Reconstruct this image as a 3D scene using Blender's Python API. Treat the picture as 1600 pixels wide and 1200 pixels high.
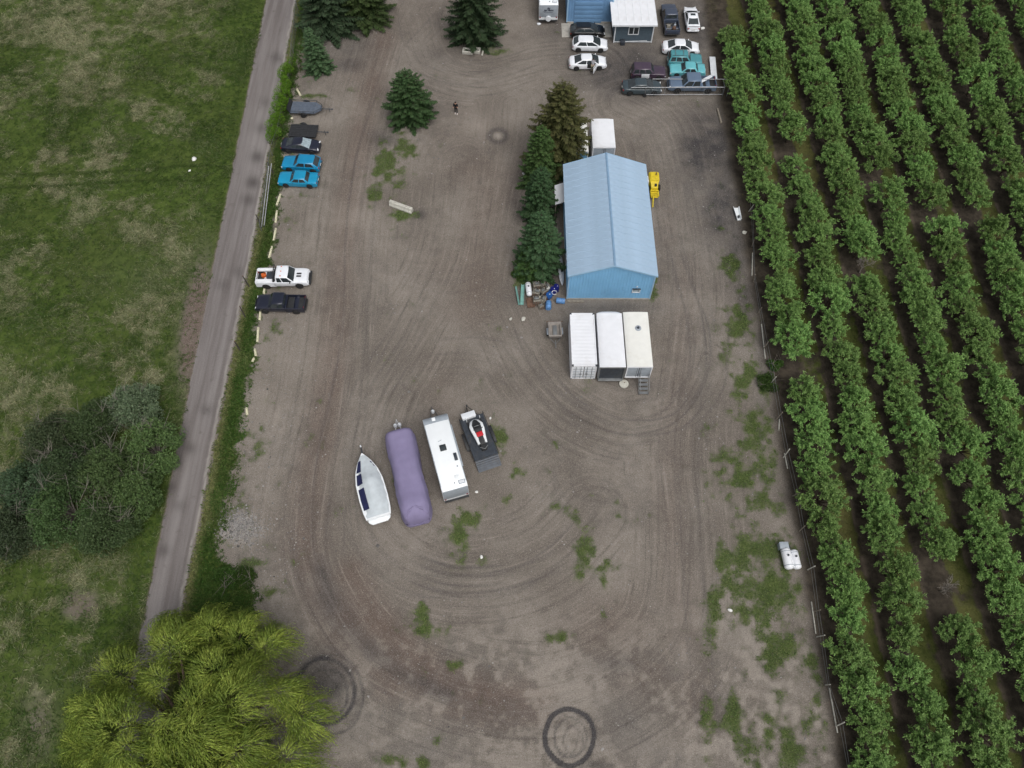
import bpy, bmesh, math, random
import numpy as np
from mathutils import Vector, Matrix

# ------------------------------------------------------------------ camera, sky, sun, exposure
for o in list(bpy.data.objects): bpy.data.objects.remove(o)
SC = bpy.context.scene
COL = SC.collection
CAM_H = 67.0
TH = math.radians(62.0)
FPX = 1200.0
cam = bpy.data.cameras.new('camera'); cam.sensor_width = 36.0; cam.lens = 36.0 * FPX / 1600.0
cam.clip_start = 0.5; cam.clip_end = 3000
camo = bpy.data.objects.new('camera', cam); COL.objects.link(camo)
camo.location = (0, 0, CAM_H); camo.rotation_euler = (math.pi / 2 - TH, 0, 0)
SC.camera = camo
SUN_AZ = -62.0     # compass angle of the sun, degrees from +X towards +Y
SUN_EL = 60.0
w = bpy.data.worlds.new('World'); SC.world = w; w.use_nodes = True
nt = w.node_tree; nt.nodes.clear()
wo = nt.nodes.new('ShaderNodeOutputWorld'); bg = nt.nodes.new('ShaderNodeBackground')
sky = nt.nodes.new('ShaderNodeTexSky'); sky.sky_type = 'NISHITA'; sky.sun_disc = False
sky.sun_elevation = math.radians(SUN_EL); sky.sun_rotation = math.radians(90 - SUN_AZ)
sky.air_density = 1.0; sky.dust_density = 6.0; sky.ozone_density = 1.0
hs = nt.nodes.new('ShaderNodeHueSaturation'); hs.inputs['Saturation'].default_value = 0.28
nt.links.new(sky.outputs[0], hs.inputs['Color']); nt.links.new(hs.outputs[0], bg.inputs['Color'])
bg.inputs['Strength'].default_value = 0.12
nt.links.new(bg.outputs[0], wo.inputs['Surface'])
sun = bpy.data.lights.new('sun', 'SUN'); sun.energy = 1.1; sun.angle = math.radians(45); sun.color = (1, 0.985, 0.968)
suno = bpy.data.objects.new('sun', sun); COL.objects.link(suno)
_sd = Vector((math.cos(math.radians(SUN_EL)) * math.cos(math.radians(SUN_AZ)), math.cos(math.radians(SUN_EL)) * math.sin(math.radians(SUN_AZ)), math.sin(math.radians(SUN_EL))))
suno.rotation_euler = _sd.to_track_quat('Z', 'Y').to_euler(); suno.location = (0, 0, 120)
vs = SC.view_settings
vs.view_transform = 'Standard'; vs.look = 'None'; vs.gamma = 1.0; vs.use_curve_mapping = False
vs.exposure = 0.0
SC.render.engine = 'CYCLES'
SC.cycles.max_bounces = 5; SC.cycles.diffuse_bounces = 2; SC.cycles.glossy_bounces = 2
SC.cycles.transmission_bounces = 2; SC.cycles.transparent_max_bounces = 4

RND = random.Random(7)
S_, C_ = math.sin(TH), math.cos(TH)

# ------------------------------------------------------------------ survey: the photograph rectified onto the ground (metres)
def G(px, py, h=0.0):
    u = (px - 800) / FPX; v = (py - 600) / FPX
    d = (CAM_H - h) / (S_ + v * C_)
    return Vector((u * d, d * (C_ - v * S_), 0.0))

def lin(r, g, b):
    f = lambda c: (c / 255 / 12.92) if c <= 10 else ((c / 255 + 0.055) / 1.055) ** 2.4
    return (f(r), f(g), f(b), 1.0)

# ------------------------------------------------------------------ materials
class NT:
    def __init__(s, name):
        s.m = bpy.data.materials.new(name); s.m.use_nodes = True
        s.t = s.m.node_tree; s.t.nodes.clear()
        s.out = s.n('ShaderNodeOutputMaterial')
    def n(s, typ, **kw):
        o = s.t.nodes.new(typ)
        for k, v in kw.items(): setattr(o, k, v)
        return o
    def l(s, a, b): s.t.links.new(a, b)
    def mixc(s, f, a, b, mode='MIX'):
        o = s.n('ShaderNodeMix', data_type='RGBA', blend_type=mode)
        for sock, v in ((o.inputs['Factor'], f), (o.inputs[6], a), (o.inputs[7], b)):
            if isinstance(v, (int, float)): sock.default_value = v
            elif isinstance(v, tuple): sock.default_value = v
            else: s.l(v, sock)
        return o.outputs[2]
    def math(s, op, a, b=0.0, c=0.0, clamp=False):
        o = s.n('ShaderNodeMath', operation=op, use_clamp=clamp)
        for i, v in enumerate((a, b, c)):
            if isinstance(v, (int, float)): o.inputs[i].default_value = v
            else: s.l(v, o.inputs[i])
        return o.outputs[0]
    def step(s, v, lo, hi):
        o = s.n('ShaderNodeMapRange', interpolation_type='SMOOTHSTEP')
        s.l(v, o.inputs[0]); o.inputs[1].default_value = lo; o.inputs[2].default_value = hi
        return o.outputs[0]
    def noise(s, vec, scale, detail=3, rough=0.55):
        o = s.n('ShaderNodeTexNoise'); o.inputs['Scale'].default_value = scale
        o.inputs['Detail'].default_value = detail; o.inputs['Roughness'].default_value = rough
        if vec is not None: s.l(vec, o.inputs['Vector'])
        return o.outputs[0]

def pmat(name, col, rough=0.5, metal=0.0, var=0.12, scale=3.0, coat=0.0, bump=0.0, bscale=30.0, dirt=0.0, dirtcol=(0.12, 0.10, 0.08, 1), spec=0.5):
    t = NT(name); b = t.n('ShaderNodeBsdfPrincipled'); t.l(b.outputs[0], t.out.inputs[0])
    tc = t.n('ShaderNodeTexCoord').outputs['Object']
    n1 = t.noise(tc, scale, 4)
    dark = tuple(max(0, c * (1 - var)) for c in col[:3]) + (1,); lite = tuple(min(1, c * (1 + var)) for c in col[:3]) + (1,)
    c = t.mixc(t.step(n1, 0.3, 0.7), dark, lite)
    if dirt > 0:
        n2 = t.noise(tc, scale * 0.6, 6, 0.7)
        f = t.math('MULTIPLY', t.step(n2, 0.5, 0.72), dirt)
        c = t.mixc(f, c, dirtcol)
    t.l(c, b.inputs['Base Color'])
    b.inputs['Roughness'].default_value = rough; b.inputs['Metallic'].default_value = metal
    b.inputs['Coat Weight'].default_value = coat; b.inputs['Coat Roughness'].default_value = 0.08
    b.inputs['Specular IOR Level'].default_value = spec
    if bump > 0:
        bp = t.n('ShaderNodeBump'); bp.inputs['Strength'].default_value = bump; bp.inputs['Distance'].default_value = 0.02
        t.l(t.noise(tc, bscale, 3), bp.inputs['Height']); t.l(bp.outputs[0], b.inputs['Normal'])
    return t.m

def foliage_mat(name, transl=0.25, rough=0.55):
    t = NT(name)
    a = t.n('ShaderNodeAttribute', attribute_name='Col')
    oi = t.n('ShaderNodeObjectInfo')
    hsv = t.n('ShaderNodeHueSaturation'); t.l(a.outputs['Color'], hsv.inputs['Color'])
    t.l(t.math('MULTIPLY_ADD', oi.outputs['Random'], 0.34, 0.84), hsv.inputs['Value'])
    t.l(t.math('MULTIPLY_ADD', oi.outputs['Random'], 0.014, 0.493), hsv.inputs['Hue'])
    b = t.n('ShaderNodeBsdfPrincipled'); b.inputs['Roughness'].default_value = rough; b.inputs['Specular IOR Level'].default_value = 0.25
    t.l(hsv.outputs[0], b.inputs['Base Color'])
    tr = t.n('ShaderNodeBsdfTranslucent'); t.l(hsv.outputs[0], tr.inputs['Color'])
    mx = t.n('ShaderNodeMixShader'); mx.inputs[0].default_value = transl
    t.l(b.outputs[0], mx.inputs[1]); t.l(tr.outputs[0], mx.inputs[2]); t.l(mx.outputs[0], t.out.inputs[0])
    return t.m

M = {}
def paint(key, rgb, metal=0.0, rough=0.32, dirt=0.12):
    M[key] = pmat(key, lin(*rgb), rough=rough, metal=metal, var=0.06, scale=1.2, coat=0.4, dirt=dirt, dirtcol=(0.16, 0.14, 0.12, 1)); return M[key]
paint('paint_white', (228, 231, 236)); paint('paint_pearl', (216, 220, 228)); paint('paint_black', (16, 17, 20), rough=0.28); paint('paint_navy', (26, 30, 46), rough=0.28)
paint('paint_blue', (8, 128, 172)); paint('paint_sky', (14, 138, 178)); paint('paint_teal', (72, 138, 146), dirt=0.2); paint('paint_aqua', (100, 176, 184), dirt=0.15)
paint('paint_purple', (66, 52, 68), dirt=0.2); paint('paint_slate', (56, 68, 74), dirt=0.2); paint('paint_greyblue', (92, 110, 132), dirt=0.25); paint('paint_charcoal', (62, 70, 86), dirt=0.25)
M['glass'] = pmat('glass', (0.035, 0.043, 0.047, 1), rough=0.04, var=0.2, spec=0.6)
M['glass_pale'] = pmat('glass_pale', lin(150, 165, 172), rough=0.15, var=0.25)
M['tyre'] = pmat('tyre', (0.016, 0.016, 0.017, 1), rough=0.85, var=0.2, dirt=0.3)
M['rim'] = pmat('rim', (0.38, 0.39, 0.4, 1), rough=0.4, metal=0.6)
M['rim_dark'] = pmat('rim_dark', (0.05, 0.05, 0.055, 1), rough=0.4, metal=0.3)
M['black_plastic'] = pmat('black_plastic', (0.022, 0.023, 0.025, 1), rough=0.6, var=0.25)
M['lamp_clear'] = pmat('lamp_clear', (0.62, 0.64, 0.66, 1), rough=0.12)
M['lamp_red'] = pmat('lamp_red', (0.28, 0.015, 0.015, 1), rough=0.2)
M['steel'] = pmat('steel', (0.22, 0.23, 0.235, 1), rough=0.45, metal=0.5, dirt=0.3)
M['dark_steel'] = pmat('dark_steel', lin(58, 64, 72), rough=0.5, metal=0.2, var=0.2, dirt=0.35)
M['steel_pale'] = pmat('steel_pale', (0.42, 0.43, 0.44, 1), rough=0.5, metal=0.3, dirt=0.3)
M['deck_grey'] = pmat('deck_grey', lin(88, 97, 110), rough=0.6, var=0.15, dirt=0.4)
M['tub_grey'] = pmat('tub_grey', lin(138, 132, 126), rough=0.6, var=0.12, dirt=0.4)
M['rust'] = pmat('rust', (0.13, 0.075, 0.05, 1), rough=0.85, var=0.35, scale=8)
M['white_metal'] = pmat('white_metal', lin(226, 228, 232), rough=0.45, var=0.03, scale=1.0, dirt=0.16, dirtcol=lin(150, 140, 120))
M['cream_metal'] = pmat('cream_metal', lin(226, 226, 220), rough=0.5, var=0.03, scale=1.0, dirt=0.2, dirtcol=lin(176, 168, 146))
M['grp_white'] = pmat('grp_white', lin(232, 236, 238), rough=0.28, var=0.02, scale=1.0, coat=0.3, dirt=0.1, dirtcol=lin(160, 160, 150))
M['grey_panel'] = pmat('grey_panel', lin(152, 160, 168), rough=0.45, var=0.08)
M['roof_blue'] = pmat('roof_blue', lin(163, 187, 209), rough=0.42, metal=0.1, var=0.06, scale=0.7, dirt=0.22, dirtcol=lin(118, 146, 172))
M['wall_blue'] = pmat('wall_blue', lin(128, 182, 220), rough=0.5, var=0.05, scale=0.8, dirt=0.25, dirtcol=lin(104, 156, 194))
M['wall_blue_old'] = pmat('wall_blue_old', lin(108, 146, 184), rough=0.5, var=0.06, scale=0.8, dirt=0.3, dirtcol=lin(84, 120, 154))
M['ridge_blue'] = pmat('ridge_blue', lin(126, 156, 184), rough=0.5, var=0.06)
M['wall_slate'] = pmat('wall_slate', lin(74, 88, 98), rough=0.6, var=0.08)
M['trim_white'] = pmat('trim_white', lin(214, 218, 222), rough=0.5, var=0.05)
M['trim_blue'] = pmat('trim_blue', lin(150, 184, 210), rough=0.45, var=0.05)
M['concrete'] = pmat('concrete', lin(166, 162, 154), rough=0.9, var=0.12, scale=2.5, bump=0.3, dirt=0.35, dirtcol=lin(110, 104, 96))
M['concrete_white'] = pmat('concrete_white', lin(188, 186, 176), rough=0.9, var=0.12, scale=5, bump=0.4, dirt=0.5, dirtcol=lin(112, 108, 98))
M['curb'] = pmat('curb', lin(206, 202, 172), rough=0.85, var=0.1, scale=6, dirt=0.5, dirtcol=lin(150, 142, 118))
M['wood'] = pmat('wood', lin(128, 120, 108), rough=0.9, var=0.25, scale=7, bump=0.3)
M['wood_dark'] = pmat('wood_dark', lin(52, 48, 44), rough=0.9, var=0.25, scale=7)
M['bark'] = pmat('bark', lin(74, 62, 52), rough=0.95, var=0.3, scale=6, bump=0.5, bscale=18)
M['bark_grey'] = pmat('bark_grey', lin(120, 114, 106), rough=0.95, var=0.25, scale=9)
M['yellow'] = pmat('yellow', lin(214, 188, 40), rough=0.5, var=0.12, scale=5, dirt=0.35, dirtcol=lin(120, 102, 40))
M['tarp'] = pmat('tarp', lin(126, 118, 150), rough=0.75, var=0.06, scale=1.0, bump=0.25, bscale=5)
M['canvas_grey'] = pmat('canvas_grey', lin(188, 196, 200), rough=0.75, var=0.07, scale=2.0, bump=0.4, bscale=6)
M['navy_vinyl'] = pmat('navy_vinyl', lin(30, 34, 72), rough=0.4, var=0.2)
M['red_vinyl'] = pmat('red_vinyl', lin(190, 34, 44), rough=0.45, var=0.15)
M['orange'] = pmat('orange', lin(204, 96, 36), rough=0.5, var=0.2)
M['blue_plastic'] = pmat('blue_plastic', lin(34, 84, 150), rough=0.4, var=0.2, scale=4, dirt=0.25, dirtcol=lin(60, 80, 110))
M['blue_deep'] = pmat('blue_deep', lin(22, 30, 112), rough=0.4, var=0.2)
M['blue_light'] = pmat('blue_light', lin(92, 138, 190), rough=0.45, var=0.2, dirt=0.3, dirtcol=lin(60, 90, 130))
M['teal_paint'] = pmat('teal_paint', lin(120, 166, 158), rough=0.6, var=0.15, dirt=0.3, dirtcol=lin(70, 110, 100))
M['castiron'] = pmat('castiron', lin(138, 134, 124), rough=0.7, metal=0.2, var=0.35, scale=9, dirt=0.4, dirtcol=lin(50, 48, 46))
M['skin'] = pmat('skin', lin(196, 150, 124), rough=0.6, var=0.05)
M['hair'] = pmat('hair', lin(30, 24, 20), rough=0.7, var=0.2)
M['cloth_black'] = pmat('cloth_black', lin(18, 18, 22), rough=0.9, var=0.2)
M['cloth_grey'] = pmat('cloth_grey', lin(150, 150, 156), rough=0.9, var=0.1)
M['cloth_khaki'] = pmat('cloth_khaki', lin(140, 134, 118), rough=0.9, var=0.1)
M['shoe_white'] = pmat('shoe_white', lin(226, 226, 226), rough=0.6, var=0.05)
M['ink'] = pmat('ink', lin(44, 50, 66), rough=0.5, var=0.05)
M['stone'] = pmat('stone', lin(150, 142, 132), rough=0.95, var=0.3, scale=1.2)
M['litter'] = pmat('litter', lin(220, 220, 216), rough=0.7, var=0.1)
M['leaf'] = foliage_mat('leaf', 0.28); M['needle'] = foliage_mat('needle', 0.2, 0.65); M['grass_blade'] = foliage_mat('grass_blade', 0.3, 0.7)

# ------------------------------------------------------------------ object helpers
def tag(o, label=None, cat=None, group=None, kind=None):
    if label: o['label'] = label
    if cat: o['category'] = cat
    if group: o['group'] = group
    if kind: o['kind'] = kind
    return o
def thing(name, label, cat, loc=(0, 0, 0), rz=0.0, group=None):
    o = bpy.data.objects.new(name, None); COL.objects.link(o); o.empty_display_size = 0.3
    o.location = loc; o.rotation_euler = (0, 0, math.radians(rz))
    return tag(o, label, cat, group)
def link(name, me, mat, parent=None):
    if mat is not None and not me.materials: me.materials.append(M[mat] if isinstance(mat, str) else mat)
    o = bpy.data.objects.new(name, me); COL.objects.link(o)
    if parent is not None: o.parent = parent
    return o
def dup(o, parent=None):
    c = o.copy(); COL.objects.link(c)
    if parent is not None: c.parent = parent
    for ch in list(o.children): dup(ch, c)
    return c

class MB:
    def __init__(s): s.v = []; s.f = []
    def add(s, v, f):
        k = len(s.v); s.v += [tuple(p) for p in v]; s.f += [tuple(i + k for i in q) for q in f]; return s
    def box(s, c, d, rz=0.0, rx=0.0, ry=0.0, top=1.0):
        x, y, z = d[0] / 2, d[1] / 2, d[2] / 2
        P = [(-x, -y, -z), (x, -y, -z), (x, y, -z), (-x, y, -z), (-x * top, -y * top, z), (x * top, -y * top, z), (x * top, y * top, z), (-x * top, y * top, z)]
        R = Matrix.Rotation(math.radians(rz), 3, 'Z') @ Matrix.Rotation(math.radians(ry), 3, 'Y') @ Matrix.Rotation(math.radians(rx), 3, 'X')
        P = [R @ Vector(p) + Vector(c) for p in P]
        return s.add(P, [(0, 3, 2, 1), (4, 5, 6, 7), (0, 1, 5, 4), (1, 2, 6, 5), (2, 3, 7, 6), (3, 0, 4, 7)])
    def loft(s, rings, caps=True, closed=True):
        n = len(rings[0]); k = len(s.v)
        for r in rings: s.v += [tuple(p) for p in r]
        for i in range(len(rings) - 1):
            for j in range(n if closed else n - 1):
                a = k + i * n + j; b = k + i * n + (j + 1) % n
                s.f.append((a, b, b + n, a + n))
        if caps and closed:
            s.f.append(tuple(k + j for j in reversed(range(n)))); e = k + (len(rings) - 1) * n
            s.f.append(tuple(e + j for j in range(n)))
        return s
    def tube(s, pts, r, n=6, caps=True):
        pts = [Vector(p) for p in pts]; rings = []
        if isinstance(r, (int, float)): r = [r] * len(pts)
        for i, p in enumerate(pts):
            d = (pts[min(i + 1, len(pts) - 1)] - pts[max(i - 1, 0)]).normalized()
            a = d.orthogonal().normalized() if abs(d.z) > 0.95 else d.cross(Vector((0, 0, 1))).normalized()
            b = d.cross(a)
            rings.append([p + (a * math.cos(2 * math.pi * j / n) + b * math.sin(2 * math.pi * j / n)) * r[i] for j in range(n)])
        return s.loft(rings, caps)
    def lathe(s, prof, n=16, c=(0, 0, 0), axis='Z'):
        rings = []
        for r, h in prof:
            ring = []
            for j in range(n):
                a = 2 * math.pi * j / n; x, y = r * math.cos(a), r * math.sin(a)
                p = (x, y, h) if axis == 'Z' else ((x, h, -y) if axis == 'Y' else (h, x, y))
                ring.append((p[0] + c[0], p[1] + c[1], p[2] + c[2]))
            rings.append(ring)
        return s.loft(rings)
    def mesh(s, name, bevel=0.0, smooth=35.0, segs=2):
        me = bpy.data.meshes.new(name); me.from_pydata(s.v, [], s.f)
        bm = bmesh.new(); bm.from_mesh(me)
        bmesh.ops.recalc_face_normals(bm, faces=bm.faces)
        if bevel > 0:
            es = [e for e in bm.edges if len(e.link_faces) == 2 and e.calc_face_angle(0) > math.radians(30)]
            bmesh.ops.bevel(bm, geom=es, offset=bevel, segments=segs, affect='EDGES', profile=0.5, clamp_overlap=True)
        bm.to_mesh(me); bm.free()
        if smooth:
            me.polygons.foreach_set('use_smooth', [True] * len(me.polygons)); me.set_sharp_from_angle(angle=math.radians(smooth))
        return me
    def build(s, name, mat, parent=None, bevel=0.0, smooth=35.0, segs=2):
        return link(name, s.mesh(name, bevel, smooth, segs), mat, parent)

def np_mesh(name, V, Q, colors=None, smooth=False):
    """quads from numpy arrays, optional per-vertex colour"""
    me = bpy.data.meshes.new(name); V = np.asarray(V, np.float32); Q = np.asarray(Q, np.int32); k = Q.shape[1]
    me.vertices.add(len(V)); me.vertices.foreach_set('co', V.ravel())
    me.loops.add(Q.size); me.loops.foreach_set('vertex_index', Q.ravel())
    me.polygons.add(len(Q)); me.polygons.foreach_set('loop_start', np.arange(0, Q.size, k, dtype=np.int32))
    me.polygons.foreach_set('loop_total', np.full(len(Q), k, np.int32))
    if smooth: me.polygons.foreach_set('use_smooth', np.ones(len(Q), bool))
    me.update(calc_edges=True)
    if colors is not None:
        a = me.attributes.new('Col', 'FLOAT_COLOR', 'POINT'); c = np.ones((len(V), 4), np.float32); c[:, :3] = colors; a.data.foreach_set('color', c.ravel())
    return me

ORD = ['first', 'second', 'third', 'fourth', 'fifth', 'sixth', 'seventh', 'eighth', 'ninth', 'tenth', 'eleventh', 'twelfth', 'thirteenth', 'fourteenth', 'fifteenth', 'sixteenth', 'seventeenth', 'eighteenth', 'nineteenth']
def ordinal(i):
    n = i + 1
    if n <= 19: return ORD[i]
    tens = {2: 'twent', 3: 'thirt', 4: 'fort'}[n // 10]
    return tens + 'ieth' if n % 10 == 0 else tens + 'y-' + ORD[n % 10 - 1]

# ------------------------------------------------------------------ ground: one fine tensor grid, split into the pieces of the setting
def axis(parts):
    out = []
    for a, b, st in parts: out.append(np.arange(a, b, st))
    out.append(np.array([parts[-1][1]])); return np.concatenate(out)
GX = axis([(-95, -72, 1.2), (-72, -34, 0.36), (-34, 25.5, 0.17), (25.5, 74, 0.36), (74, 96, 1.2)])
GY = axis([(-24, -3, 0.9), (-3, 97, 0.17), (97, 125, 1.0)])
XX, YY = np.meshgrid(GX, GY)          # [row(y), col(x)]
_dep = CAM_H * S_ + YY * C_           # depth of each ground point along the survey view
PX = 800 + FPX * XX / _dep; PY = 600 + FPX * (CAM_H * C_ - YY * S_) / _dep

def vnoise(x, y, scale, seed, octv=3):
    rs = np.random.RandomState(seed); tot = np.zeros_like(x); amp = 1.0; sm = 0
    for o in range(octv):
        L = rs.rand(128, 128); u = x / scale + 37.3 * o; v = y / scale + 11.7 * o
        i = np.floor(u).astype(int); j = np.floor(v).astype(int); fu = u - i; fv = v - j
        fu = fu * fu * (3 - 2 * fu); fv = fv * fv * (3 - 2 * fv)
        a = L[i % 128, j % 128]; b = L[(i + 1) % 128, j % 128]; c = L[i % 128, (j + 1) % 128]; d = L[(i + 1) % 128, (j + 1) % 128]
        tot += amp * ((a * (1 - fu) + b * fu) * (1 - fv) + (c * (1 - fu) + d * fu) * fv); sm += amp; amp *= 0.55; scale /= 2.1
    return tot / sm
def sstep(x, a, b): t = np.clip((x - a) / (b - a), 0, 1); return t * t * (3 - 2 * t)
N1 = vnoise(XX, YY, 9, 1); N2 = vnoise(XX, YY, 3.2, 2); N3 = vnoise(XX, YY, 1.2, 3); N4 = vnoise(XX, YY, 22, 4, 2); N5 = vnoise(XX, YY, 0.6, 6, 2)
NP = 0.55 * (N2 - 0.5) + 0.75 * (N3 - 0.5) + 0.65 * (N5 - 0.5)

def spline(pts, n=10, closed=False):
    P = [Vector(p) for p in pts]; out = []
    m = len(P)
    for i in range(m if closed else m - 1):
        if closed: p0, p1, p2, p3 = P[(i - 1) % m], P[i], P[(i + 1) % m], P[(i + 2) % m]
        else: p0, p1, p2, p3 = P[max(i - 1, 0)], P[i], P[i + 1], P[min(i + 2, m - 1)]
        for k in range(n):
            t = k / n
            out.append(0.5 * ((2 * p1) + (p2 - p0) * t + (2 * p0 - 5 * p1 + 4 * p2 - p3) * t * t + (3 * p1 - p0 - 3 * p2 + p3) * t ** 3))
    out.append(P[0] if closed else P[-1]); return out

def dist_poly(W, maxd):
    """signed distance across and distance along a world polyline, on the grid window near it"""
    xs = [p.x for p in W]; ys = [p.y for p in W]
    i0, i1 = np.searchsorted(GX, min(xs) - maxd), np.searchsorted(GX, max(xs) + maxd)
    j0, j1 = np.searchsorted(GY, min(ys) - maxd), np.searchsorted(GY, max(ys) + maxd)
    X = XX[j0:j1, i0:i1]; Y = YY[j0:j1, i0:i1]
    D = np.full(X.shape, 1e9); SG = np.zeros(X.shape); A = np.zeros(X.shape); acc = 0
    for a, b in zip(W[:-1], W[1:]):
        dx, dy = b.x - a.x, b.y - a.y; L = math.hypot(dx, dy)
        if L < 1e-6: continue
        t = np.clip(((X - a.x) * dx + (Y - a.y) * dy) / L ** 2, 0, 1)
        ex, ey = X - a.x - t * dx, Y - a.y - t * dy; d = np.hypot(ex, ey); m = d < D
        D[m] = d[m]; SG[m] = np.sign(dx * ey - dy * ex)[m]; A[m] = (acc + t * L)[m]; acc += L
    return (slice(j0, j1), slice(i0, i1)), D, SG, A
def band(pix, width, soft, n=8, closed=False):
    W = spline([G(*p) for p in pix], n, closed); sl, D, SG, A = dist_poly(W, width + soft)
    out = np.zeros_like(XX); out[sl] = 1 - sstep(D, width / 2 - soft / 2, width / 2 + soft / 2); return out
def blob(cx, cy, rx, ry, rot=0.0, p=1.0):
    c, s = math.cos(math.radians(rot)), math.sin(math.radians(rot))
    u = ((PX - cx) * c + (PY - cy) * s) / rx; v = (-(PX - cx) * s + (PY - cy) * c) / ry
    return np.exp(-(u * u + v * v) ** p)

# regions -----------------------------------------------------------
road_l = np.interp(YY, [-30, 11.8, 48, 94, 130], [-31.0, -31.3, -32.1, -33.1, -34.0]) + (N3 - 0.5) * 0.25
road_r = np.interp(YY, [-30, 13, 48, 94, 130], [-28.2, -28.3, -28.35, -29.1, -29.8]) + (N3 - 0.5) * 0.35
ROADM = (XX > road_l) & (XX < road_r)
verge_r = np.interp(YY, [G(380, 930).y, G(350, 860).y, G(352, 790).y, G(372, 700).y, G(388, 610).y, G(405, 500).y, G(428, 380).y, G(445, 280).y, G(452, 210).y, G(462, 120).y, G(470, 40).y],
                    [G(400, 930).x, G(338, 860).x, G(352, 790).x, G(372, 700).x, G(385, 610).x, G(402, 500).x, G(425, 380).x, G(440, 280).x, G(447, 210).x, G(462, 120).x, G(470, 40).x])
ORCH_X = 25.4
orch_edge = ORCH_X + (N2 - 0.5) * 0.6

grass = np.zeros_like(XX); dry = np.zeros_like(XX); red = np.zeros_like(XX); dark = np.zeros_like(XX)
asph = np.zeros_like(XX); soil = np.zeros_like(XX); pale = np.zeros_like(XX); moss = np.zeros_like(XX)
mx = np.maximum
# field left of the road
fieldm = sstep(road_l - XX, -0.2, 0.25)
grass = mx(grass, fieldm)
dryf = np.clip(0.30 + 1.3 * (N1 - 0.52) + 1.3 * NP, 0, 1)
for b in [(300, 120, 70, 50), (250, 180, 60, 40), (60, 280, 80, 25), (60, 420, 60, 70), (200, 330, 60, 40), (250, 60, 60, 50), (190, 500, 60, 40), (120, 250, 130, 20),
          (220, 590, 70, 25), (100, 610, 50, 18), (70, 930, 45, 45), (150, 950, 20, 55), (110, 1000, 60, 20), (50, 1080, 50, 60), (275, 570, 25, 60)]:
    dryf = mx(dryf, 0.85 * sstep(blob(*b) * 0.85 + 1.6 * NP, 0.2, 1.1))
for b in [(170, 420, 110, 60), (330, 240, 50, 80), (30, 520, 60, 40), (250, 100, 70, 35, 0), (370, 60, 30, 90), (180, 850, 90, 45), (380, 330, 25, 60)]:
    dryf *= 1 - 0.75 * blob(*b)
dry = dryf * fieldm
red = mx(red, fieldm * np.clip(blob(303, 510, 22, 95, 8) * 1.5, 0, 1)); grass = grass * (1 - 0.8 * np.clip(blob(303, 510, 20, 95, 8) * 1.5, 0, 1))
bare = np.clip(blob(125, 945, 32, 28, 0, 2) * 1.1 + 0.8 * blob(60, 1130, 30, 60) + 0.5 * blob(215, 430, 70, 40) * N2, 0, 1) * fieldm
grass -= 0.55 * bare; red = mx(red, 0.6 * bare)
trk = band([(-80, 270), (100, 272), (250, 262), (330, 258)], 0.5, 0.5) + band([(-80, 294), (100, 290), (220, 282), (320, 282)], 0.5, 0.5)
dry *= 1 - 0.7 * np.clip(trk, 0, 1); dark = mx(dark, 0.9 * np.clip(trk, 0, 1))
edge_l = np.exp(-((XX - road_l + 1.3) / 1.1) ** 2); dry *= 1 - 0.8 * edge_l
red = mx(red, 0.8 * np.exp(-((XX - road_l + 0.15) / 0.22) ** 2))
# road
for (px_, py_, a_) in [(402, 245, 1.), (395, 285, 1.), (388, 312, .8), (408, 200, .7), (372, 425, .5), (348, 445, .5), (265, 760, .8), (255, 860, .7), (322, 640, .6), (432, 90, .7), (296, 700, .7), (280, 790, .5), (414, 160, .5)]: dark = mx(dark, a_ * blob(px_, py_, 11, 10))
pale = mx(pale, 0.6 * np.exp(-((XX - road_r + 0.15) / 0.12) ** 2))
asph = sstep(XX - road_l, -0.1, 0.15) * sstep(road_r - XX, -0.1, 0.15)
# verge between the road and the yard
vg = sstep(XX - road_r, 0.0, 0.5) * sstep(verge_r - XX + (N3 - 0.5) * 1.6, -0.5, 0.6)
grass = mx(grass, vg); dry = mx(dry, vg * np.clip(1.0 * np.exp(-((XX - road_r - 0.3) / 0.5) ** 2) + 0.7 * (N2 - 0.5), 0, 0.8))
# orchard floor: dark soil under the rows, mossy alleys with wheel tracks
ROWX = [27.7, 32.3, 36.9, 41.4, 46.2, 51.3, 56.3, 61.3, 66.3, 71.3]
om = sstep(XX - orch_edge, -0.6, 0.8)
soil = om * 1.0
dr = np.min(np.abs(XX[..., None] - np.array(ROWX)), axis=-1)
rel = XX - np.array(ROWX)[np.argmin(np.abs(XX[..., None] - np.array(ROWX)), axis=-1)]
alley = np.zeros_like(XX)
for a, b in zip(ROWX[:-1], ROWX[1:]):
    m_ = (a + b) / 2; u = XX - m_
    alley = mx(alley, (1 - sstep(np.abs(u + (N3 - 0.5) * 0.7 + 0.2), 0.7, 1.5)) * np.clip(0.78 + 1.0 * (N2 - 0.5) + 0.8 * (N5 - 0.5), 0, 1))
    for wtx in (-0.55, 0.85):
        pale = mx(pale, 0.55 * om * np.exp(-((u - wtx + (N2 - 0.5) * 0.3) / 0.16) ** 2) * sstep(N2 + N3, 0.85, 1.15))
moss = om * np.clip(alley, 0, 1); moss *= 1 - 0.55 * pale
moss = mx(moss, 0.35 * om * sstep(N2, 0.5, 0.7) * (XX < 29))
dry = mx(dry, moss * np.clip(2.2 * (N1 - 0.5) + 0.25 + 0.4 * blob(1390, 170, 60, 80) , 0, 0.8))
patch = np.zeros_like(XX)
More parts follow.
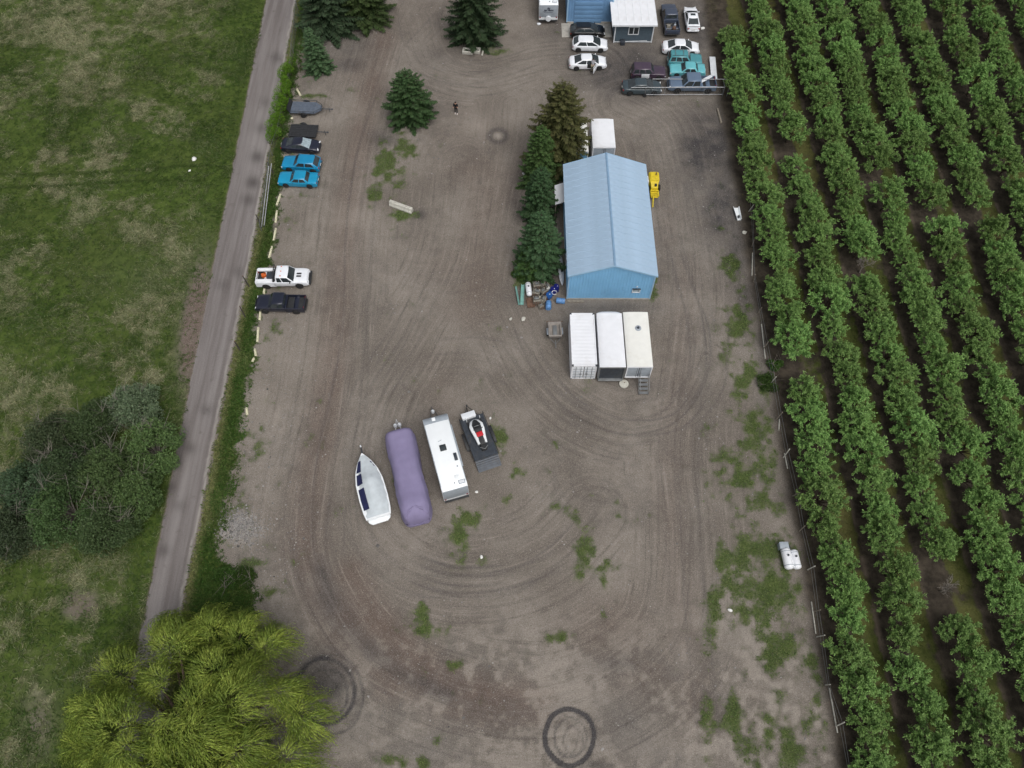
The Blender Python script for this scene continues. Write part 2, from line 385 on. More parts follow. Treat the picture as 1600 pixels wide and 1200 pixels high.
# edge strip outside the orchard: grass and dark dirt
es_ = sstep(XX, 18.5, 23.5) * (1 - om)
for b in [(1145, 420, 26, 30), (1165, 590, 35, 40), (1180, 660, 40, 60), (1150, 740, 45, 45), (1215, 720, 25, 40), (1200, 790, 55, 40), (1215, 870, 70, 50), (1175, 960, 28, 60), (1255, 940, 50, 60),
          (1220, 1010, 70, 40), (1275, 1030, 35, 25), (1190, 850, 50, 60), (1115, 960, 18, 70), (1150, 1130, 20, 60), (1200, 1140, 18, 60), (1230, 1180, 25, 60), (1150, 500, 30, 40), (1270, 1100, 18, 50), (1105, 1150, 18, 60), (1130, 890, 22, 60)]:
    patch = mx(patch, 0.9 * blob(*b) * (1 - om))
for b in [(1215, 815, 14, 14), (1170, 1000, 10, 50), (1230, 1090, 40, 30), (1140, 815, 40, 16), (1190, 610, 18, 22)]: patch *= 1 - 0.85 * blob(*b, 0, 2)
# yard green patches
for b in [(600, 250, 22, 40, 15), (617, 285, 26, 26), (590, 300, 18, 24), (640, 235, 16, 22), (630, 335, 30, 10), (900, 800, 16, 30), (915, 850, 20, 40), (905, 900, 14, 30), (720, 850, 22, 45), (735, 810, 22, 16), (790, 780, 16, 14),
          (775, 690, 20, 40), (805, 735, 10, 25), (670, 985, 40, 18), (655, 960, 18, 22), (870, 1000, 30, 20), (710, 1040, 14, 10), (945, 905, 14, 30), (755, 880, 14, 14), (820, 440, 24, 22), (812, 425, 12, 40), (1022, 448, 8, 24),
          (390, 880, 18, 14), (360, 905, 34, 22), (345, 930, 30, 18), (415, 925, 22, 18), (740, 60, 40, 14), (775, 80, 24, 10), (490, 150, 26, 6), (470, 200, 20, 10), (1130, 20, 22, 60), (470, 60, 22, 60), (815, 740, 14, 14), (660, 1190, 12, 10), (620, 1190, 30, 14), (1140, 60, 20, 70)]:
    patch = mx(patch, 0.88 * blob(*b))
patch = mx(patch, 0.42 * sstep(N1, 0.4, 0.62) * blob(760, 880, 330, 170)); patch = mx(patch, 0.74 * blob(1180, 660, 50, 190, -8) * (1 - om)); patch = mx(patch, 0.78 * blob(1205, 930, 85, 170, -8) * (1 - om)); patch = mx(patch, 0.55 * blob(1170, 1150, 60, 110) * (1 - om)); patch = mx(patch, 0.6 * blob(1145, 420, 30, 60) * (1 - om)); patch = mx(patch, 0.46 * sstep(XX, 18.5, 21.5) * (1 - om) * sstep(YY, 48, 38)); patch = mx(patch, 0.62 * blob(610, 265, 38, 80) ); patch = mx(patch, 0.3 * (XX < verge_r + 3) * (XX > verge_r))
grass = mx(grass, 0.84 * sstep(patch + 1.25 * NP, 0.02, 1.1) * (1 - om) * sstep(XX - verge_r, -0.5, 0.3))
# dirt, dark patches, painted spruce shade and tracks in the yard
yard = (1 - om) * sstep(XX - verge_r, 0, 1.5)
for pts, wd, a in [([(600, 60), (575, 160), (552, 280), (535, 420), (520, 560), (500, 680), (480, 800), (485, 900), (530, 985), (610, 1060)], 3.2, 0.75),
                   ([(560, 960), (600, 1020), (680, 1085), (800, 1110)], 3.0, 0.7), ([(760, 300), (750, 400), (735, 480)], 4.5, 0.5),
                   ([(1070, 420), (1062, 560), (1050, 760), (1060, 900), (1075, 1010), (1090, 1120)], 3.0, 0.35), ([(820, 260), (790, 300)], 5, 0.5), ([(1040, 330), (1036, 440), (1050, 480)], 2.5, 0.3)]:
    red = mx(red, a * band(pts, wd, wd * 0.9) * (0.55 + 0.8 * N2))
for b, a in [((475, 850, 40, 60), 0.7), ((540, 960, 50, 40, 30), 0.9), ((760, 270, 60, 40), 0.5), ((690, 640, 30, 60), 0.3), ((580, 990, 50, 40), 0.7), ((740, 210, 60, 50), 0.3), ((720, 420, 60, 40), 0.35), ((950, 980, 70, 60), 0.5), ((1000, 1060, 60, 40), 0.4), ((700, 20, 90, 60), 0.2), ((560, 110, 20, 24), 0.6)]:
    red = mx(red, a * blob(*b) * (0.5 + N2))
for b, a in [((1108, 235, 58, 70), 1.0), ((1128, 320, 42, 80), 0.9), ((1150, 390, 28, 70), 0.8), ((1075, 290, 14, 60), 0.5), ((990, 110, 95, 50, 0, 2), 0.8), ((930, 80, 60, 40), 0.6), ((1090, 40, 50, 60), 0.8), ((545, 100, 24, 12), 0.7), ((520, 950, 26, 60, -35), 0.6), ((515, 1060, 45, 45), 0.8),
             ((560, 1130, 60, 50), 0.4), ((640, 1170, 100, 30), 0.35), ((985, 1130, 60, 60), 0.45), ((1000, 600, 60, 14), 0.4), ((950, 480, 80, 10), 0.55), ((880, 520, 30, 26), 0.25), ((600, 215, 26, 16), 0.6), ((655, 335, 12, 8), 0.8), ((805, 300, 14, 50), 0.5), ((640, 700, 60, 70), 0.22), ((865, 40, 30, 40), 0.45),  # includes the lone spruce's cast shadow, painted on the gravel lower left of it
             ((1165, 470, 16, 60), 0.6), ((1190, 560, 12, 80), 0.55), ((760, 215, 30, 12), 0.12), ((690, 85, 50, 20), 0.35), ((540, 60, 50, 40), 0.5), ((1080, 830, 20, 60), 0.25), ((960, 1040, 60, 24), 0.35), ((470, 900, 16, 50), 0.3), ((930, 1195, 30, 8), 0.7), ((1250, 780, 20, 20), 0.4), ((810, 460, 30, 20), 0.4), ((845, 330, 30, 100), 0.5)]:  # last blob paints the shade under the spruce row beside the shop
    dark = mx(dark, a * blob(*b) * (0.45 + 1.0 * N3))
ring = np.abs(np.hypot((PX - 778) / 1.0, (PY - 212) / 0.75) - 13); dark = mx(dark, 0.65 * np.exp(-(ring / 5) ** 2)); pale = mx(pale, 0.8 * blob(778, 212, 8, 6))
for b, a in [((375, 825, 32, 26), 0.9), ((420, 660, 50, 90), 0.35), ((560, 340, 30, 24), 0.4), ((745, 195, 30, 26), 0.45), ((800, 180, 30, 24), 0.4), ((1000, 1160, 40, 30), 0.45), ((600, 420, 60, 60), 0.25), ((455, 560, 60, 60), 0.3), ((323, 935, 8, 40), 0.8), ((560, 300, 16, 60), 0.2), ((950, 900, 60, 60), 0.25), ((1068, 1030, 20, 30), 0.3), ((475, 190, 60, 60), 0.2), ((1090, 470, 40, 20), 0.2), ((900, 1090, 80, 20), 0.25), ((720, 800, 40, 10), 0.1)]:
    pale = mx(pale, a * blob(*b) * (0.5 + N2))
mott = sstep(N2 + 0.8 * (N3 - 0.5) + 0.6 * (N5 - 0.5), 0.5, 0.72) * sstep(PY, 880, 1080) * yard
dark = mx(dark, 0.3 * mott); pale = mx(pale, 0.45 * sstep(N2 + 0.7 * (N5 - 0.5), 0.5, 0.3) * sstep(PY, 900, 1080) * yard)
dark = mx(dark, 0.2 * sstep(N1 + 0.7 * NP, 0.52, 0.8) * yard)
dark = mx(dark, 0.6 * band([(498, 880), (520, 945), (560, 1000), (620, 1048), (700, 1085)], 1.5, 1.4) * (0.4 + N3)); red = mx(red, 1.0 * band([(545, 900), (590, 975), (650, 1035), (740, 1080), (840, 1100)], 3.0, 2.6) * (0.5 + 0.8 * N2)); red = mx(red, 0.9 * band([(560, 200), (540, 400), (522, 600), (490, 780)], 2.2, 1.8) * (0.4 + 0.9 * N2))
# tyre tracks: pairs of narrow marks following the driving lines
TR = np.random.RandomState(5)
lines = [([(640, 40), (600, 150), (570, 260), (556, 380), (545, 520), (530, 640), (515, 720), (500, 800), (505, 880), (540, 960), (610, 1040)], 5, 0.55),
         ([(560, 400), (570, 520), (560, 640), (545, 760), (560, 850), (620, 900), (720, 912), (820, 900), (900, 850), (960, 780)], 5, 0.45),
         ([(470, 760), (475, 850), (500, 930), (550, 1010), (640, 1075), (760, 1110), (880, 1100)], 6, 0.5),
         ([(700, 300), (680, 420), (640, 520), (590, 600), (550, 680), (535, 760)], 6, 0.4),
         ([(800, 480), (840, 560), (900, 620), (980, 655), (1060, 640), (1105, 580), (1110, 500), (1090, 430), (1070, 360)], 5, 0.6),
         ([(790, 520), (880, 640), (960, 672), (1040, 660)], 4, 0.4), ([(660, 560), (760, 555), (860, 600), (960, 680)], 4, 0.25),
         ([(1080, 430), (1075, 560), (1060, 700), (1065, 860), (1080, 1000), (1095, 1190)], 6, 0.45),
         ([(1130, 210), (1105, 270), (1100, 330), (1100, 400)], 4, 0.6), ([(1000, 165), (1050, 190), (1085, 240), (1095, 330), (1085, 420)], 5, 0.5),
         ([(640, 30), (650, 80), (690, 105), (750, 108), (810, 100), (860, 80)], 5, 0.45), ([(620, 60), (650, 110), (730, 140), (820, 120), (880, 90)], 5, 0.4),
         ([(620, 90), (660, 60), (690, 20)], 3, 0.4), ([(900, 165), (960, 150), (1000, 170)], 3, 0.4), ([(620, 880), (700, 910), (800, 905), (880, 870)], 3, 0.7),
         ([(480, 1025), (520, 1030), (545, 1070), (540, 1120), (500, 1150), (460, 1150)], 3, 0.8), ([(470, 1040), (505, 1050), (520, 1090), (500, 1130), (470, 1135)], 3, 0.7), ([(560, 1120), (535, 1160), (490, 1165)], 2, 0.6),
         ([(590, 560), (620, 600), (660, 640)], 3, 0.25), ([(560, 700), (575, 760), (600, 850), (680, 890)], 3, 0.35), ([(600, 380), (640, 420), (720, 430), (800, 400)], 4, 0.25), ([(880, 700), (890, 760), (930, 800)], 2, 0.4),
         ([(650, 1110), (760, 1130), (860, 1120), (960, 1090), (1040, 1040)], 4, 0.3), ([(980, 560), (1060, 600), (1090, 540)], 2, 0.3)]
for pts, n, a in lines:
    for k in range(n):
        off = TR.uniform(-1, 1, 2) * (22 if n > 3 else 8); j = [(x + off[0] + TR.uniform(-5, 5), y + off[1] * 0.8 + TR.uniform(-5, 5)) for x, y in pts]
        lo = TR.randint(0, max(1, len(j) - 3)); hi = TR.randint(min(lo + 3, len(j)), len(j) + 1); seg = j[lo:hi] if len(j) > 3 else j
        Wp = spline([G(*p) for p in seg], 8)
        for sgn in (-0.8, 0.8):
            Wq = []
            for i, p in enumerate(Wp):
                d = (Wp[min(i + 1, len(Wp) - 1)] - Wp[max(i - 1, 0)]).normalized(); Wq.append(p + Vector((-d.y, d.x, 0)) * sgn)
            sl, D, SG, A = dist_poly(Wq, 0.5)
            amt = a * TR.uniform(0.35, 1.0) * np.exp(-(D / 0.15) ** 2) * (0.35 + 0.9 * N2[sl]) * np.clip(np.minimum(A, A.max() - A) / 3, 0, 1)
            dark[sl] = np.maximum(dark[sl], amt); grass[sl] *= 1 - 0.5 * amt
# the doughnut burned into the gravel at the bottom, and the curl beside the willow
for (cx, cy, rx, ry, wd, a) in [(890, 1152, 38, 45, 0.2, 2.2), (892, 1152, 25, 30, 0.12, 0.7), (896, 1157, 15, 22, 0.12, 0.55), (884, 1150, 19, 33, 0.1, 0.5), (508, 1080, 46, 50, 0.3, 1.2), (510, 1084, 34, 38, 0.22, 1.0), (512, 1086, 56, 64, 0.2, 0.8)]:
    pts = [(cx + rx * math.cos(t * math.pi / 8) * TR.uniform(.96, 1.04), cy + ry * math.sin(t * math.pi / 8) * TR.uniform(.96, 1.04)) for t in range(16)]
    dark = mx(dark, a * band(pts, wd * 1.5, wd * 1.2, 5, True) * (0.6 + 0.6 * N3))
# flow coordinates: streaks along the driving lines
TA = np.zeros(XX.shape); TL = np.zeros(XX.shape); TW = np.zeros(XX.shape)
for pts, wd in [([(650, -30), (610, 60), (575, 200), (553, 330), (540, 480), (525, 620), (500, 740), (490, 840), (515, 930), (590, 1030), (720, 1090), (860, 1105), (980, 1060), (1055, 980), (1068, 850), (1058, 700), (1075, 560), (1085, 440), (1070, 330), (1040, 200), (980, 160)], 9),
                ([(720, 250), (700, 400), (640, 520), (585, 620), (560, 720), (575, 820), (650, 890), (760, 905), (860, 870), (930, 800)], 8),
                ([(790, 470), (850, 590), (960, 660), (1060, 640), (1105, 560)], 7), ([(640, 30), (665, 100), (750, 128), (850, 105), (930, 100)], 7), ([(800, 160), (790, 260), (770, 380), (760, 470)], 8)]:
    sl, D, SG, A = dist_poly(spline([G(*p) for p in pts], 8), wd)
    wgt = np.clip(1 - D / wd, 0, 1); cur = TW[sl]; m = wgt > cur
    TA[sl] = np.where(m, D * SG, TA[sl]); TL[sl] = np.where(m, A, TL[sl]); TW[sl] = np.where(m, wgt, cur)
TW = sstep(TW, 0.0, 0.5) * (1 - om)
grass = np.clip(grass, 0, 1); 
# relief
ZZ = -0.03 + 0.02 * N3 + 0.0 * XX - 0.012 * dark
pile = blob(375, 825, 26, 20); ZZ += 0.45 * pile * (0.6 + 0.8 * N3)
ZZ += 0.10 * grass * (N3 - 0.35) * sstep(grass, 0.3, 0.8)
ZZ[(XX < -36) | (XX > 27)] += 0.0
_flat = np.maximum.reduce([blob(465, 240, 50, 40), blob(440, 450, 60, 40)]); ZZ = ZZ * (1 - _flat) - 0.012 * _flat

def ground_material():
    t = NT('ground_mix'); b = t.n('ShaderNodeBsdfPrincipled'); t.l(b.outputs[0], t.out.inputs[0]); b.inputs['Roughness'].default_value = 0.95; b.inputs['Specular IOR Level'].default_value = 0.15
    A = t.n('ShaderNodeAttribute', attribute_name='GA'); B = t.n('ShaderNodeAttribute', attribute_name='GB'); T = t.n('ShaderNodeAttribute', attribute_name='GT')
    sa = t.n('ShaderNodeSeparateColor'); t.l(A.outputs['Color'], sa.inputs[0]); sb = t.n('ShaderNodeSeparateColor'); t.l(B.outputs['Color'], sb.inputs[0])
    st = t.n('ShaderNodeSeparateXYZ'); t.l(T.outputs['Vector'], st.inputs[0])
    aG, aD, aR, aK = sa.outputs[0], sa.outputs[1], sa.outputs[2], A.outputs['Alpha']
    bA, bS, bP, bM = sb.outputs[0], sb.outputs[1], sb.outputs[2], B.outputs['Alpha']
    P = t.n('ShaderNodeNewGeometry').outputs['Position']
    nbig = t.noise(P, 0.12, 5); nmid = t.noise(P, 0.9, 5, 0.65); nfine = t.noise(P, 5.5, 4, 0.7); nspk = t.noise(P, 16.0, 3, 0.7)
    cx = t.n('ShaderNodeCombineXYZ'); t.l(t.math('MULTIPLY', st.outputs[0], 2.3), cx.inputs[0]); t.l(t.math('MULTIPLY', st.outputs[1], 0.10), cx.inputs[1])
    streak = t.noise(cx.outputs[0], 1.0, 5, 0.7)
    # gravel
    g = t.mixc(t.step(nbig, 0.35, 0.65), lin(106, 99, 92), lin(131, 124, 116))
    g = t.mixc(t.math('MULTIPLY', t.step(nmid, 0.35, 0.7), 0.5), g, lin(109, 102, 93))
    g = t.mixc(t.math('MULTIPLY', aR, t.math('MULTIPLY_ADD', nmid, 0.7, 0.45), 0, True), g, lin(100, 86, 78))
    g = t.mixc(bP, g, lin(160, 152, 142))
    sw = t.math('MULTIPLY', st.outputs[2], t.math('MULTIPLY', t.step(streak, 0.5, 0.72), 0.55))
    g = t.mixc(sw, g, lin(80, 74, 68))
    sw2 = t.math('MULTIPLY', st.outputs[2], t.math('MULTIPLY', t.step(streak, 0.48, 0.3), 0.45))
    g = t.mixc(sw2, g, lin(150, 141, 132))
    kf = t.math('MULTIPLY', aK, t.math('MULTIPLY_ADD', nfine, 1.0, 0.45), 0, True)
    g = t.mixc(t.math('MULTIPLY', t.step(nspk, 0.52, 0.74), 0.6), g, lin(182, 174, 165))
    g = t.mixc(t.math('MULTIPLY', t.step(nspk, 0.47, 0.3), 0.6), g, lin(62, 56, 50))
    g = t.mixc(t.math('MULTIPLY', t.step(nfine, 0.42, 0.28), 0.5), g, lin(84, 76, 66))
    g = t.mixc(t.math('MULTIPLY', kf, 0.86), g, t.mixc(t.step(nspk, 0.4, 0.7), lin(44, 43, 46), lin(78, 77, 80)))
    # asphalt
    mp = t.n('ShaderNodeMapping'); mp.inputs['Scale'].default_value = (1.1, 0.05, 1); t.l(P, mp.inputs[0]); lanes = t.noise(mp.outputs[0], 1.0, 4, 0.6)
    a = t.mixc(t.step(lanes, 0.3, 0.72), lin(104, 98, 96), lin(132, 127, 125))
    a = t.mixc(t.math('MULTIPLY', t.step(nmid, 0.58, 0.75), 0.45), a, lin(90, 84, 80)); a = t.mixc(t.math('MULTIPLY', t.step(nspk, 0.5, 0.75), 0.25), a, lin(165, 158, 152))
    a = t.mixc(t.math('MULTIPLY', aK, 0.7), a, lin(62, 58, 56)); a = t.mixc(bP, a, lin(168, 163, 156))
    g = t.mixc(t.step(t.math('MULTIPLY_ADD', t.math('SUBTRACT', nfine, 0.5), 0.5, bA), 0.4, 0.6), g, a)
    # orchard soil and moss
    so = t.mixc(t.step(nmid, 0.35, 0.65), lin(48, 43, 37), lin(74, 67, 58)); so = t.mixc(t.math('MULTIPLY', t.step(nspk, 0.5, 0.75), 0.3), so, lin(100, 92, 82))
    so = t.mixc(bP, so, lin(112, 100, 88))
    g = t.mixc(bS, g, so)
    mo = t.mixc(aD, t.mixc(t.step(nmid, 0.35, 0.65), lin(56, 64, 28), lin(76, 82, 42)), lin(102, 97, 62))
    mo = t.mixc(t.math('MULTIPLY', t.step(nfine, 0.45, 0.7), 0.4), mo, lin(50, 46, 26))
    g = t.mixc(t.step(t.math('MULTIPLY_ADD', t.math('SUBTRACT', nfine, 0.5), 0.6, bM), 0.3, 0.7), g, mo)
    # grass
    gr = t.mixc(t.step(nmid, 0.35, 0.65), lin(54, 71, 27), lin(78, 94, 42)); gr = t.mixc(t.math('MULTIPLY', t.step(nbig, 0.4, 0.65), 0.5), gr, lin(72, 82, 40))
    gr = t.mixc(t.math('MULTIPLY', t.step(nfine, 0.46, 0.3), 0.6), gr, lin(38, 48, 20))
    df = t.step(t.math('MULTIPLY_ADD', t.math('SUBTRACT', nfine, 0.5), 1.5, aD), 0.25, 1.0)
    gr = t.mixc(t.math('MULTIPLY', df, 0.66), gr, t.mixc(t.step(nmid, 0.4, 0.6), lin(108, 106, 80), lin(134, 130, 108)))
    gr = t.mixc(t.math('MULTIPLY', aK, 0.6), gr, lin(30, 40, 16))
    gs = t.math('ADD', t.math('MULTIPLY_ADD', t.math('SUBTRACT', nfine, 0.5), 1.1, aG), t.math('MULTIPLY', t.math('SUBTRACT', nspk, 0.5), 0.9))
    g = t.mixc(t.math('MULTIPLY', t.step(gs, 0.22, 0.85), t.math('MULTIPLY_ADD', aG, 0.75, 0.25, True)), g, gr)
    t.l(g, b.inputs['Base Color'])
    bp = t.n('ShaderNodeBump'); bp.inputs['Strength'].default_value = 0.7; bp.inputs['Distance'].default_value = 0.06
    t.l(t.math('ADD', nfine, t.math('MULTIPLY', nspk, 0.5)), bp.inputs['Height']); t.l(bp.outputs[0], b.inputs['Normal'])
    return t.m
M['ground'] = ground_material()

ny, nx = XX.shape
def region(name, facemask):
    jj, ii = np.nonzero(facemask); v0 = jj * nx + ii
    Q = np.stack([v0, v0 + 1, v0 + nx + 1, v0 + nx], 1); used = np.unique(Q); rem = np.zeros(nx * ny, np.int64); rem[used] = np.arange(len(used))
    V = np.stack([XX.ravel()[used], YY.ravel()[used], ZZ.ravel()[used]], 1)
    me = np_mesh(name, V, rem[Q], None, True)
    for an, ch in (('GA', (grass, dry, red, dark)), ('GB', (asph, soil, pale, moss))):
        at = me.attributes.new(an, 'FLOAT_COLOR', 'POINT'); at.data.foreach_set('color', np.stack([c.ravel()[used] for c in ch], 1).astype(np.float32).ravel())
    at = me.attributes.new('GT', 'FLOAT_VECTOR', 'POINT'); at.data.foreach_set('vector', np.stack([c.ravel()[used] for c in (TA, TL, TW)], 1).astype(np.float32).ravel())
    o = link(name, me, 'ground'); return tag(o, kind='structure')
def fc(a): return 0.25 * (a[:-1, :-1] + a[1:, :-1] + a[:-1, 1:] + a[1:, 1:])
fx = fc(XX); f_rl = fc(road_l); f_rr = fc(road_r); f_v = fc(verge_r)
m_field = fx < f_rl; m_road = (fx >= f_rl) & (fx < f_rr); m_verge = (fx >= f_rr) & (fx < f_v); m_orch = fx > fc(orch_edge); m_yard = ~(m_field | m_road | m_verge | m_orch)
tag(region('grass_field', m_field), 'rough green field with straw patches left of the road', kind='structure')
tag(region('road', m_road), 'narrow worn asphalt road running up the left side', kind='structure')
tag(region('grass_verge', m_verge), 'weedy strip between the road and the gravel yard', kind='structure')
tag(region('gravel_yard', m_yard), 'grey brown gravel yard crossed by tyre tracks', kind='structure')
tag(region('orchard_floor', m_orch), 'dark soil and mossy alleys under the orchard rows', kind='structure')
# the land beyond, to the horizon
M['far_land'] = pmat('far_land', lin(74, 82, 40), rough=0.95, var=0.35, scale=0.05, dirt=0.5, dirtcol=lin(110, 104, 76))
far = MB()
for (x0, x1, y0, y1) in [(-900, -94.9, -900, 900), (95.9, 900, -900, 900), (-94.9, 95.9, -900, -23.9), (-94.9, 95.9, 124.9, 900)]:
    far.add([(x0, y0, -0.04), (x1, y0, -0.04), (x1, y1, -0.04), (x0, y1, -0.04)], [(0, 1, 2, 3)])
tag(far.build('ground', 'far_land', smooth=0), kind='structure')

# ------------------------------------------------------------------ vegetation helpers (numpy leaf meshes)
def unit(a): return a / np.maximum(np.linalg.norm(a, axis=-1, keepdims=True), 1e-9)
def leaf_quads(P, D, L, Wd, rs, colors, up=0.6):
    """diamond leaves: base P, direction D, length L, width Wd"""
    n = len(P); D = unit(D); U = unit(np.array([0, 0, 1.0]) * up + rs.normal(0, 0.5, (n, 3))); Sd = unit(np.cross(D, U))
    L = np.asarray(L).reshape(-1, 1) * np.ones((n, 1)); Wd = np.asarray(Wd).reshape(-1, 1) * np.ones((n, 1))
    N = np.cross(Sd, D)
    v = np.stack([P, P + D * L * 0.45 + Sd * Wd * 0.5 + N * L * 0.06, P + D * L - N * L * 0.06, P + D * L * 0.45 - Sd * Wd * 0.5 + N * L * 0.06], 1).reshape(-1, 3)
    q = np.arange(4 * n).reshape(-1, 4); c = np.repeat(colors, 4, axis=0)
    return v, q, c
def colvar(base, tip, f, rs, jit=0.18):
    base = np.array(base[:3]); tip = np.array(tip[:3]); c = base + (tip - base) * np.clip(f, 0, 1)[:, None]
    return np.clip(c * (1 + rs.uniform(-jit, jit, (len(f), 1))) * (1 + rs.uniform(-0.06, 0.06, (len(f), 3))), 0, 1)

# ------------------------------------------------------------------ grass and weeds (nobody could count them)
def sample_grid(w, n, rs, xlim=None):
    ax = np.gradient(GX)[None, :] * np.gradient(GY)[:, None]; p = (w * ax).ravel(); vis = ((PX > -120) & (PX < 1720) & (PY > -60) & (PY < 1330)).ravel(); p = p * vis
    cdf = np.cumsum(p); idx = np.searchsorted(cdf, rs.rand(n) * cdf[-1]); j, i = np.unravel_index(np.minimum(idx, p.size - 1), XX.shape)
    x = GX[i] + rs.uniform(-.5, .5, n) * np.gradient(GX)[i]; y = GY[j] + rs.uniform(-.5, .5, n) * np.gradient(GY)[j]
    return x, y, j, i
def tufts(name, label, weight, n, blades, length, width, col0, col1, seed, flat=0.7, dryamt=None, cat='grass'):
    rs = np.random.RandomState(seed); x, y, j, i = sample_grid(weight, n, rs)
    z = ZZ[j, i] - 0.01; k = blades
    wind = vnoise(x, y, 6, seed + 9, 2) * 9.0
    P = np.repeat(np.stack([x, y, z], 1), k, 0) + rs.normal(0, 0.05, (n * k, 3)) * [1, 1, 0]
    ang = np.repeat(wind, k) + rs.normal(0, 1.3, n * k); el = rs.uniform(0.12, 1.0, n * k) * (1.2 - flat) + 0.1
    D = np.stack([np.cos(ang) * np.cos(el), np.sin(ang) * np.cos(el), np.sin(el)], 1)
    L = length * rs.uniform(0.5, 1.3, n * k); f = np.repeat(rs.rand(n), k) * 0.7 + rs.rand(n * k) * 0.3
    if dryamt is not None: f = np.repeat(np.clip(dryamt[j, i] * 1.1 + rs.normal(0, 0.15, n), 0, 1), k)
    v, q, c = leaf_quads(P, D, L, width * rs.uniform(0.6, 1.3, n * k), rs, colvar(col0, col1, f, rs, 0.3), up=1.5)
    o = link(name, np_mesh(name, v, q, c), 'grass_blade'); return tag(o, label, cat, kind='stuff')
g_field = grass * (XX < road_l) * (0.25 + sstep(N2, 0.35, 0.7)); g_verge = grass * (XX > road_r) * (XX < verge_r + 0.6)
g_yard = sstep(grass, 0.35, 0.9) * (XX > verge_r + 0.3) * (XX < 26.5)
tufts('field_grass', 'rough green grass and straw growing across the field', g_field, 78000, 3, 0.42, 0.055, lin(58, 78, 28), lin(140, 138, 108), 11, 0.75, dry)
tufts('verge_grass', 'tall weeds and grass along the strip beside the road', g_verge, 17000, 4, 0.34, 0.065, lin(58, 84, 30), lin(128, 128, 84), 12, 0.5, dry)
tufts('yard_weeds', 'low green weeds growing in patches on the gravel', g_yard, 12000, 4, 0.14, 0.045, lin(66, 92, 42), lin(116, 126, 76), 13, 0.7)
tufts('alley_grass', 'mossy grass growing in the orchard alleys', moss * (XX < 72), 12000, 4, 0.16, 0.05, lin(60, 70, 24), lin(112, 104, 60), 14, 0.8, dry)

def stones(name, label, weight, n, size, seed, mat='stone'):
    rs = np.random.RandomState(seed); x, y, j, i = sample_grid(weight, n, rs); z = ZZ[j, i]
    base = np.array([(1, 0, 0), (0, 1, 0), (-1, 0, 0), (0, -1, 0), (0, 0, .8), (.7, .7, .3), (-.7, .7, .3), (-.7, -.7, .3), (.7, -.7, .3)])
    tris = np.array([(0, 5, 4), (5, 1, 4), (1, 6, 4), (6, 2, 4), (2, 7, 4), (7, 3, 4), (3, 8, 4), (8, 0, 4)])
    s = size * rs.lognormal(0, 0.45, n); a = rs.uniform(0, 6.28, n); V = base[None] * s[:, None, None] * rs.uniform(0.6, 1.3, (n, 9, 3))
    ca, sa = np.cos(a)[:, None], np.sin(a)[:, None]; X = V[..., 0] * ca - V[..., 1] * sa + x[:, None]; Y = V[..., 0] * sa + V[..., 1] * ca + y[:, None]; Z = V[..., 2] + z[:, None]
    V = np.stack([X, Y, Z], -1).reshape(-1, 3); Q = (tris[None] + 9 * np.arange(n)[:, None, None]).reshape(-1, 3)
    c = np.repeat(np.clip(rs.normal(0.2, 0.06, (n, 1)) * [1, .95, .9], 0.04, 0.7), 9, 0)
    return tag(link(name, np_mesh(name, V, Q, c), mat), label, 'stones', kind='stuff')
t = NT('stone_mix'); b = t.n('ShaderNodeBsdfPrincipled'); at_ = t.n('ShaderNodeAttribute', attribute_name='Col'); t.l(at_.outputs['Color'], b.inputs['Base Color']); b.inputs['Roughness'].default_value = 0.95; t.l(b.outputs[0], t.out.inputs[0]); M['stone'] = t.m
yardw = (XX > verge_r) * (XX < 25) * (1 - sstep(grass, 0.2, 0.7))
stones('loose_stones', 'loose stones scattered over the gravel yard', yardw * (0.15 + sstep(N2, 0.45, 0.75) + 2 * (PX < 480) * (PY > 480)), 5500, 0.034, 21)
stones('gravel_heap', 'spread heap of pale gravel at the yard edge', blob(375, 825, 30, 22, 0, 1.5), 2600, 0.04, 22)

# ------------------------------------------------------------------ orchard
def orchard_variant(seed):
    rs = np.random.RandomState(seed); R = rs.uniform(1.55, 1.95); Hh = rs.uniform(3.2, 4.0)
    wood = MB(); wood.tube([(0, 0, -0.05), (0.04, 0.02, 0.35), (0, 0, 0.75)], [0.11, 0.09, 0.085], 7)
    V = []; Q = []; C = []; k = 0
    nl = rs.randint(15, 19); tips = []
    for i in range(nl):
        a = 2 * math.pi * i / nl + rs.uniform(-.35, .35); r = R * rs.uniform(0.45, 0.9) if i % 3 else R * rs.uniform(0.05, 0.35); zt_ = Hh * (0.58 if i % 3 else 0.82) * rs.uniform(0.85, 1.12)
        tip = np.array([r * math.cos(a), r * math.sin(a), zt_])
        wood.tube([(0, 0, 0.7), tuple(tip * [0.4, 0.4, 0.5] + [0, 0, 0.3]), tuple(tip)], [0.06, 0.04, 0.012], 5)
        tips.append(tip)
    for tip in tips:
        for s in range(10):
            d = unit(rs.normal(0, 1, 3) + [0, 0, 0.25]); ln = rs.uniform(0.4, 0.85); n = 40
            f = rs.uniform(0.1, 1, n) ** 0.8; base = tip + d[None] * (f * ln)[:, None] + rs.normal(0, 0.05, (n, 3))
            base[:, 2] = np.maximum(base[:, 2], 0.7)
            D = d[None] * 0.6 + rs.normal(0, 0.75, (n, 3)) + [0, 0, -0.15]
            v, q, c = leaf_quads(base, D, rs.uniform(0.12, 0.22, n), rs.uniform(0.06, 0.10, n), rs, colvar(lin(50, 82, 38), lin(134, 168, 94), f * 0.75 + rs.rand(n) * 0.3, rs), 0.9)
            V.append(v); Q.append(q + k); C.append(c); k += len(v)
    return wood.mesh('orchard_trunk'), np_mesh('orchard_crown', np.concatenate(V), np.concatenate(Q), np.concatenate(C))
OV = [orchard_variant(100 + i) for i in range(9)]
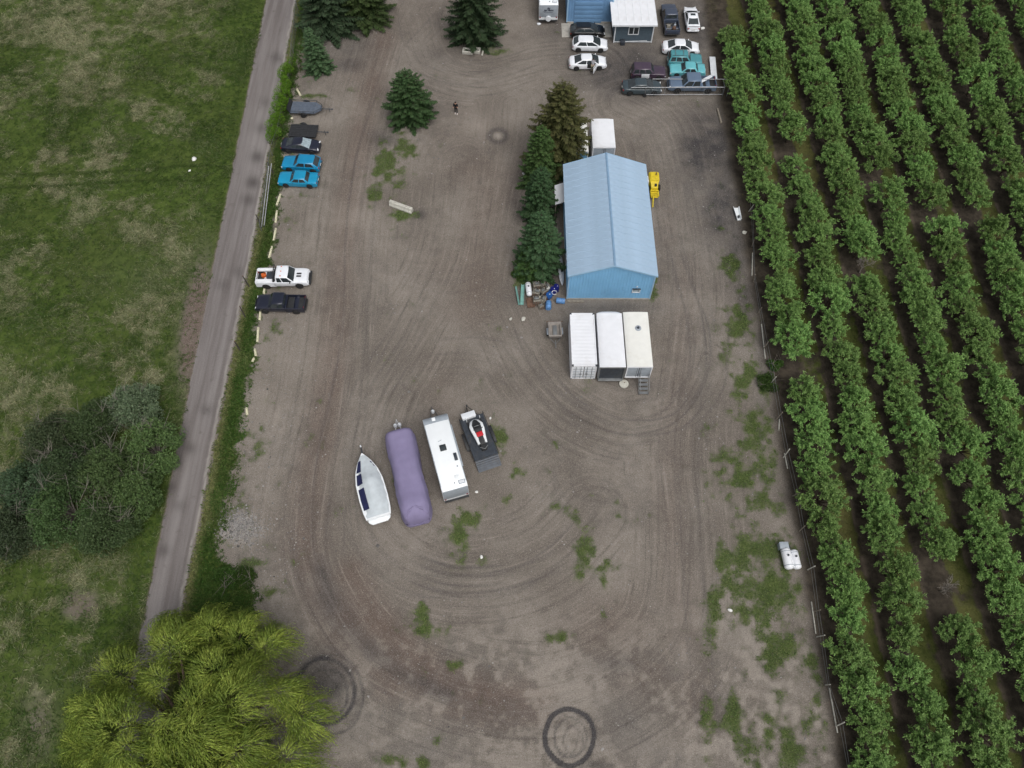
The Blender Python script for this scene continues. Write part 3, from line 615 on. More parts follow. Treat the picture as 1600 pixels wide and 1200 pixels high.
def dead_variant(seed):
    r = random.Random(seed); mb = MB()
    def grow(p, d, L, rad, lev):
        q = p + d * L; mid = (p + q) / 2 + Vector((r.uniform(-.1, .1), r.uniform(-.1, .1), 0)) * L
        mb.tube([p, mid, q], [rad, rad * 0.8, rad * 0.55], 4)
        if lev:
            for _ in range(r.choice((3, 4))):
                nd = (d + Vector((r.uniform(-1, 1), r.uniform(-1, 1), r.uniform(-.2, .7)))).normalized(); grow(p + (q - p) * r.uniform(.5, 1), nd, L * r.uniform(.55, .85), rad * 0.6, lev - 1)
    grow(Vector((0, 0, 0)), Vector((0, 0, 1)), 0.9, 0.09, 4); return mb.mesh('dead_branches', smooth=0)
DEAD = dead_variant(3)
rr = random.Random(31); rowname = ['orchard row nearest the yard'] + [ordinal(i) + ' orchard row from the yard' for i in range(1, 10)]
rowname[1:] = [ordinal(i) + ' orchard row from the yard' for i in range(1, 10)]
gaps = {0: [(1255, 560), (1310, 800), (1335, 945)], 1: [(1250, 232)], 2: [(1350, 405), (1485, 905)], 3: [(1380, 290)], 4: [(1470, 330)], 5: [(1600, 340)]}
deadpos = [(2, G(1360, 412, 1.5).y), (2, G(1488, 918, 1.5).y)]
for ri, rx in enumerate(ROWX):
    y = -6.0 + rr.uniform(0, 2); cnt = 0; zc = {'below the bottom edge': 0, 'past the right edge': 0, 'past the top edge': 0}; gy = [G(px, py, 2).y for px, py in gaps.get(ri, [])]; dy = [d for (k, d) in deadpos if k == ri]
    while y < (84.5 if ri == 0 else 101):
        y += rr.uniform(2.3, 3.0); x = rx + rr.uniform(-.38, .38)
        pxv = 800 + FPX * x / ((CAM_H - 2) * S_ + y * C_)
        if pxv > 1680: continue
        if any(abs(y - g) < 1.05 for g in gy) or any(abs(y - g) < 1.5 for g in dy): continue
        sc = rr.uniform(0.8, 1.14); inside = bool(y > 1.0 and pxv < 1610 and y < 92); zone = 'below the bottom edge' if y <= 1.0 else ('past the right edge' if pxv >= 1610 else 'past the top edge')
        tr = thing('orchard_tree', ('%s fruit tree from the picture bottom in the %s' % (ordinal(cnt), rowname[ri])) if inside else '%s fruit tree %s in the %s' % (ordinal(zc[zone]), zone, rowname[ri]), 'tree', (x, y, 0), rr.uniform(0, 360), 'fruit trees planted in the orchard rows')
        tr.scale = (sc * 1.1, sc * 1.05, sc * rr.uniform(0.9, 1.1)); wv, cv = OV[rr.randrange(9)]
        link('trunk', wv, 'bark', tr); link('crown', cv, 'leaf', tr); cnt += inside; zc[zone] = zc.get(zone, 0) + (not inside)
for n, (ri, dyv) in enumerate(deadpos):
    d = thing('dead_tree', ['bare dead fruit tree with grey twigs, upper of two in the third orchard row', 'bare dead fruit tree with grey twigs, lower of two in the third orchard row'][n], 'tree', (ROWX[ri] + (0.1 if n else 0.3), dyv, 0), 60 * n, 'dead trees in the orchard')
    link('branches', DEAD, 'bark_grey', d)

# ------------------------------------------------------------------ conifers
def spruce(label, base, h, r, seed, c0, c1, dens=1.0, cone=0.85, group='spruces around the yard', lean=(0, 0), droop=0.35):
    rs = np.random.RandomState(seed); root = thing('spruce_tree', label, 'tree', (base.x, base.y, 0), 0, group)
    tk = MB(); tk.tube([(0, 0, -0.1), (lean[0] * .5, lean[1] * .5, h * 0.5), (lean[0], lean[1], h)], [0.05 + h * 0.018, h * 0.012, 0.02], 8); tk.build('trunk', 'bark', root)
    V = []; Q = []; C = []; k = 0; z = 0.35
    bl = MB()
    while z < h * 0.985:
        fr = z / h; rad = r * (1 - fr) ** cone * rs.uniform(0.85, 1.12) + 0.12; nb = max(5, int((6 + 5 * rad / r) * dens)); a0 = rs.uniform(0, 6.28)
        for i in range(nb):
            a = a0 + 2 * math.pi * i / nb + rs.uniform(-.25, .25); L = rad * rs.uniform(0.72, 1.15)
            o = np.array([lean[0] * fr, lean[1] * fr, z + rs.uniform(-.1, .1)]); dr = np.array([math.cos(a), math.sin(a), 0.0])
            dz = (0.25 * fr - droop * (1 - fr)) * L
            pt = lambda t: o + dr * L * t + np.array([0, 0, dz * t + 0.28 * L * t * t * 0.5])
            if L > 0.9: bl.tube([o, pt(0.5), pt(0.85)], [0.03, 0.02, 0.008], 3, caps=False)
            m = max(5, int(L * 7.0 * dens)); ts = (np.arange(m) + 0.7) / m; ts = 0.12 + 0.88 * ts
            for sd in (-1, 0, 1, 2):
                tt = ts if sd in (-1, 1) else ts[m // 4:]
                if sd == 2: tt = tt[::2]
                base_p = np.array([pt(t_) for t_ in tt]); side = np.array([-dr[1], dr[0], 0.0])
                tw = (0.36 * L * (1.08 - tt) + 0.16) * rs.uniform(0.7, 1.2, len(tt))
                if sd == 0: D = dr[None] * 1 + np.array([0, 0, -0.15]) + rs.normal(0, 0.15, (len(tt), 3)); tw = tw * 0.6 + 0.1
                elif sd == 2: D = dr[None] * 0.5 + np.array([0, 0, -0.8]) + rs.normal(0, 0.2, (len(tt), 3)); tw = tw * 0.5
                else: D = dr[None] * 0.75 + side[None] * sd + np.array([0, 0, -0.22]) + rs.normal(0, 0.14, (len(tt), 3))
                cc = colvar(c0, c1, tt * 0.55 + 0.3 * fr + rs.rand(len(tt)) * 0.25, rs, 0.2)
                v, q, c = leaf_quads(base_p, D, tw, 0.10 + 0.10 * tw, rs, cc, 2.2)
                V.append(v); Q.append(q + k); C.append(c); k += len(v)
        z += max(0.14, (0.30 + 0.035 * h * (1 - fr)) * rs.uniform(0.75, 1.15) / dens ** 0.5 * 0.62)
    cr = link('crown', np_mesh('spruce_crown', np.concatenate(V), np.concatenate(Q), np.concatenate(C)), 'needle', root)
    if bl.v: bl.build('limbs', 'bark', root, smooth=0)
    return root
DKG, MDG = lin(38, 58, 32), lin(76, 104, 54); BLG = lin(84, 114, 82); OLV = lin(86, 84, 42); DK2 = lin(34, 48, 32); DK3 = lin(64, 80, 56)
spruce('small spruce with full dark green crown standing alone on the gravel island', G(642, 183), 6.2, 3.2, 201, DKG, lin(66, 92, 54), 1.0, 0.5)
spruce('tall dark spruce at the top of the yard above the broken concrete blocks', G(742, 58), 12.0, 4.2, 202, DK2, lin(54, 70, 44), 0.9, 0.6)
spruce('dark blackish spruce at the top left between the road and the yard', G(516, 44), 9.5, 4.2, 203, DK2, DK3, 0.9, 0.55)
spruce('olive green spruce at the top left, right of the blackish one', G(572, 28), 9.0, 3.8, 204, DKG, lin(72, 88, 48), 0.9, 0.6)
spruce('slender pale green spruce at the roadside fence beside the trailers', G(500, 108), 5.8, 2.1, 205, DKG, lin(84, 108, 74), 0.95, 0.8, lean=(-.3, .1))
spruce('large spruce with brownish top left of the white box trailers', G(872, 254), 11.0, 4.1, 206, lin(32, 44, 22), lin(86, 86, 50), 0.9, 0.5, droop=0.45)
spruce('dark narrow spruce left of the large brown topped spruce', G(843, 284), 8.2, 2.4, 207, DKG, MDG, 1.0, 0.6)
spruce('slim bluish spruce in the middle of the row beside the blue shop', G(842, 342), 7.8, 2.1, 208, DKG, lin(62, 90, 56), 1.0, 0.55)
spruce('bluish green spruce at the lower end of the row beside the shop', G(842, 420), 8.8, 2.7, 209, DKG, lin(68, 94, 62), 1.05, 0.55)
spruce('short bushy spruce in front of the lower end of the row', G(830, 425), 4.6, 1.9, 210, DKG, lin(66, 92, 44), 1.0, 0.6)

# ------------------------------------------------------------------ leafy shrubs, hedge, thicket
def leaf_blob(centers, radii, n_each, rs, c0, c1, size, flat=0.8, sh=1.0):
    V = []; Q = []; C = []; k = 0
    for c, r, n in zip(centers, radii, n_each):
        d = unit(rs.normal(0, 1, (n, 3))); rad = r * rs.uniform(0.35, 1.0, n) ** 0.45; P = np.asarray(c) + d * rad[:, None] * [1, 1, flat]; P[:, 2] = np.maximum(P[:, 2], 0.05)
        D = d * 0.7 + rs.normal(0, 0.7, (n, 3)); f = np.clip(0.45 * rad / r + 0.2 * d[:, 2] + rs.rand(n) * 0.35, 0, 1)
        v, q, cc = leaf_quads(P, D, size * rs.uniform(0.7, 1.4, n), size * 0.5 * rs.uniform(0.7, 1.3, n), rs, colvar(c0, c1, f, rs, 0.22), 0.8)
        V.append(v); Q.append(q + k); C.append(cc); k += len(v)
    return np.concatenate(V), np.concatenate(Q), np.concatenate(C)
def shrub(name, label, base, R, Hh, seed, c0, c1, size=0.16, nclump=22, per=220, twigs=8, group=None, barkm='bark_grey', cat='shrub', tw_len=1.15):
    rs = np.random.RandomState(seed); root = thing(name, label, cat, (base.x, base.y, 0), 0, group); st = MB(); cen = []; rad = []
    for i in range(nclump):
        a = rs.uniform(0, 6.28); q = math.sqrt(rs.rand()); x, y = R * 0.82 * q * math.cos(a), R * 0.82 * q * math.sin(a); z = Hh * (1 - 0.62 * q * q) * rs.uniform(0.62, 1.0) - 0.3
        cen.append((x, y, max(z, 0.3))); rad.append(rs.uniform(0.26, 0.46) * R ** 0.7)
        st.tube([(x * 0.1, y * 0.1, 0), (x * 0.5, y * 0.5, z * 0.6), (x, y, z)], [0.06, 0.04, 0.012], 4, caps=False)
    for i in range(twigs):
        a = rs.uniform(0, 6.28); q = rs.uniform(0.4, 1.0); p = Vector((R * q * math.cos(a), R * q * math.sin(a), Hh * (1 - 0.45 * q * q) * rs.uniform(0.85, 1.1)))
        st.tube([(p.x * .4, p.y * .4, p.z * .5), p], [0.035, 0.01], 4, caps=False)
        for _ in range(6):
            d = Vector((rs.uniform(-1, 1), rs.uniform(-1, 1), rs.uniform(-.1, .8))).normalized() * rs.uniform(.5, 1.3) * tw_len; st.tube([p * rs.uniform(.75, 1.0), p + d], [0.018, 0.006], 3, caps=False)
    v, q, c = leaf_blob(cen, rad, [per] * nclump, rs, c0, c1, size)
    link('crown', np_mesh('shrub_crown', v, q, c), 'leaf', root); st.build('stems', barkm, root, smooth=0); return root
TG = 'overgrown thicket beside the road'
tk0, tk1 = lin(60, 78, 46), lin(76, 98, 48)
for i, (px, py, R, Hh, c1, lab) in enumerate([
        (205, 640, 2.3, 2.6, lin(104, 124, 88), 'pale greyish shrub at the upper right of the roadside thicket'),
        (238, 700, 2.3, 3.0, lin(92, 122, 56), 'bright green shrub of the thicket closest to the road'),
        (150, 670, 2.5, 3.2, lin(66, 88, 44), 'dull green shrub at the top of the roadside thicket'),
        (85, 690, 2.6, 2.8, lin(70, 84, 52), 'shrub with bare grey twigs at the upper left of the thicket'),
        (180, 745, 2.7, 3.8, lin(78, 102, 46), 'tall round shrub in the middle of the roadside thicket'),
        (60, 760, 2.8, 3.2, lin(62, 84, 56), 'greyish green shrub at the left edge of the thicket'),
        (215, 770, 1.9, 3.0, lin(84, 112, 50), 'small green shrub at the right side of the thicket below the bright one'),
        (110, 800, 2.8, 3.6, lin(70, 98, 44), 'broad green shrub at the lower left of the thicket'),
        (165, 825, 2.2, 3.0, lin(74, 96, 50), 'leafy shrub at the bottom of the thicket above its dark shadow'),
        (20, 830, 2.4, 2.6, lin(66, 82, 54), 'sparse twiggy shrub at the left border of the picture below the thicket'),
        (120, 735, 2.3, 3.6, lin(58, 78, 42), 'dark shrub in the centre left of the thicket with dead twigs')]):
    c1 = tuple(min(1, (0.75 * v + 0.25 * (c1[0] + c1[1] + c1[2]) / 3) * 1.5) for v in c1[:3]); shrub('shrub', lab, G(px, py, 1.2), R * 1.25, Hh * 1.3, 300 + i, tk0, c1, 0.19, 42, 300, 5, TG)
# bright hedge along the fence at the top left
rs = np.random.RandomState(77); hd = thing('hedge', 'bright green hedge along the roadside fence beside the trailers', 'hedge', (G(443, 165).x, G(443, 165).y, 0))
hx, hy = hd.location.x, hd.location.y; cen = []; rad = []; stm = MB()
for k in range(44):
    f = k / 43; p = G(452 - 26 * f + rs.uniform(-7, 7), 102 + 116 * f, 0.7); z = rs.uniform(0.6, 1.6); cen.append((p.x - hx, p.y - hy, z)); rad.append(rs.uniform(0.45, 0.7)); stm.tube([(p.x - hx, p.y - hy, 0), (p.x - hx, p.y - hy, z)], 0.025, 4)
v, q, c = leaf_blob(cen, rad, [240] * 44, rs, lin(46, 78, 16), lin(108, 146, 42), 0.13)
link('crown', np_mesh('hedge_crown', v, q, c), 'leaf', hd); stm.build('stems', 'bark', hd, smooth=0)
# low weeds bushes by the orchard edge and in the corner
for i, (px, py, R, Hh, lab) in enumerate([(1200, 600, 1.1, 1.0, 'dark green bush at the orchard edge beside the weedy gravel'), (1210, 572, .8, .8, 'small bush at the orchard edge above the larger dark bush'), (385, 905, 1.0, .7, 'low dark bush between the gravel heap and the willow'), (355, 905, 1.1, .8, 'low bush at the foot of the gravel heap beside the road'), (815, 430, 1.0, 1.0, 'green bush growing at the left foot of the shop spruces')]):
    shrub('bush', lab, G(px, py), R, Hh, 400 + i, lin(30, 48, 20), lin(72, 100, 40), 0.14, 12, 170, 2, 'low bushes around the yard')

# ------------------------------------------------------------------ willow
def willow():
    rs = np.random.RandomState(91); bx, by = -23.6, 3.4
    root = thing('willow_tree', 'big yellow green weeping willow at the bottom left corner beside the yard', 'tree', (bx, by, 0))
    wood = MB(); wood.tube([(0, 0, -.1), (0.1, 0.1, 1.5), (0, 0.2, 3.2)], [0.75, 0.55, 0.5], 10)
    V = []; Q = []; C = []; k = 0; lobes = []
    tries = 0
    while len(lobes) < 34 and tries < 6000:
        tries += 1
        a = rs.uniform(0, 6.28); q = math.sqrt(rs.rand()) * 0.95; x, y = 9.0 * q * math.cos(a), 8.7 * q * math.sin(a)
        if math.hypot(x + 2.3, y - 1.2) < 1.7: continue
        if any((x - l[0]) ** 2 + (y - l[1]) ** 2 < (1.7 + 0.7 * rs.rand()) ** 2 for l in lobes): continue
        z = 9.4 * math.sqrt(max(0.15, 1 - 0.78 * q * q)) * rs.uniform(0.8, 1.14); lobes.append((x, y, z))
    for (x, y, z) in lobes:
        wood.tube([(0, 0.2, 3.0), (x * .35, y * .35, 3.0 + (z - 3) * .55), (x * .75, y * .75, z * 0.86), (x, y, z * .97)], [0.2, 0.14, 0.08, 0.02], 5, caps=False)
        n = 570; sw = math.atan2(y, x) + rs.normal(0, 0.7); R0 = rs.uniform(0.8, 1.7)
        q0 = np.sqrt(rs.rand(n)); a0 = rs.uniform(0, 6.28, n); s0 = np.stack([x + R0 * q0 * np.cos(a0), y + R0 * q0 * np.sin(a0), z + 0.7 * (1 - q0 ** 2) + rs.normal(0, 0.18, n)], 1)
        clump = np.round(a0 / 6.28 * 9) * 0.7
        out = np.stack([np.cos(a0) * q0 + 0.75 * math.cos(sw) + 0.45 * np.cos(clump * 3 + x), np.sin(a0) * q0 + 0.75 * math.sin(sw) + 0.45 * np.sin(clump * 3 + x), np.zeros(n)], 1) + rs.normal(0, 0.16, (n, 3)) * [1, 1, 0]
        dirs = unit(out); reach = rs.uniform(0.5, 1.5, n); drop = rs.uniform(0.9, 3.4, n) * (0.5 + 0.8 * q0); m = 8; ts = np.linspace(0, 1, m)
        swirl = np.sin(clump * 5 + y) * 0.45 + rs.normal(0, 0.18, n); tone = np.clip(0.45 + 0.35 * np.sin(clump * 7 + x * 3) + rs.normal(0, 0.18, n), 0, 1); pts = []
        for t_ in ts:
            hd = reach * (1 - (1 - t_) ** 2); vz = 0.30 * reach * math.sin(min(1, t_ * 2.0) * math.pi) - drop * t_ ** 1.8
            sidev = np.stack([-dirs[:, 1], dirs[:, 0], np.zeros(n)], 1) * (swirl * t_ ** 1.4)[:, None]
            pts.append(s0 + dirs * hd[:, None] + sidev + np.stack([np.zeros(n), np.zeros(n), vz], 1))
        pts = np.stack(pts, 1); pts[..., 2] = np.maximum(pts[..., 2], 0.5)
        for s in range(m - 1):
            P0 = pts[:, s]; P1 = pts[:, s + 1]; D = P1 - P0; L = np.linalg.norm(D, axis=1)
            cc = colvar(lin(80, 104, 38), lin(170, 186, 86), 0.15 + 0.75 * tone + 0.1 * (s / m), rs, 0.24)
            v, q_, c_ = leaf_quads(P0, D, L * 1.1, 0.042, rs, cc, 1.2); V.append(v); Q.append(q_ + k); C.append(c_); k += len(v)
            if s % 2: continue
            J = rs.normal(0, 0.4, D.shape); v, q_, c_ = leaf_quads(P0 + D * rs.rand(n, 1), unit(D) + J, 0.15, 0.04, rs, cc * 0.95, 1.0); V.append(v); Q.append(q_ + k); C.append(c_); k += len(v)
    link('crown', np_mesh('willow_crown', np.concatenate(V), np.concatenate(Q), np.concatenate(C)), 'leaf', root)
    wood.build('trunk', 'bark', root)
willow()

# ------------------------------------------------------------------ buildings
def ribbed(mb, o, ex, ez, L, Hf, pitch=0.3, depth=0.03, n=None):
    """ribbed sheet: origin o, horizontal unit ex, vertical unit ez, length L, height function Hf(s)->(z0,z1)"""
    nrm = Vector(ex).cross(Vector(ez)).normalized(); ex = Vector(ex); ez = Vector(ez); o = Vector(o); s = 0.0; ss = []
    while s < L - 1e-6:
        for d, off in ((0, 0), (pitch * 0.72, 0), (pitch * 0.80, depth), (pitch * 0.92, depth)):
            if s + d < L: ss.append((s + d, off))
        s += pitch
    ss.append((L, 0)); V = []; F = []
    for d, off in ss:
        z0, z1 = Hf(d); V.append(o + ex * d + nrm * off + ez * z0); V.append(o + ex * d + nrm * off + ez * z1)
    for i in range(len(ss) - 1): F.append((2 * i, 2 * i + 2, 2 * i + 3, 2 * i + 1))
    mb.add(V, F)

def roof_panel_mesh(wd, L, th=0.03):
    mb = MB(); ys = [0, wd * 0.31, wd * 0.34, wd * 0.37, wd * 0.64, wd * 0.67, wd * 0.70, wd * 0.955, wd * 0.975, wd * 0.99]; zs = [0, 0, .008, 0, 0, .008, 0, 0, .022, .0]
    rings = [[(0, y, z + th) for y, z in zip(ys, zs)] + [(0, ys[-1], 0), (0, 0, 0)], [(L, y, z + th) for y, z in zip(ys, zs)] + [(L, ys[-1], 0), (L, 0, 0)]]
    return mb.loft(rings).mesh('roof_panel', smooth=0)

def gable_shop():
    x0, x1, y0, y1 = 5.56, 14.6, 45.5, 60.35; EA, RI = 4.3, 6.05; cx = (x0 + x1) / 2
    wx0, wx1, wy0, wy1 = x0 + 0.2, x1 - 0.2, y0 + 0.25, y1 - 0.3
    r = thing('shop_building', 'long light blue metal shop with gabled roof in the middle of the yard', 'building', (cx, (y0 + y1) / 2, 0)); ox, oy = cx, (y0 + y1) / 2
    sl = (RI - EA) / (cx - x0); zat = lambda x: RI - abs(x - cx) * sl - 0.06
    wall = MB()
    ribbed(wall, (wx0 - ox, wy0 - oy, 0), (1, 0, 0), (0, 0, 1), wx1 - wx0, lambda d: (0.12, zat(wx0 + d)), 0.3)
    ribbed(wall, (wx1 - ox, wy1 - oy, 0), (-1, 0, 0), (0, 0, 1), wx1 - wx0, lambda d: (0.12, zat(wx1 - d)), 0.3)
    ribbed(wall, (wx0 - ox, wy1 - oy, 0), (0, -1, 0), (0, 0, 1), wy1 - wy0, lambda d: (0.12, zat(wx0)), 0.3)
    ribbed(wall, (wx1 - ox, wy0 - oy, 0), (0, 1, 0), (0, 0, 1), wy1 - wy0, lambda d: (0.12, zat(wx1)), 0.3)
    wall.build('wall', 'wall_blue', r, smooth=0)
    MB().box(((wx0 + wx1) / 2 - ox, (wy0 + wy1) / 2 - oy, 0.05), (wx1 - wx0 + 0.1, wy1 - wy0 + 0.1, 0.2)).build('foundation', 'concrete', r)
    L = math.hypot(cx - x0, RI - EA) + 0.02; ang = math.atan2(RI - EA, cx - x0); n = 17; wd = (y1 - y0) / n; pm = roof_panel_mesh(wd, L); pm.materials.append(M['roof_blue'])
    deck = MB(); deck.loft([[(x0 + .12 - ox, y - oy, EA + .02), (0, y - oy, RI - 0.02), (x1 - .12 - ox, y - oy, EA + .02), (x1 - .12 - ox, y - oy, EA - .12), (0, y - oy, RI - .16), (x0 + .12 - ox, y - oy, EA - .12)] for y in (y0 + .05, y1 - .05)])
    roof = deck.build('roof', 'trim_blue', r, smooth=0)
    for k in range(n):
        p = link('roof_panel', pm, None, roof); p.location = (x0 - ox, y0 + k * wd - oy, EA + .03); p.rotation_euler = (0, -ang, 0)
        p = link('roof_panel', pm, None, roof); p.location = (x1 - ox, y0 + (k + 1) * wd - oy, EA + .03); p.rotation_euler = (0, -ang, math.pi)
    cap = MB(); cap.loft([[(-.13, y - oy, RI + .03), (0, y - oy, RI + .10), (.13, y - oy, RI + .03), (0, y - oy, RI + 0.02)] for y in (y0 - .03, y1 + .03)]); cap.build('ridge_cap', 'ridge_blue', roof, smooth=0)
    for yy, sg in ((y0 - 0.02, -1), (y1 + 0.02, 1)):
        for sx in (-1, 1):
            f = MB(); xe = (x0 if sx < 0 else x1) - ox
            f.loft([[(xe, yy - oy - .03, EA - .12), (xe, yy - oy + .03, EA - .12), (xe, yy - oy + .03, EA + .08), (xe, yy - oy - .03, EA + .08)], [(0, yy - oy - .03, RI - .12), (0, yy - oy + .03, RI - .12), (0, yy - oy + .03, RI + .08), (0, yy - oy - .03, RI + .08)]])
            f.build('fascia', 'trim_blue', roof, smooth=0)
    for (x, y) in ((wx0, wy0), (wx1, wy0), (wx0, wy1), (wx1, wy1)): MB().box((x - ox, y - oy, EA / 2), (0.14, 0.14, EA - 0.2)).build('corner_trim', 'trim_blue', r)
    # small high window on the gable end
    wxp = G(993, 455, 1.2).x - ox
    fr = MB(); [fr.box((wxp + a, wy0 - oy - .05, 1.55 + b), s_) for a, b, s_ in ((0, .28, (.84, .1, .08)), (0, -.28, (.84, .1, .08)), (-.38, 0, (.08, .1, .5)), (.38, 0, (.08, .1, .5)))]
    wn = fr.build('window', 'trim_white', r); MB().box((wxp, wy0 - oy - .03, 1.55), (.7, .03, .5)).build('pane', 'glass_pale', wn); MB().box((wxp, wy0 - oy - .06, 1.88), (.86, .18, .05)).build('hood', 'dark_steel', wn)
    MB().box((wxp, wy0 - oy - .05, 2.25), (.12, .1, .12)).build('vent', 'trim_white', r, bevel=.02)
    MB().box((-0.2, wy1 - oy + .05, 1.4), (3.2, .08, 2.7)).build('rear_door', 'trim_white', r)
    MB().box((wx1 - ox + .05, 2.0, 1.05), (.07, .95, 2.05)).build('door', 'trim_white', r)
    dw = MB(); dw.box((wx0 - ox - .04, -3.2, 1.05), (.07, .95, 2.05)); dw.build('door', 'trim_white', r)
    MB().box((-3.4, wy0 - oy - .3, .04), (1.8, .3, .08)).build('step_plank', 'wood', r)
    # lean-to canopy on the left wall
    a, b_ = G(868, 288, 2.6), G(868, 318, 2.6); lx0 = a.x - 0.1; c = MB()
    c.loft([[(lx0 - ox, b_.y - oy, 2.35), (wx0 - ox - .02, b_.y - oy, 2.85), (wx0 - ox - .02, a.y - oy, 2.85), (lx0 - ox, a.y - oy, 2.35)], [(lx0 - ox, b_.y - oy, 2.42), (wx0 - ox - .02, b_.y - oy, 2.92), (wx0 - ox - .02, a.y - oy, 2.92), (lx0 - ox, a.y - oy, 2.42)]])
    cn = c.build('canopy', 'white_metal', r, smooth=0)
    for yy in (a.y, b_.y): MB().box((lx0 - ox + .08, yy - oy + (.1 if yy == b_.y else -.1), 1.18), (.09, .09, 2.36)).build('post', 'wood', cn)
gable_shop()

def top_buildings():
    # tall blue building at the top edge
    x0, x1, y0, y1 = 7.2, 13.0, 89.5, 106.0; cx = (x0 + x1) / 2; cy = (y0 + y1) / 2
    r = thing('blue_building', 'tall blue metal building cut off by the top edge of the picture', 'building', (cx, cy, 0))
    w_ = MB(); hgt = lambda x: 4.4 + 1.0 * (1 - abs(x - cx) / (x1 - cx))
    ribbed(w_, (x0 - cx, y0 - cy, 0), (1, 0, 0), (0, 0, 1), x1 - x0, lambda d: (.1, hgt(x0 + d)), .32)
    ribbed(w_, (x0 - cx, y1 - cy, 0), (0, -1, 0), (0, 0, 1), y1 - y0, lambda d: (.1, 4.4), .32); ribbed(w_, (x1 - cx, y0 - cy, 0), (0, 1, 0), (0, 0, 1), y1 - y0, lambda d: (.1, 4.4), .32)
    ribbed(w_, (x1 - cx, y1 - cy, 0), (-1, 0, 0), (0, 0, 1), x1 - x0, lambda d: (.1, hgt(x1 - d)), .32)
    w_.build('wall', 'wall_blue_old', r, smooth=0)
    MB().loft([[(x0 - cx - .25, y, 4.36), (0, y, 5.45), (x1 - cx + .25, y, 4.36), (x1 - cx + .25, y, 4.46), (0, y, 5.55), (x0 - cx - .25, y, 4.46)] for y in (y0 - cy - .3, y1 - cy + .3)]).build('roof', 'roof_blue', r, smooth=0)
    MB().box((0, y0 - cy - .03, .1), (x1 - x0 + .1, .12, .22)).build('base_trim', 'concrete', r)
    for sx in (-1, 1): MB().box((sx * (x1 - cx), y0 - cy - .02, 2.2), (.14, .14, 4.3)).build('corner_trim', 'trim_blue', r)
    d = MB(); d.box((-.2, y0 - cy - .06, 1.6), (3.6, .06, 3.1)); dr = d.build('overhead_door', 'wall_blue_old', r)
    for k in range(5): MB().box((-.2, y0 - cy - .1, .35 + .62 * k), (3.56, .03, .56)).build('door_section', 'wall_blue_old', dr, bevel=.01)
    # annex with the white roof
    ax0, ax1, ay0, ay1 = 13.15, 18.0, 85.7, 100.0; axc, ayc = (ax0 + ax1) / 2, (ay0 + ay1) / 2
    a = thing('annex_building', 'slate grey annex with bright white roof beside the tall blue building', 'building', (axc, ayc, 0))
    MB().box((0, 0, 1.45), (ax1 - ax0, ay1 - ay0, 2.9)).build('wall', 'wall_slate', a)
    for k in range(11): MB().box((0, ay0 - ayc - .015, .35 + .235 * k), (ax1 - ax0 - .2, .03, .215), rx=-3).build('siding_board', 'wall_slate', a)
    rx0, rx1, ry0 = G(956.5, 42, 2.85).x, G(1027.5, 42, 2.85).x, G(990, 42, 2.85).y
    base = MB(); base.box(((rx0 + rx1) / 2 - axc, (ry0 + ay1 + .3) / 2 - ayc, 2.95), (rx1 - rx0, ay1 + .3 - ry0, .16)); rf = base.build('roof', 'trim_white', a)
    n = 6; wd = (rx1 - rx0) / n
    pmb = MB(); pmb.box((wd / 2 - .012, 0, .02), (wd - .024, ay1 + .3 - ry0, .03)); pmb.box((wd - .03, 0, .045), (.04, ay1 + .3 - ry0, .05)); pm = pmb.mesh('roof_panel', smooth=0); pm.materials.append(M['white_metal'])
    for k in range(n): p = link('roof_panel', pm, None, rf); p.location = (rx0 + k * wd - axc, (ry0 + ay1 + .3) / 2 - ayc, 3.035)
    for sx in (-1, 1): MB().box((sx * (ax1 - axc), ay0 - ayc - .03, 1.4), (.13, .13, 2.78)).build('corner_trim', 'trim_white', a)
    MB().box((0, ay0 - ayc - .05, .12), (ax1 - ax0 - .1, .06, .1)).build('base_trim', 'trim_white', a)
    wx = G(990, 48, 1.7).x - axc; yb = ay0 - ayc - .06; f = MB()
    for p_, s_ in (((0, .52), (1.35, .08, .09)), ((0, -.52), (1.35, .08, .09)), ((-.63, 0), (.09, .08, 1.0)), ((.63, 0), (.09, .08, 1.0)), ((0, 0), (.09, .08, 1.0))): f.box((wx + p_[0], yb, 1.75 + p_[1]), s_)
    wn = f.build('window', 'trim_white', a)
    for sx in (-.315, .315): MB().box((wx + sx, yb + .02, 1.75), (.54, .02, .95)).build('pane', 'glass', wn)
    MB().box((wx - 1.25, yb - .3, .3), (.55, .55, .6)).build('utility_box', 'dark_steel', a, bevel=.04); MB().tube([(wx - .9, yb - .06, .22), (wx + 1.9, yb - .06, .32)], .04, 6).build('pipe', 'trim_white', a)
    # concrete apron
    p0, p1, p2, p3 = G(878, 58), G(956, 58), G(957, 36), G(880, 36); y_ = (p0.y + p1.y) / 2; ap = MB(); ap.box(((p0.x + p1.x) / 2, (y_ + 89.4) / 2, -.02), (p1.x - p0.x, 89.4 - y_, .1))
    tag(ap.build('concrete_apron', 'concrete', bevel=.01), kind='structure')
top_buildings()

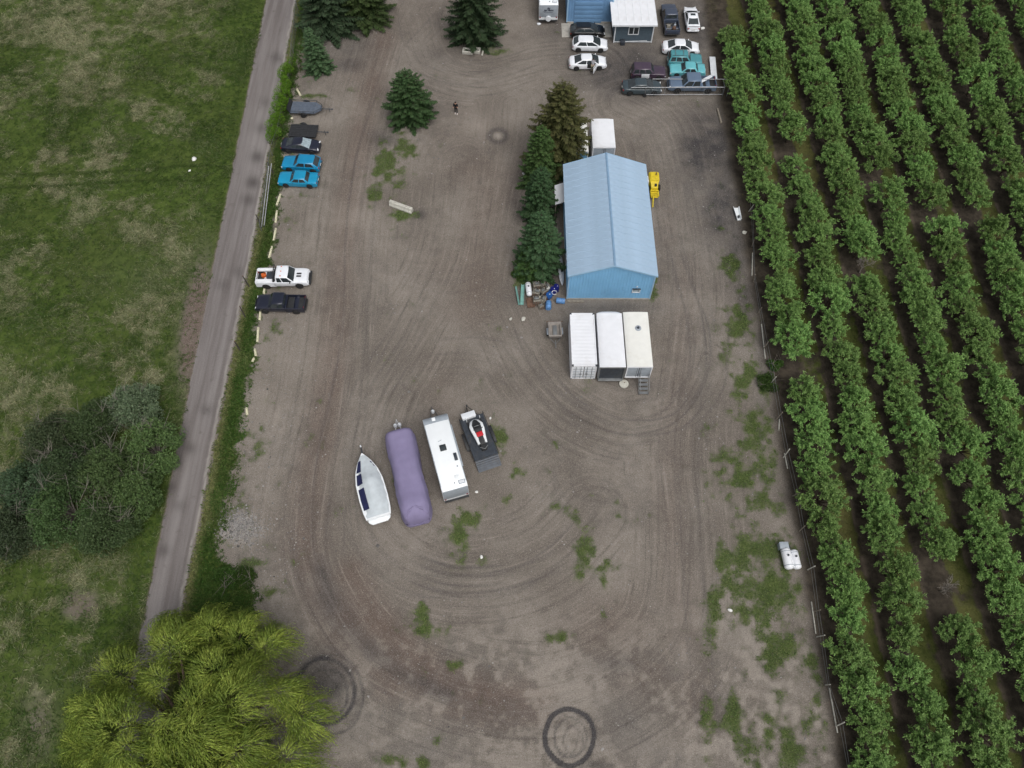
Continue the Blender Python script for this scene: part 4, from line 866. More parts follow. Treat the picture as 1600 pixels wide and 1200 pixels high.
# ------------------------------------------------------------------ vehicles
def lerp_tab(tab, f):
    for (a, va), (b_, vb) in zip(tab[:-1], tab[1:]):
        if f <= b_: return va + (vb - va) * max(0, (f - a)) / max(1e-6, b_ - a)
    return tab[-1][1]
WHEEL = {}
def wheel_meshes(r, wd):
    k = (round(r, 3), round(wd, 3))
    if k not in WHEEL:
        t_ = MB().lathe([(r * .60, -wd / 2), (r * .9, -wd / 2), (r * .985, -wd * .36), (r, -wd * .15), (r, wd * .15), (r * .985, wd * .36), (r * .9, wd / 2), (r * .60, wd / 2)], 20, axis='Y').mesh('tyre')
        rm = MB(); rm.lathe([(r * .61, -wd * .42), (r * .61, wd * .42), (r * .52, wd * .38), (r * .45, wd * .25), (.05, wd * .30), (.0, wd * .30)], 20, axis='Y')
        for j in range(5):
            a = j * 2 * math.pi / 5; rm.box((r * .28 * math.cos(a), wd * .33, r * .28 * math.sin(a)), (r * .5, .02, r * .13), ry=-math.degrees(a))
        WHEEL[k] = (t_, rm.mesh('rim'))
    return WHEEL[k]
def add_wheel(root, x, y, r, wd, side, rim='rim', z=None):
    tm, rm = wheel_meshes(r, wd); w_ = link('wheel', tm, 'tyre', root); w_.location = (x, y, r if z is None else z)
    if side < 0: w_.rotation_euler = (0, 0, math.pi)
    rr_ = bpy.data.objects.new('rim', rm); COL.objects.link(rr_); rr_.parent = w_
    if not rm.materials: rm.materials.append(M['rim'])
    if rim != 'rim': rr_.material_slots[0].link = 'OBJECT'; rr_.material_slots[0].material = M[rim]
    return w_
STY = {
 'sedan': dict(L=4.7, W=1.8, H=1.45, top=[(0, .62), (.015, .86), (.06, .97), (.17, .99), (.5, .95), (.74, .96), (.86, .90), (.96, .76), (1, .52)], cab=(.10, .34, .57, .79), split=[(.10, .49), (.52, .95)], ax=(.19, .80), boxy=0.0),
 'hatch': dict(L=4.5, W=1.8, H=1.48, top=[(0, .62), (.015, .9), (.06, .98), (.3, .97), (.74, .97), (.86, .90), (.96, .76), (1, .52)], cab=(.02, .18, .55, .79), split=[(.12, .51), (.54, .95)], ax=(.17, .80), boxy=0.0),
 'oldsedan': dict(L=4.45, W=1.68, H=1.38, top=[(0, .6), (.012, .88), (.03, .93), (.22, .93), (.5, .9), (.68, .91), (.93, .84), (.985, .76), (1, .5)], cab=(.20, .30, .56, .69), split=[(.13, .48), (.53, .9)], ax=(.2, .80), boxy=1.0),
 'oldhatch': dict(L=4.1, W=1.64, H=1.4, top=[(0, .6), (.012, .9), (.03, .93), (.3, .92), (.67, .92), (.93, .82), (.985, .74), (1, .5)], cab=(.015, .15, .54, .68), split=[(.14, .50), (.55, .9)], ax=(.17, .80), boxy=0.9),
 'suv': dict(L=4.3, W=1.7, H=1.66, top=[(0, .6), (.012, .98), (.03, 1.02), (.3, 1.02), (.66, 1.02), (.93, .95), (.985, .86), (1, .55)], cab=(.01, .07, .54, .66), split=[(.06, .3), (.34, .60), (.64, .92)], ax=(.18, .80), boxy=1.0),
 'coupe': dict(L=4.5, W=1.76, H=1.36, top=[(0, .6), (.015, .84), (.06, .94), (.17, .95), (.5, .9), (.72, .9), (.86, .84), (.96, .70), (1, .48)], cab=(.09, .34, .54, .77), split=[(.16, .44), (.47, .95)], ax=(.19, .80), boxy=0.0),
 'pickup': dict(L=5.6, W=1.92, H=1.82, top=[(.36, 1.12), (.5, 1.12), (.72, 1.13), (.9, 1.08), (.97, 1.0), (1, .6)], cab=(.39, .41, .62, .73), split=[(.08, .36), (.42, .92)], ax=(.19, .81), boxy=0.8),
 'crew': dict(L=5.9, W=1.95, H=1.85, top=[(.3, 1.12), (.5, 1.12), (.72, 1.13), (.9, 1.08), (.97, 1.0), (1, .6)], cab=(.33, .35, .62, .73), split=[(.08, .46), (.52, .92)], ax=(.17, .81), boxy=0.6),
}
def car(name, label, px, py, head, paintm, style, cat='car', rim='rim', group=None, scale=1.0, tint='glass', open_door=False, odd_door=False, rack=False, hz=0.7, sunroof=False, shade=False, spoiler=False):
    S = STY[style]; L, W, H = S['L'], S['W'], S['H']; hw = W / 2; bx = S['boxy']; pk = style in ('pickup', 'crew'); loc = G(px, py, hz)
    root = thing(name, label, cat, loc, head, group); root.scale = (scale,) * 3
    X = lambda f: (f - .5) * L
    r = .39 if pk else (.35 if style == 'suv' else .32); R = r * 1.16; sill = .42 if pk else .24; zbump = .5 if pk else .34
    f0 = S['top'][0][0]
    fs = sorted(set([f0, f0 + .015, f0 + .05, 1, .985, .96, .93] + [f0 + (1 - f0) * k / 14 for k in range(15)] + [a + d * R / L for a in S['ax'] for d in (-1, -.93, -.72, -.38, 0, .38, .72, .93, 1) if f0 < a + d * R / L < 1]))
    plan = [(0, .84 + .1 * bx), (.03, .93 + .05 * bx), (.14, 1), (.8, 1), (.93, .95 + .04 * bx), (.98, .86 + .1 * bx), (1, .74 + .18 * bx)] if not pk else [(0, 1), (.85, 1), (.95, .97), (.985, .92), (1, .85)]
    def zs(f):
        z = sill + (zbump - sill) * max(0, 1 - (1 - f) * L / .35 if f > .5 else (1 - f * L / .35 if f0 == 0 else 0))
        for a in S['ax']:
            d = abs(X(f) - X(a))
            if d < R + 1e-6: z = max(z, r + math.sqrt(max(0, R * R - d * d)) if d < R * .94 else z)
        return z
    rings = []
    for f in fs:
        w_ = hw * lerp_tab(plan, f); zt = lerp_tab(S['top'], f); zb = min(zs(f), zt - .12); sh = .9 - .0 * bx
        half = [(w_ * .95, zb), (w_, min(zb + .1, zt - .1)), (w_, zt - .16 + .03 * bx), (w_ * (.965 + .02 * bx), zt - .055 + .02 * bx), (w_ * (.88 + .06 * bx), zt), (w_ * .45, zt + .025), (0, zt + .03)]
        ring = [(X(f), y, z) for y, z in half] + [(X(f), -y, z) for y, z in half[-2::-1]]; rings.append(ring)
    body = MB().loft(rings).build('body', paintm, root, smooth=40)
    # greenhouse
    c0, c1, c2, c3 = S['cab']; zb = lerp_tab(S['top'], .5) - .02; zt = H; wb = hw * (.93 if not bx else .95); wt = hw * (.70 if not bx else .78) if not pk else hw * .80
    xr0, xr1, xf1, xf0 = X(c0), X(c1), X(c2), X(c3); bul = .10 if not bx else .04
    def ring(z, xr, xf, w_):
        P = []
        for s_ in (-1, -.5, 0, .5, 1): P.append((xf + bul * (1 - s_ * s_), s_ * w_, z))
        for s_ in (1, .5, 0, -.5, -1): P.append((xr - bul * .7 * (1 - s_ * s_), s_ * w_, z))
        return P
    e = .07
    cab = MB(); r0 = ring(zb - .03, xr0, xf0, wb); r1 = ring(zt - e, xr1 - .02, xf1 + .03, wt + .02); r2 = ring(zt - .015, xr1 + .05, xf1 - .05, wt - .05); r3 = ring(zt + .005, xr1 + .22, xf1 - .2, wt * .6)
    cb = cab.loft([r0, r1, r2, r3]).build('cabin', paintm, root, smooth=50)
    def patch(P00, P10, P11, P01, s0, s1, t0, t1, off, nm, mt, curve=0.0, ns=4):
        P00, P10, P11, P01 = map(Vector, (P00, P10, P11, P01)); mb = MB(); V = []
        nrm = (P10 - P00).cross(P01 - P00).normalized()
        for t_ in (t0, t1):
            for k in range(ns + 1):
                s_ = s0 + (s1 - s0) * k / ns; p = P00.lerp(P10, s_).lerp(P01.lerp(P11, s_), t_); V.append(p + nrm * off + Vector((curve * (1 - (2 * s_ - 1) ** 2), 0, 0)))
        n_ = ns + 1; mb.add(V + [v - nrm * .02 for v in V], [(k, k + 1, n_ + k + 1, n_ + k) for k in range(ns)] + [(2 * n_ + k, 3 * n_ + k, 3 * n_ + k + 1, 2 * n_ + k + 1) for k in range(ns)] + [(0, n_, 3 * n_, 2 * n_), (ns, 2 * n_ + ns, 3 * n_ + ns, n_ + ns)])
        return mb.build(nm, mt, root, smooth=60)
    b0, b1 = zb - .03, zt - e
    patch((xf0, wb, b0), (xf0, -wb, b0), (xf1 + .03, -wt - .02, b1), (xf1 + .03, wt + .02, b1), .04, .96, .07, .97, .012, 'windshield', 'glass_pale' if shade else tint, bul)
    patch((xr0, -wb, b0), (xr0, wb, b0), (xr1 - .02, wt + .02, b1), (xr1 - .02, -wt - .02, b1), .06, .94, .12 if not pk else .3, .95, .012, 'rear_window', tint, -bul * .7)
    for sd in (-1, 1):
        for a, b_ in S['split']:
            A = (xr0, sd * wb, b0); B = (xf0, sd * wb, b0); C = (xf1 + .03, sd * (wt + .02), b1); D = (xr1 - .02, sd * (wt + .02), b1)
            if sd < 0: patch(A, B, C, D, a, b_, .08, .94, .012, 'side_window', tint, 0, 1)
            else: patch(B, A, D, C, 1 - b_, 1 - a, .08, .94, .012, 'side_window', tint, 0, 1)
    # wheels, lamps, mirrors, bumpers
    for a in S['ax']:
        for sd in (-1, 1): add_wheel(root, X(a), sd * (hw - .10), r, .22 if not pk else .26, sd, rim)
    zf = .66 if not pk else .9; zr = .74 if not pk else .9
    for sd in (-1, 1):
        MB().box((X(.972), sd * hw * (.70 + .08 * bx), zf), (.16 if not pk else .1, .34 if not pk else .26, .14), rz=-sd * (18 - 14 * bx)).build('headlight', 'lamp_clear', root, bevel=.04)
        MB().box((X(.018), sd * hw * .74, zr), (.12, .30, .16 if not pk else .34), rz=sd * (14 - 12 * bx)).build('taillight', 'lamp_red', root, bevel=.03)
        MB().box((xf0 - .38, sd * (hw + .07), zb + .08), (.11, .17, .12)).build('mirror', paintm if not pk else 'black_plastic', root, bevel=.03)
    MB().box((X(.994), 0, .56 if not pk else .78), (.06, W * .5, .16 if not pk else .3)).build('grille', 'black_plastic', root, bevel=.02)
    bp_ = MB(); bp_.box((X(1) - .03, 0, .42 if not pk else .52), (.16, W * (.66 + .2 * bx), .17)); bp_.build('bumper', 'black_plastic' if (bx and not pk) else paintm, root, bevel=.05)
    MB().box((X(0) + .03 if not pk else X(0) - .02, 0, .45 if not pk else .55), (.14, W * .8, .16)).build('bumper', 'black_plastic' if bx else paintm, root, bevel=.05)
    if not pk:
        MB().box((X(0) - .035, 0, .66), (.02, .34, .13)).build('licence_plate', 'litter', root)
    else:
        q0, q1 = .012, f0 + .022; rg = []
        fs2 = sorted(set([q0, q1] + [q0 + (q1 - q0) * k / 8 for k in range(9)] + [S['ax'][0] + d * R / L for d in (-1, -.93, -.72, -.38, 0, .38, .72, .93, 1) if q0 < S['ax'][0] + d * R / L < q1])); zT, zF, t_ = 1.12, .72, .09
        for f in fs2:
            z_ = min(zs(f), zT - .2); rg.append([(X(f), -hw, z_), (X(f), -hw, zT - .03), (X(f), -hw + .03, zT), (X(f), -hw + t_, zT), (X(f), -hw + t_, zF), (X(f), hw - t_, zF), (X(f), hw - t_, zT), (X(f), hw - .03, zT), (X(f), hw, zT - .03), (X(f), hw, z_), (X(f), hw * .5, max(z_ - .02, .5)), (X(f), -hw * .5, max(z_ - .02, .5))])
        bed = MB().loft(rg, caps=True).build('bed', paintm, root, smooth=30)
        MB().box((X((q0 + q1) / 2), 0, zF + .012), (X(q1) - X(q0) - .12, W - 2 * t_ - .02, .02)).build('bed_liner', 'black_plastic', bed)
        MB().box((X(q1) + .03, 0, .93), (.06, W - .1, .42)).build('bed_front', paintm, bed); MB().box((X(q0), 0, .90), (.07, W - .16, .44)).build('tailgate', paintm, bed, bevel=.015)
        for sd in (-1, 1): MB().lathe([(.01, -.12), (R * .98, -.12), (R * .98, .12), (.01, .12)], 16, (X(S['ax'][0]), sd * (hw - t_ - .10), r - .02), 'Y').build('wheel_well', 'black_plastic', bed)
    if rack:
        for sd in (-1, 1): MB().tube([(xr1 + .1, sd * wt * .85, H + .06), (xf1 - .1, sd * wt * .85, H + .06)], .025, 5).build('roof_rail', 'black_plastic', root)
        for xx in (.25, .75): MB().box((xr1 + (xf1 - xr1) * xx, 0, H + .07), (.05, wt * 1.75, .03)).build('roof_bar', 'steel', root)
    if sunroof: MB().box((xf1 - .38, 0, H + .004), (.42, wt * 1.05, .02)).build('sunroof', 'glass', root, bevel=.008)
    if spoiler: MB().tube([(X(.025), -hw * .82, 1.0), (X(.01), -hw * .4, 1.07), (X(.01), hw * .4, 1.07), (X(.025), hw * .82, 1.0)], .035, 6).build('spoiler', 'black_plastic', root)
    if odd_door:
        MB().box((X(.40), -hw - .012, .72), (.98, .03, .62)).build('door', 'trim_white', root, bevel=.01)['label'] = 'white replacement door on the purple body'
    if open_door:
        d = thing_child = MB(); xa = X(.70); d.box((0, 0, 0), (1.02, .07, .6)); d.box((-.06, .05, .55), (.86, .05, .06)); d.box((-.5, .03, .42), (.06, .05, .3)); d.box((.33, .03, .42), (.06, .05, .34))
        o = d.build('door', paintm, root, bevel=.012); o.location = (xa - .12, -hw - .5, .68); o.rotation_euler = (0, 0, math.radians(62)); o['label'] = 'front door standing open'
        MB().box((0, .04, .4), (.8, .015, .26)).build('window', tint, o)
        MB().box((X(.58), -hw - .006, .72), (1.0, .02, .56)).build('doorway', 'black_plastic', root); MB().box((X(.56), -hw * .5, .62), (.5, .5, .2)).build('seat', 'cloth_grey', root, bevel=.05)
    return root
LOT = 'vehicles parked in the lot beside the annex'; LEFT = 'vehicles parked along the roadside verge'
car('parked_car', 'black hatchback parked on the concrete apron against the blue building', 918, 47, 0, 'paint_black', 'hatch', group=LOT, rim='rim_dark')
car('parked_car', 'white hatchback with dark wheels parked between the black car and another white car', 922, 68, -2, 'paint_white', 'hatch', group=LOT, rim='rim_dark')
car('parked_car', 'white sedan with its front door open and a person beside it', 918.5, 96, 1, 'paint_white', 'sedan', group=LOT, open_door=True)
car('parked_car', 'white sedan with sunroof seen from behind beside the dark pickup', 1081, 28, 90, 'paint_white', 'coupe', group=LOT, sunroof=True, rim='rim_dark', spoiler=True, tint='glass')
car('parked_car', 'dark car cut off by the top edge behind the white sunroof car', 1078, -29, 90, 'paint_slate', 'sedan', group=LOT)
car('pickup_truck', 'charcoal pickup with loaded open bed parked beside the white roofed annex', 1047, 30, 91, 'paint_charcoal', 'pickup', 'pickup', group=LOT, rim='rim_dark')
car('parked_car', 'white sedan parked crosswise above the teal cars', 1064, 73, -2, 'paint_white', 'sedan', group=LOT)
car('parked_car', 'teal station wagon with roof rack below the white crosswise sedan', 1070, 93, -2, 'paint_teal', 'suv', 'car', group=LOT, rack=True, rim='rim_dark')
car('parked_car', 'light aqua boxy sedan squeezed between the teal wagon and the grey pickup', 1074, 108, 178, 'paint_aqua', 'oldsedan', group=LOT, rim='rim_dark')
car('parked_car', 'dark purple wagon with a white door left of the aqua sedan', 1013, 112, -1, 'paint_purple', 'suv', group=LOT, odd_door=True, rim='rim_dark')
car('parked_car', 'dark slate sedan behind the pipe rails at the lower left of the lot', 1003, 135, 0, 'paint_slate', 'sedan', group=LOT, scale=1.03)
car('pickup_truck', 'grey blue crew cab pickup with white planks in its bed behind the pipe rails', 1081, 131, 180, 'paint_greyblue', 'crew', 'pickup', group=LOT)
car('parked_car', 'navy blue sporty car with white sunshade parked below the black trailers', 470, 226, -4, 'paint_navy', 'coupe', group=LEFT, shade=True, rim='rim')
car('parked_car', 'blue hatchback with dark tailgate, upper of the two bright blue cars', 471, 255, 175, 'paint_blue', 'oldhatch', group=LEFT, scale=1.08)
car('parked_car', 'bright blue boxy sedan, lower of the two bright blue cars', 466, 279, 177, 'paint_sky', 'oldsedan', group=LEFT, scale=1.02)
wp = car('pickup_truck', 'white pickup with hood scoops and gear in its bed on the verge', 442, 432, 1, 'paint_white', 'pickup', 'pickup', group=LEFT, rim='rim_dark', hz=.9)
bpk = car('pickup_truck', 'black pickup with empty bed parked below the white pickup', 438.5, 473, 179, 'paint_navy', 'pickup', 'pickup', group=LEFT, hz=.8, scale=.93)
# extras of the white pickup
for sd in (-1, 1): MB().box((1.75, sd * .17, 1.165), (.5, .2, .03)).build('hood_scoop', 'black_plastic', wp, bevel=.01)
MB().box((2.85, 0, .62), (.2, 1.7, .24)).build('bull_bar', 'black_plastic', wp, bevel=.05)
hr = MB(); hr.tube([(-.75, -.85, 1.1), (-.75, -.8, 1.95), (-.75, .8, 1.95), (-.75, .85, 1.1)], .05, 6); hr.box((-.72, 0, 1.3), (.1, 1.6, .3)); hr.build('headache_rack', 'black_plastic', wp)
for xx in (.1, .35, .6): MB().box((.02, (xx - .35) * 2.4, 1.84), (.12, .1, .06)).build('cab_light', 'orange', wp, bevel=.02)
for sd in (-1, 1): MB().box((-1.8, sd * .72, 1.16), (1.7, .36, .2)).build('tool_box', 'white_metal', wp, bevel=.03)
def prop(name, label, cat, loc, rz, parts, group=None):
    r_ = thing(name, label, cat, loc, rz, group)
    for nm, mb, mt, bv in parts: mb.build(nm, mt, r_, bevel=bv)
    return r_
wl = wp.location
prop('fuel_can', 'orange container in the bed of the white pickup', 'container', (wl.x - 2.0, wl.y + .12, .745), 20, [('body', MB().box((0, 0, .2), (.5, .4, .4)), 'orange', .06), ('cap', MB().lathe([(.05, 0), (.05, .08)], 8, (.12, 0, .4)), 'black_plastic', 0)])
prop('tool_crate', 'dark crate in the bed of the white pickup behind the cab', 'crate', (wl.x - 1.25, wl.y - .02, .745), 0, [('body', MB().box((0, 0, .22), (.7, .75, .44)), 'navy_vinyl', .03), ('lid', MB().box((0, 0, .46), (.74, .79, .05)), 'dark_steel', .015)])
# load of the grey pickup: white planks
for i, (a, b_, lab) in enumerate([((1068 + 20, 131), (1112, 118), 'white board lying diagonally across the bed of the grey blue pickup')]):
    A, B = G(*a, 1.25), G(*b_, 1.25); mid = (A + B) / 2; an = math.degrees(math.atan2(B.y - A.y, B.x - A.x))
    r_ = thing('white_board', lab, 'board', (mid.x, mid.y, 1.16), an); MB().box((0, 0, .04), ((B - A).length, .42, .07)).build('board', 'trim_white', r_, bevel=.01)
A, B = G(1108, 89, .3), G(1111, 124, .3); mid = (A + B) / 2
r_ = thing('white_sheet', 'long white sheet lying on the ground at the right ends of the teal cars', 'sheet', (mid.x + .4, mid.y, 0), math.degrees(math.atan2(B.y - A.y, B.x - A.x))); MB().box((0, 0, .32), ((B - A).length, .75, .06)).build('panel', 'trim_white', r_, bevel=.01)
for xx in (-1.3, 1.3): MB().box((xx, 0, .14), (.3, .7, .28)).build('block', 'wood', r_)
# load of the charcoal pickup
pl = G(1047, 30, .7)
for i, (dx, dy, s_, mt, lab) in enumerate([(-.4, -1.7, .42, 'castiron', 'grey metal scrap at the left of the charcoal pickup bed'), (.3, -2.0, .36, 'rust', 'rusty scrap at the tail of the charcoal pickup bed'), (.45, -1.45, .3, 'grey_panel', 'pale grey box at the right of the charcoal pickup bed')]):
    prop('scrap_piece', lab, 'scrap', (pl.x + dx, pl.y + dy, .745), 30 * i, [('body', MB().box((0, 0, s_ / 2), (s_ * 1.3, s_, s_), top=.8), mt, .05), ('pipe', MB().tube([(-s_, 0, s_), (s_, .1, s_ * 1.1)], .03, 6), mt, 0)])

# ------------------------------------------------------------------ utility trailers at the verge
def utility_trailer(label, px, py, head, deckL, deckW, vee, side, mat):
    p = G(px, py, .6); r_ = thing('utility_trailer', label, 'trailer', p, head, LEFT)
    h = deckW / 2; pts = [(-deckL / 2, -h), (deckL / 2 - vee, -h), (deckL / 2, -h * (.35 if vee else 1)), (deckL / 2, h * (.35 if vee else 1)), (deckL / 2 - vee, h), (-deckL / 2, h)]
    MB().loft([[(x, y, .52) for x, y in pts], [(x, y, .6) for x, y in pts]]).build('deck', mat, r_)
    n = 7
    for k in range(n): MB().box((-vee * .5, -h + (k + .5) * deckW / n, .612), (deckL - vee - .1, deckW / n - .03, .025)).build('plank', mat, r_)
    if side:
        for (a, b_) in zip(pts, pts[1:]):
            rl = MB(); rl.tube([(a[0], a[1], .6 + side), (b_[0], b_[1], .6 + side)], .03, 5); rl.tube([(a[0], a[1], .55), (a[0], a[1], .6 + side)], .03, 5); rl.build('side_rail', 'dark_steel', r_)
        MB().box((-deckL / 2 - .12, 0, .75), (.06, deckW, .85), ry=-20).build('ramp', 'black_plastic', r_)
    MB().tube([(deckL / 2 - .3, 0, .5), (deckL / 2 + 1.25, 0, .48)], .05, 6).build('tongue', 'dark_steel', r_); MB().box((deckL / 2 + 1.25, 0, .5), (.22, .12, .12)).build('coupler', 'dark_steel', r_, bevel=.03); MB().tube([(deckL / 2 + .9, 0, .0), (deckL / 2 + .9, 0, .75)], .035, 6).build('jack', 'dark_steel', r_)
    for sd in (-1, 1):
        add_wheel(r_, -.25, sd * (h + .13), .3, .2, sd); MB().loft([[(-.25 + .42 * math.cos(a), sd * (h + y), .3 + .40 * math.sin(a)) for y in (.02, .26)] for a in [k * math.pi / 8 for k in range(9)]], closed=False).build('fender', 'black_plastic', r_)
    return r_
utility_trailer('flat grey utility trailer with pointed front, upper of the two trailers by the hedge', 479, 168, -3, 3.7, 1.9, .8, .25, 'deck_grey')
utility_trailer('black flat deck trailer between the grey trailer and the navy car', 474, 204, -3, 3.3, 2.0, 0, 0, 'black_plastic')

# ------------------------------------------------------------------ containers and box trailers
def box_body(mb, L, W, z0, z1, e=.0): mb.box((0, 0, (z0 + z1) / 2), (L, W, z1 - z0)); return mb
def iso_container():
    a, b_ = G(912, 489, 2.6), G(912, 572, 2.6); cx = G(911.5, 530, 2.6).x; y0, y1 = b_.y, a.y; L = y1 - y0; W = 2.44; H = 2.6
    r_ = thing('shipping_container', 'white shipping container, left one of the three white boxes in a row', 'container', (cx, (y0 + y1) / 2, 0), 0, 'white boxes below the blue shop')
    fr = MB()
    for sx in (-1, 1):
        for sy in (-1, 1): fr.box((sx * (W / 2 - .08), sy * (L / 2 - .08), H / 2), (.16, .16, H))
    for z in (.09, H - .07):
        for sx in (-1, 1): fr.box((sx * (W / 2 - .06), 0, z), (.12, L - .3, .14))
        for sy in (-1, 1): fr.box((0, sy * (L / 2 - .06), z), (W - .3, .12, .14))
    fr.build('frame', 'white_metal', r_)
    for sx in (-1, 1):
        mb = MB(); ribbed(mb, (sx * (W / 2 - .045), -sx * (L / 2 - .12), 0), (0, sx, 0), (0, 0, 1), L - .24, lambda d: (.12, H - .1), .28, .036); mb.build('side_wall', 'white_metal', r_, smooth=0)
    mb = MB(); ribbed(mb, (W / 2 - .12, L / 2 - .06, 0), (-1, 0, 0), (0, 0, 1), W - .24, lambda d: (.12, H - .1), .28, .036); mb.build('front_wall', 'white_metal', r_, smooth=0)
    rf = MB(); V = []; F = []; n = 29
    for k in range(n * 2):
        y = -L / 2 + .2 + (L - .4) * k / (n * 2 - 1); z = H - .03 + (.009 if (k // 2) % 2 else 0) - .02
        V += [(-W / 2 + .1, y, z), (-W / 2 + .25, y, z + .0), (W / 2 - .25, y, z), (W / 2 - .1, y, z)]
    for k in range(n * 2 - 1):
        for j in range(3): F.append((4 * k + j, 4 * k + j + 1, 4 * k + j + 5, 4 * k + j + 4))
    rf.add(V, F); rf.box((0, 0, H - .10), (W - .14, L - .14, .04)); rf.build('roof', 'white_metal', r_, smooth=0)
    MB().box((0, 0, .12), (W - .16, L - .2, .1)).build('floor', 'rust', r_)
    for sx in (-1, 1):
        d = MB().box((sx * .57, -L / 2 + .03, H / 2), (1.08, .05, H - .34)).build('door', 'trim_white', r_, bevel=.01)
        for k in range(2): MB().tube([(sx * (.3 + .48 * k), -L / 2 - .03, .2), (sx * (.3 + .48 * k), -L / 2 - .03, H - .2)], .022, 6).build('lock_rod', 'steel', d)
        for z in (.5, 1.0, 1.5, 2.0): MB().box((sx * .57, -L / 2 - .01, z), (.96, .03, .06)).build('door_rib', 'grey_panel', d)
        MB().box((sx * .3, -L / 2 - .06, 1.1), (.3, .03, .05)).build('handle', 'dark_steel', d)
    for sx in (-1, 1):
        for sy in (-1, 1):
            for z in (.06, H - .04): MB().box((sx * (W / 2 - .085), sy * (L / 2 - .085), z), (.18, .18, .12)).build('corner_casting', 'dark_steel', r_, bevel=.01)
    # dents of rust on the roof ridges
    return r_
iso_container()

def van_box(label, x, y0, y1, W, z0, z1, roofmat, endmat, bulge=0.0, rz=0.0, opened=False, group='white boxes below the blue shop', wheels=False, front='N', name='van_body', sidemat=None, cap=None):
    L = y1 - y0; r_ = thing(name, label, 'container' if not wheels else 'trailer', (x, (y0 + y1) / 2, 0), rz, group); sm = sidemat or roofmat; H = z1
    for sx in (-1, 1): MB().box((sx * (W / 2 - .02), 0, (z0 + z1) / 2), (.04, L - .1, z1 - z0 - .1)).build('side_wall', sm, r_)
    # roof with rolled edges and roof bows
    rf = MB(); n = 24; rg = []
    for k in range(n + 1):
        yy = -L / 2 + .02 + (L - .04) * k / n; d = .010 if k % 3 == 0 else 0; rg.append([(-W / 2 - .01, yy, z1 - .14), (-W / 2 - .01, yy, z1 - .04), (-W / 2 + .05, yy, z1 + .01), (-W / 4, yy, z1 + .025 + d), (0, yy, z1 + .035 + d), (W / 4, yy, z1 + .025 + d), (W / 2 - .05, yy, z1 + .01), (W / 2 + .01, yy, z1 - .04), (W / 2 + .01, yy, z1 - .14)])
    roof = rf.loft(rg, closed=True).build('roof', roofmat, r_, smooth=50)
    if bulge:   # rounded nose cap over the front top
        MB().loft([[(-W / 2 + .03 + .1 * q * 0, L / 2 + bulge * math.sin(t_ * math.pi / 2) * (1 if abs(xx) < .1 else 1), 0) for xx in (0,)] for t_ in (0, 1) for q in (0,)], closed=False) if False else None
        nb = MB(); rg = []
        for t_ in range(7):
            a = t_ / 6 * math.pi / 2; yy = L / 2 - .05 + (bulge + .05) * math.sin(a); zz = z1 - .02 - (1 - math.cos(a)) * .55; rg.append([(xw, yy - (.5 * bulge * (abs(xw) / (W / 2)) ** 4), zz) for xw in [W / 2 * k / 6 for k in range(-6, 7)]])
        rg.append([(p[0], p[1], z0 + .1) for p in rg[-1]]); nb.loft(rg, closed=False); nb.build('nose_cap', roofmat, r_, smooth=60)
    MB().box((0, L / 2 - .04, (z0 + z1) / 2), (W - .1, .06, z1 - z0 - .1)).build('front_wall', sm, r_)
    ef = MB(); ye = -L / 2
    for sx in (-1, 1): ef.box((sx * (W / 2 - .05), ye + .03, (z0 + z1) / 2), (.1, .12, z1 - z0 - .06))
    ef.box((0, ye + .03, z1 - .1), (W - .2, .12, .14)); ef.box((0, ye + .03, z0 + .05), (W - .2, .12, .14)); ef.build('door_frame', 'white_metal' if not opened else 'steel', r_)
    if opened:
        for k in range(6): MB().box((0, ye + .07, z0 + .25 + (z1 - z0 - .5) * k / 5), (W - .24, .03, (z1 - z0 - .5) / 5 - .015)).build('door_slat', endmat, r_)
        MB().box((0, ye - .05, z0 - .02), (W - .1, .25, .14)).build('bumper', 'steel', r_, bevel=.03)
    else:
        for sx in (-1, 1):
            d = MB().box((sx * (W / 4 - .03), ye + .05, (z0 + z1) / 2), (W / 2 - .12, .05, z1 - z0 - .3)).build('door', endmat, r_, bevel=.01); MB().tube([(sx * .18, ye + .0, z0 + .15), (sx * .18, ye + .0, z1 - .2)], .02, 5).build('lock_rod', 'steel', d)
    MB().box((0, 0, z0), (W - .06, L - .04, .12)).build('floor', 'rust', r_)
    for sx in (-1, 1): MB().box((sx * .4, 0, z0 - .14), (.12, L - .3, .18)).build('chassis_rail', 'rust', r_)
    if wheels:
        for sx in (-1, 1):
            for yy in (-L * .28, -L * .28 + .95):
                w_ = add_wheel(r_, sx * (W / 2 - .16), yy, .42, .26, sx); w_.rotation_euler = (0, 0, -math.pi / 2 if sx > 0 else math.pi / 2)
    else:
        for sx in (-1, 1):
            for yy in (-L * .38, L * .38): MB().box((sx * .4, yy, (z0 - .23) / 2), (.4, .3, z0 - .23)).build('support_block', 'wood', r_)
    if cap: c = MB().lathe([(.32, 0), (.3, .06), (.12, .10), (0, .1)], 14, (cap[0], cap[1], z1 + .03)).build('roof_vent', 'grey_panel', roof); MB().lathe([(.16, .0), (.1, .12), (0, .14)], 10, (cap[0], cap[1], z1 + .1)).build('vent_cap', 'dark_steel', roof)
    return r_
mA = G(955, 486, 2.9); mB = G(955, 574, 2.9)
van_box('white van body with dark slatted door, middle of the three white boxes', (G(953.5, 486, 2.9).x + G(955.5, 573, 2.9).x) / 2, mB.y, mA.y - .25, 2.5, .5, 2.9, 'white_metal', 'dark_steel', bulge=.45, opened=True)
nA = G(995, 487.5, 2.9); nB = G(998, 573, 2.9)
van_box('cream white van body with round roof vent, right of the three white boxes', (nA.x + nB.x) / 2, nB.y, nA.y, 2.46, .75, 2.9, 'cream_metal', 'grey_panel', cap=(.12, 1.2))
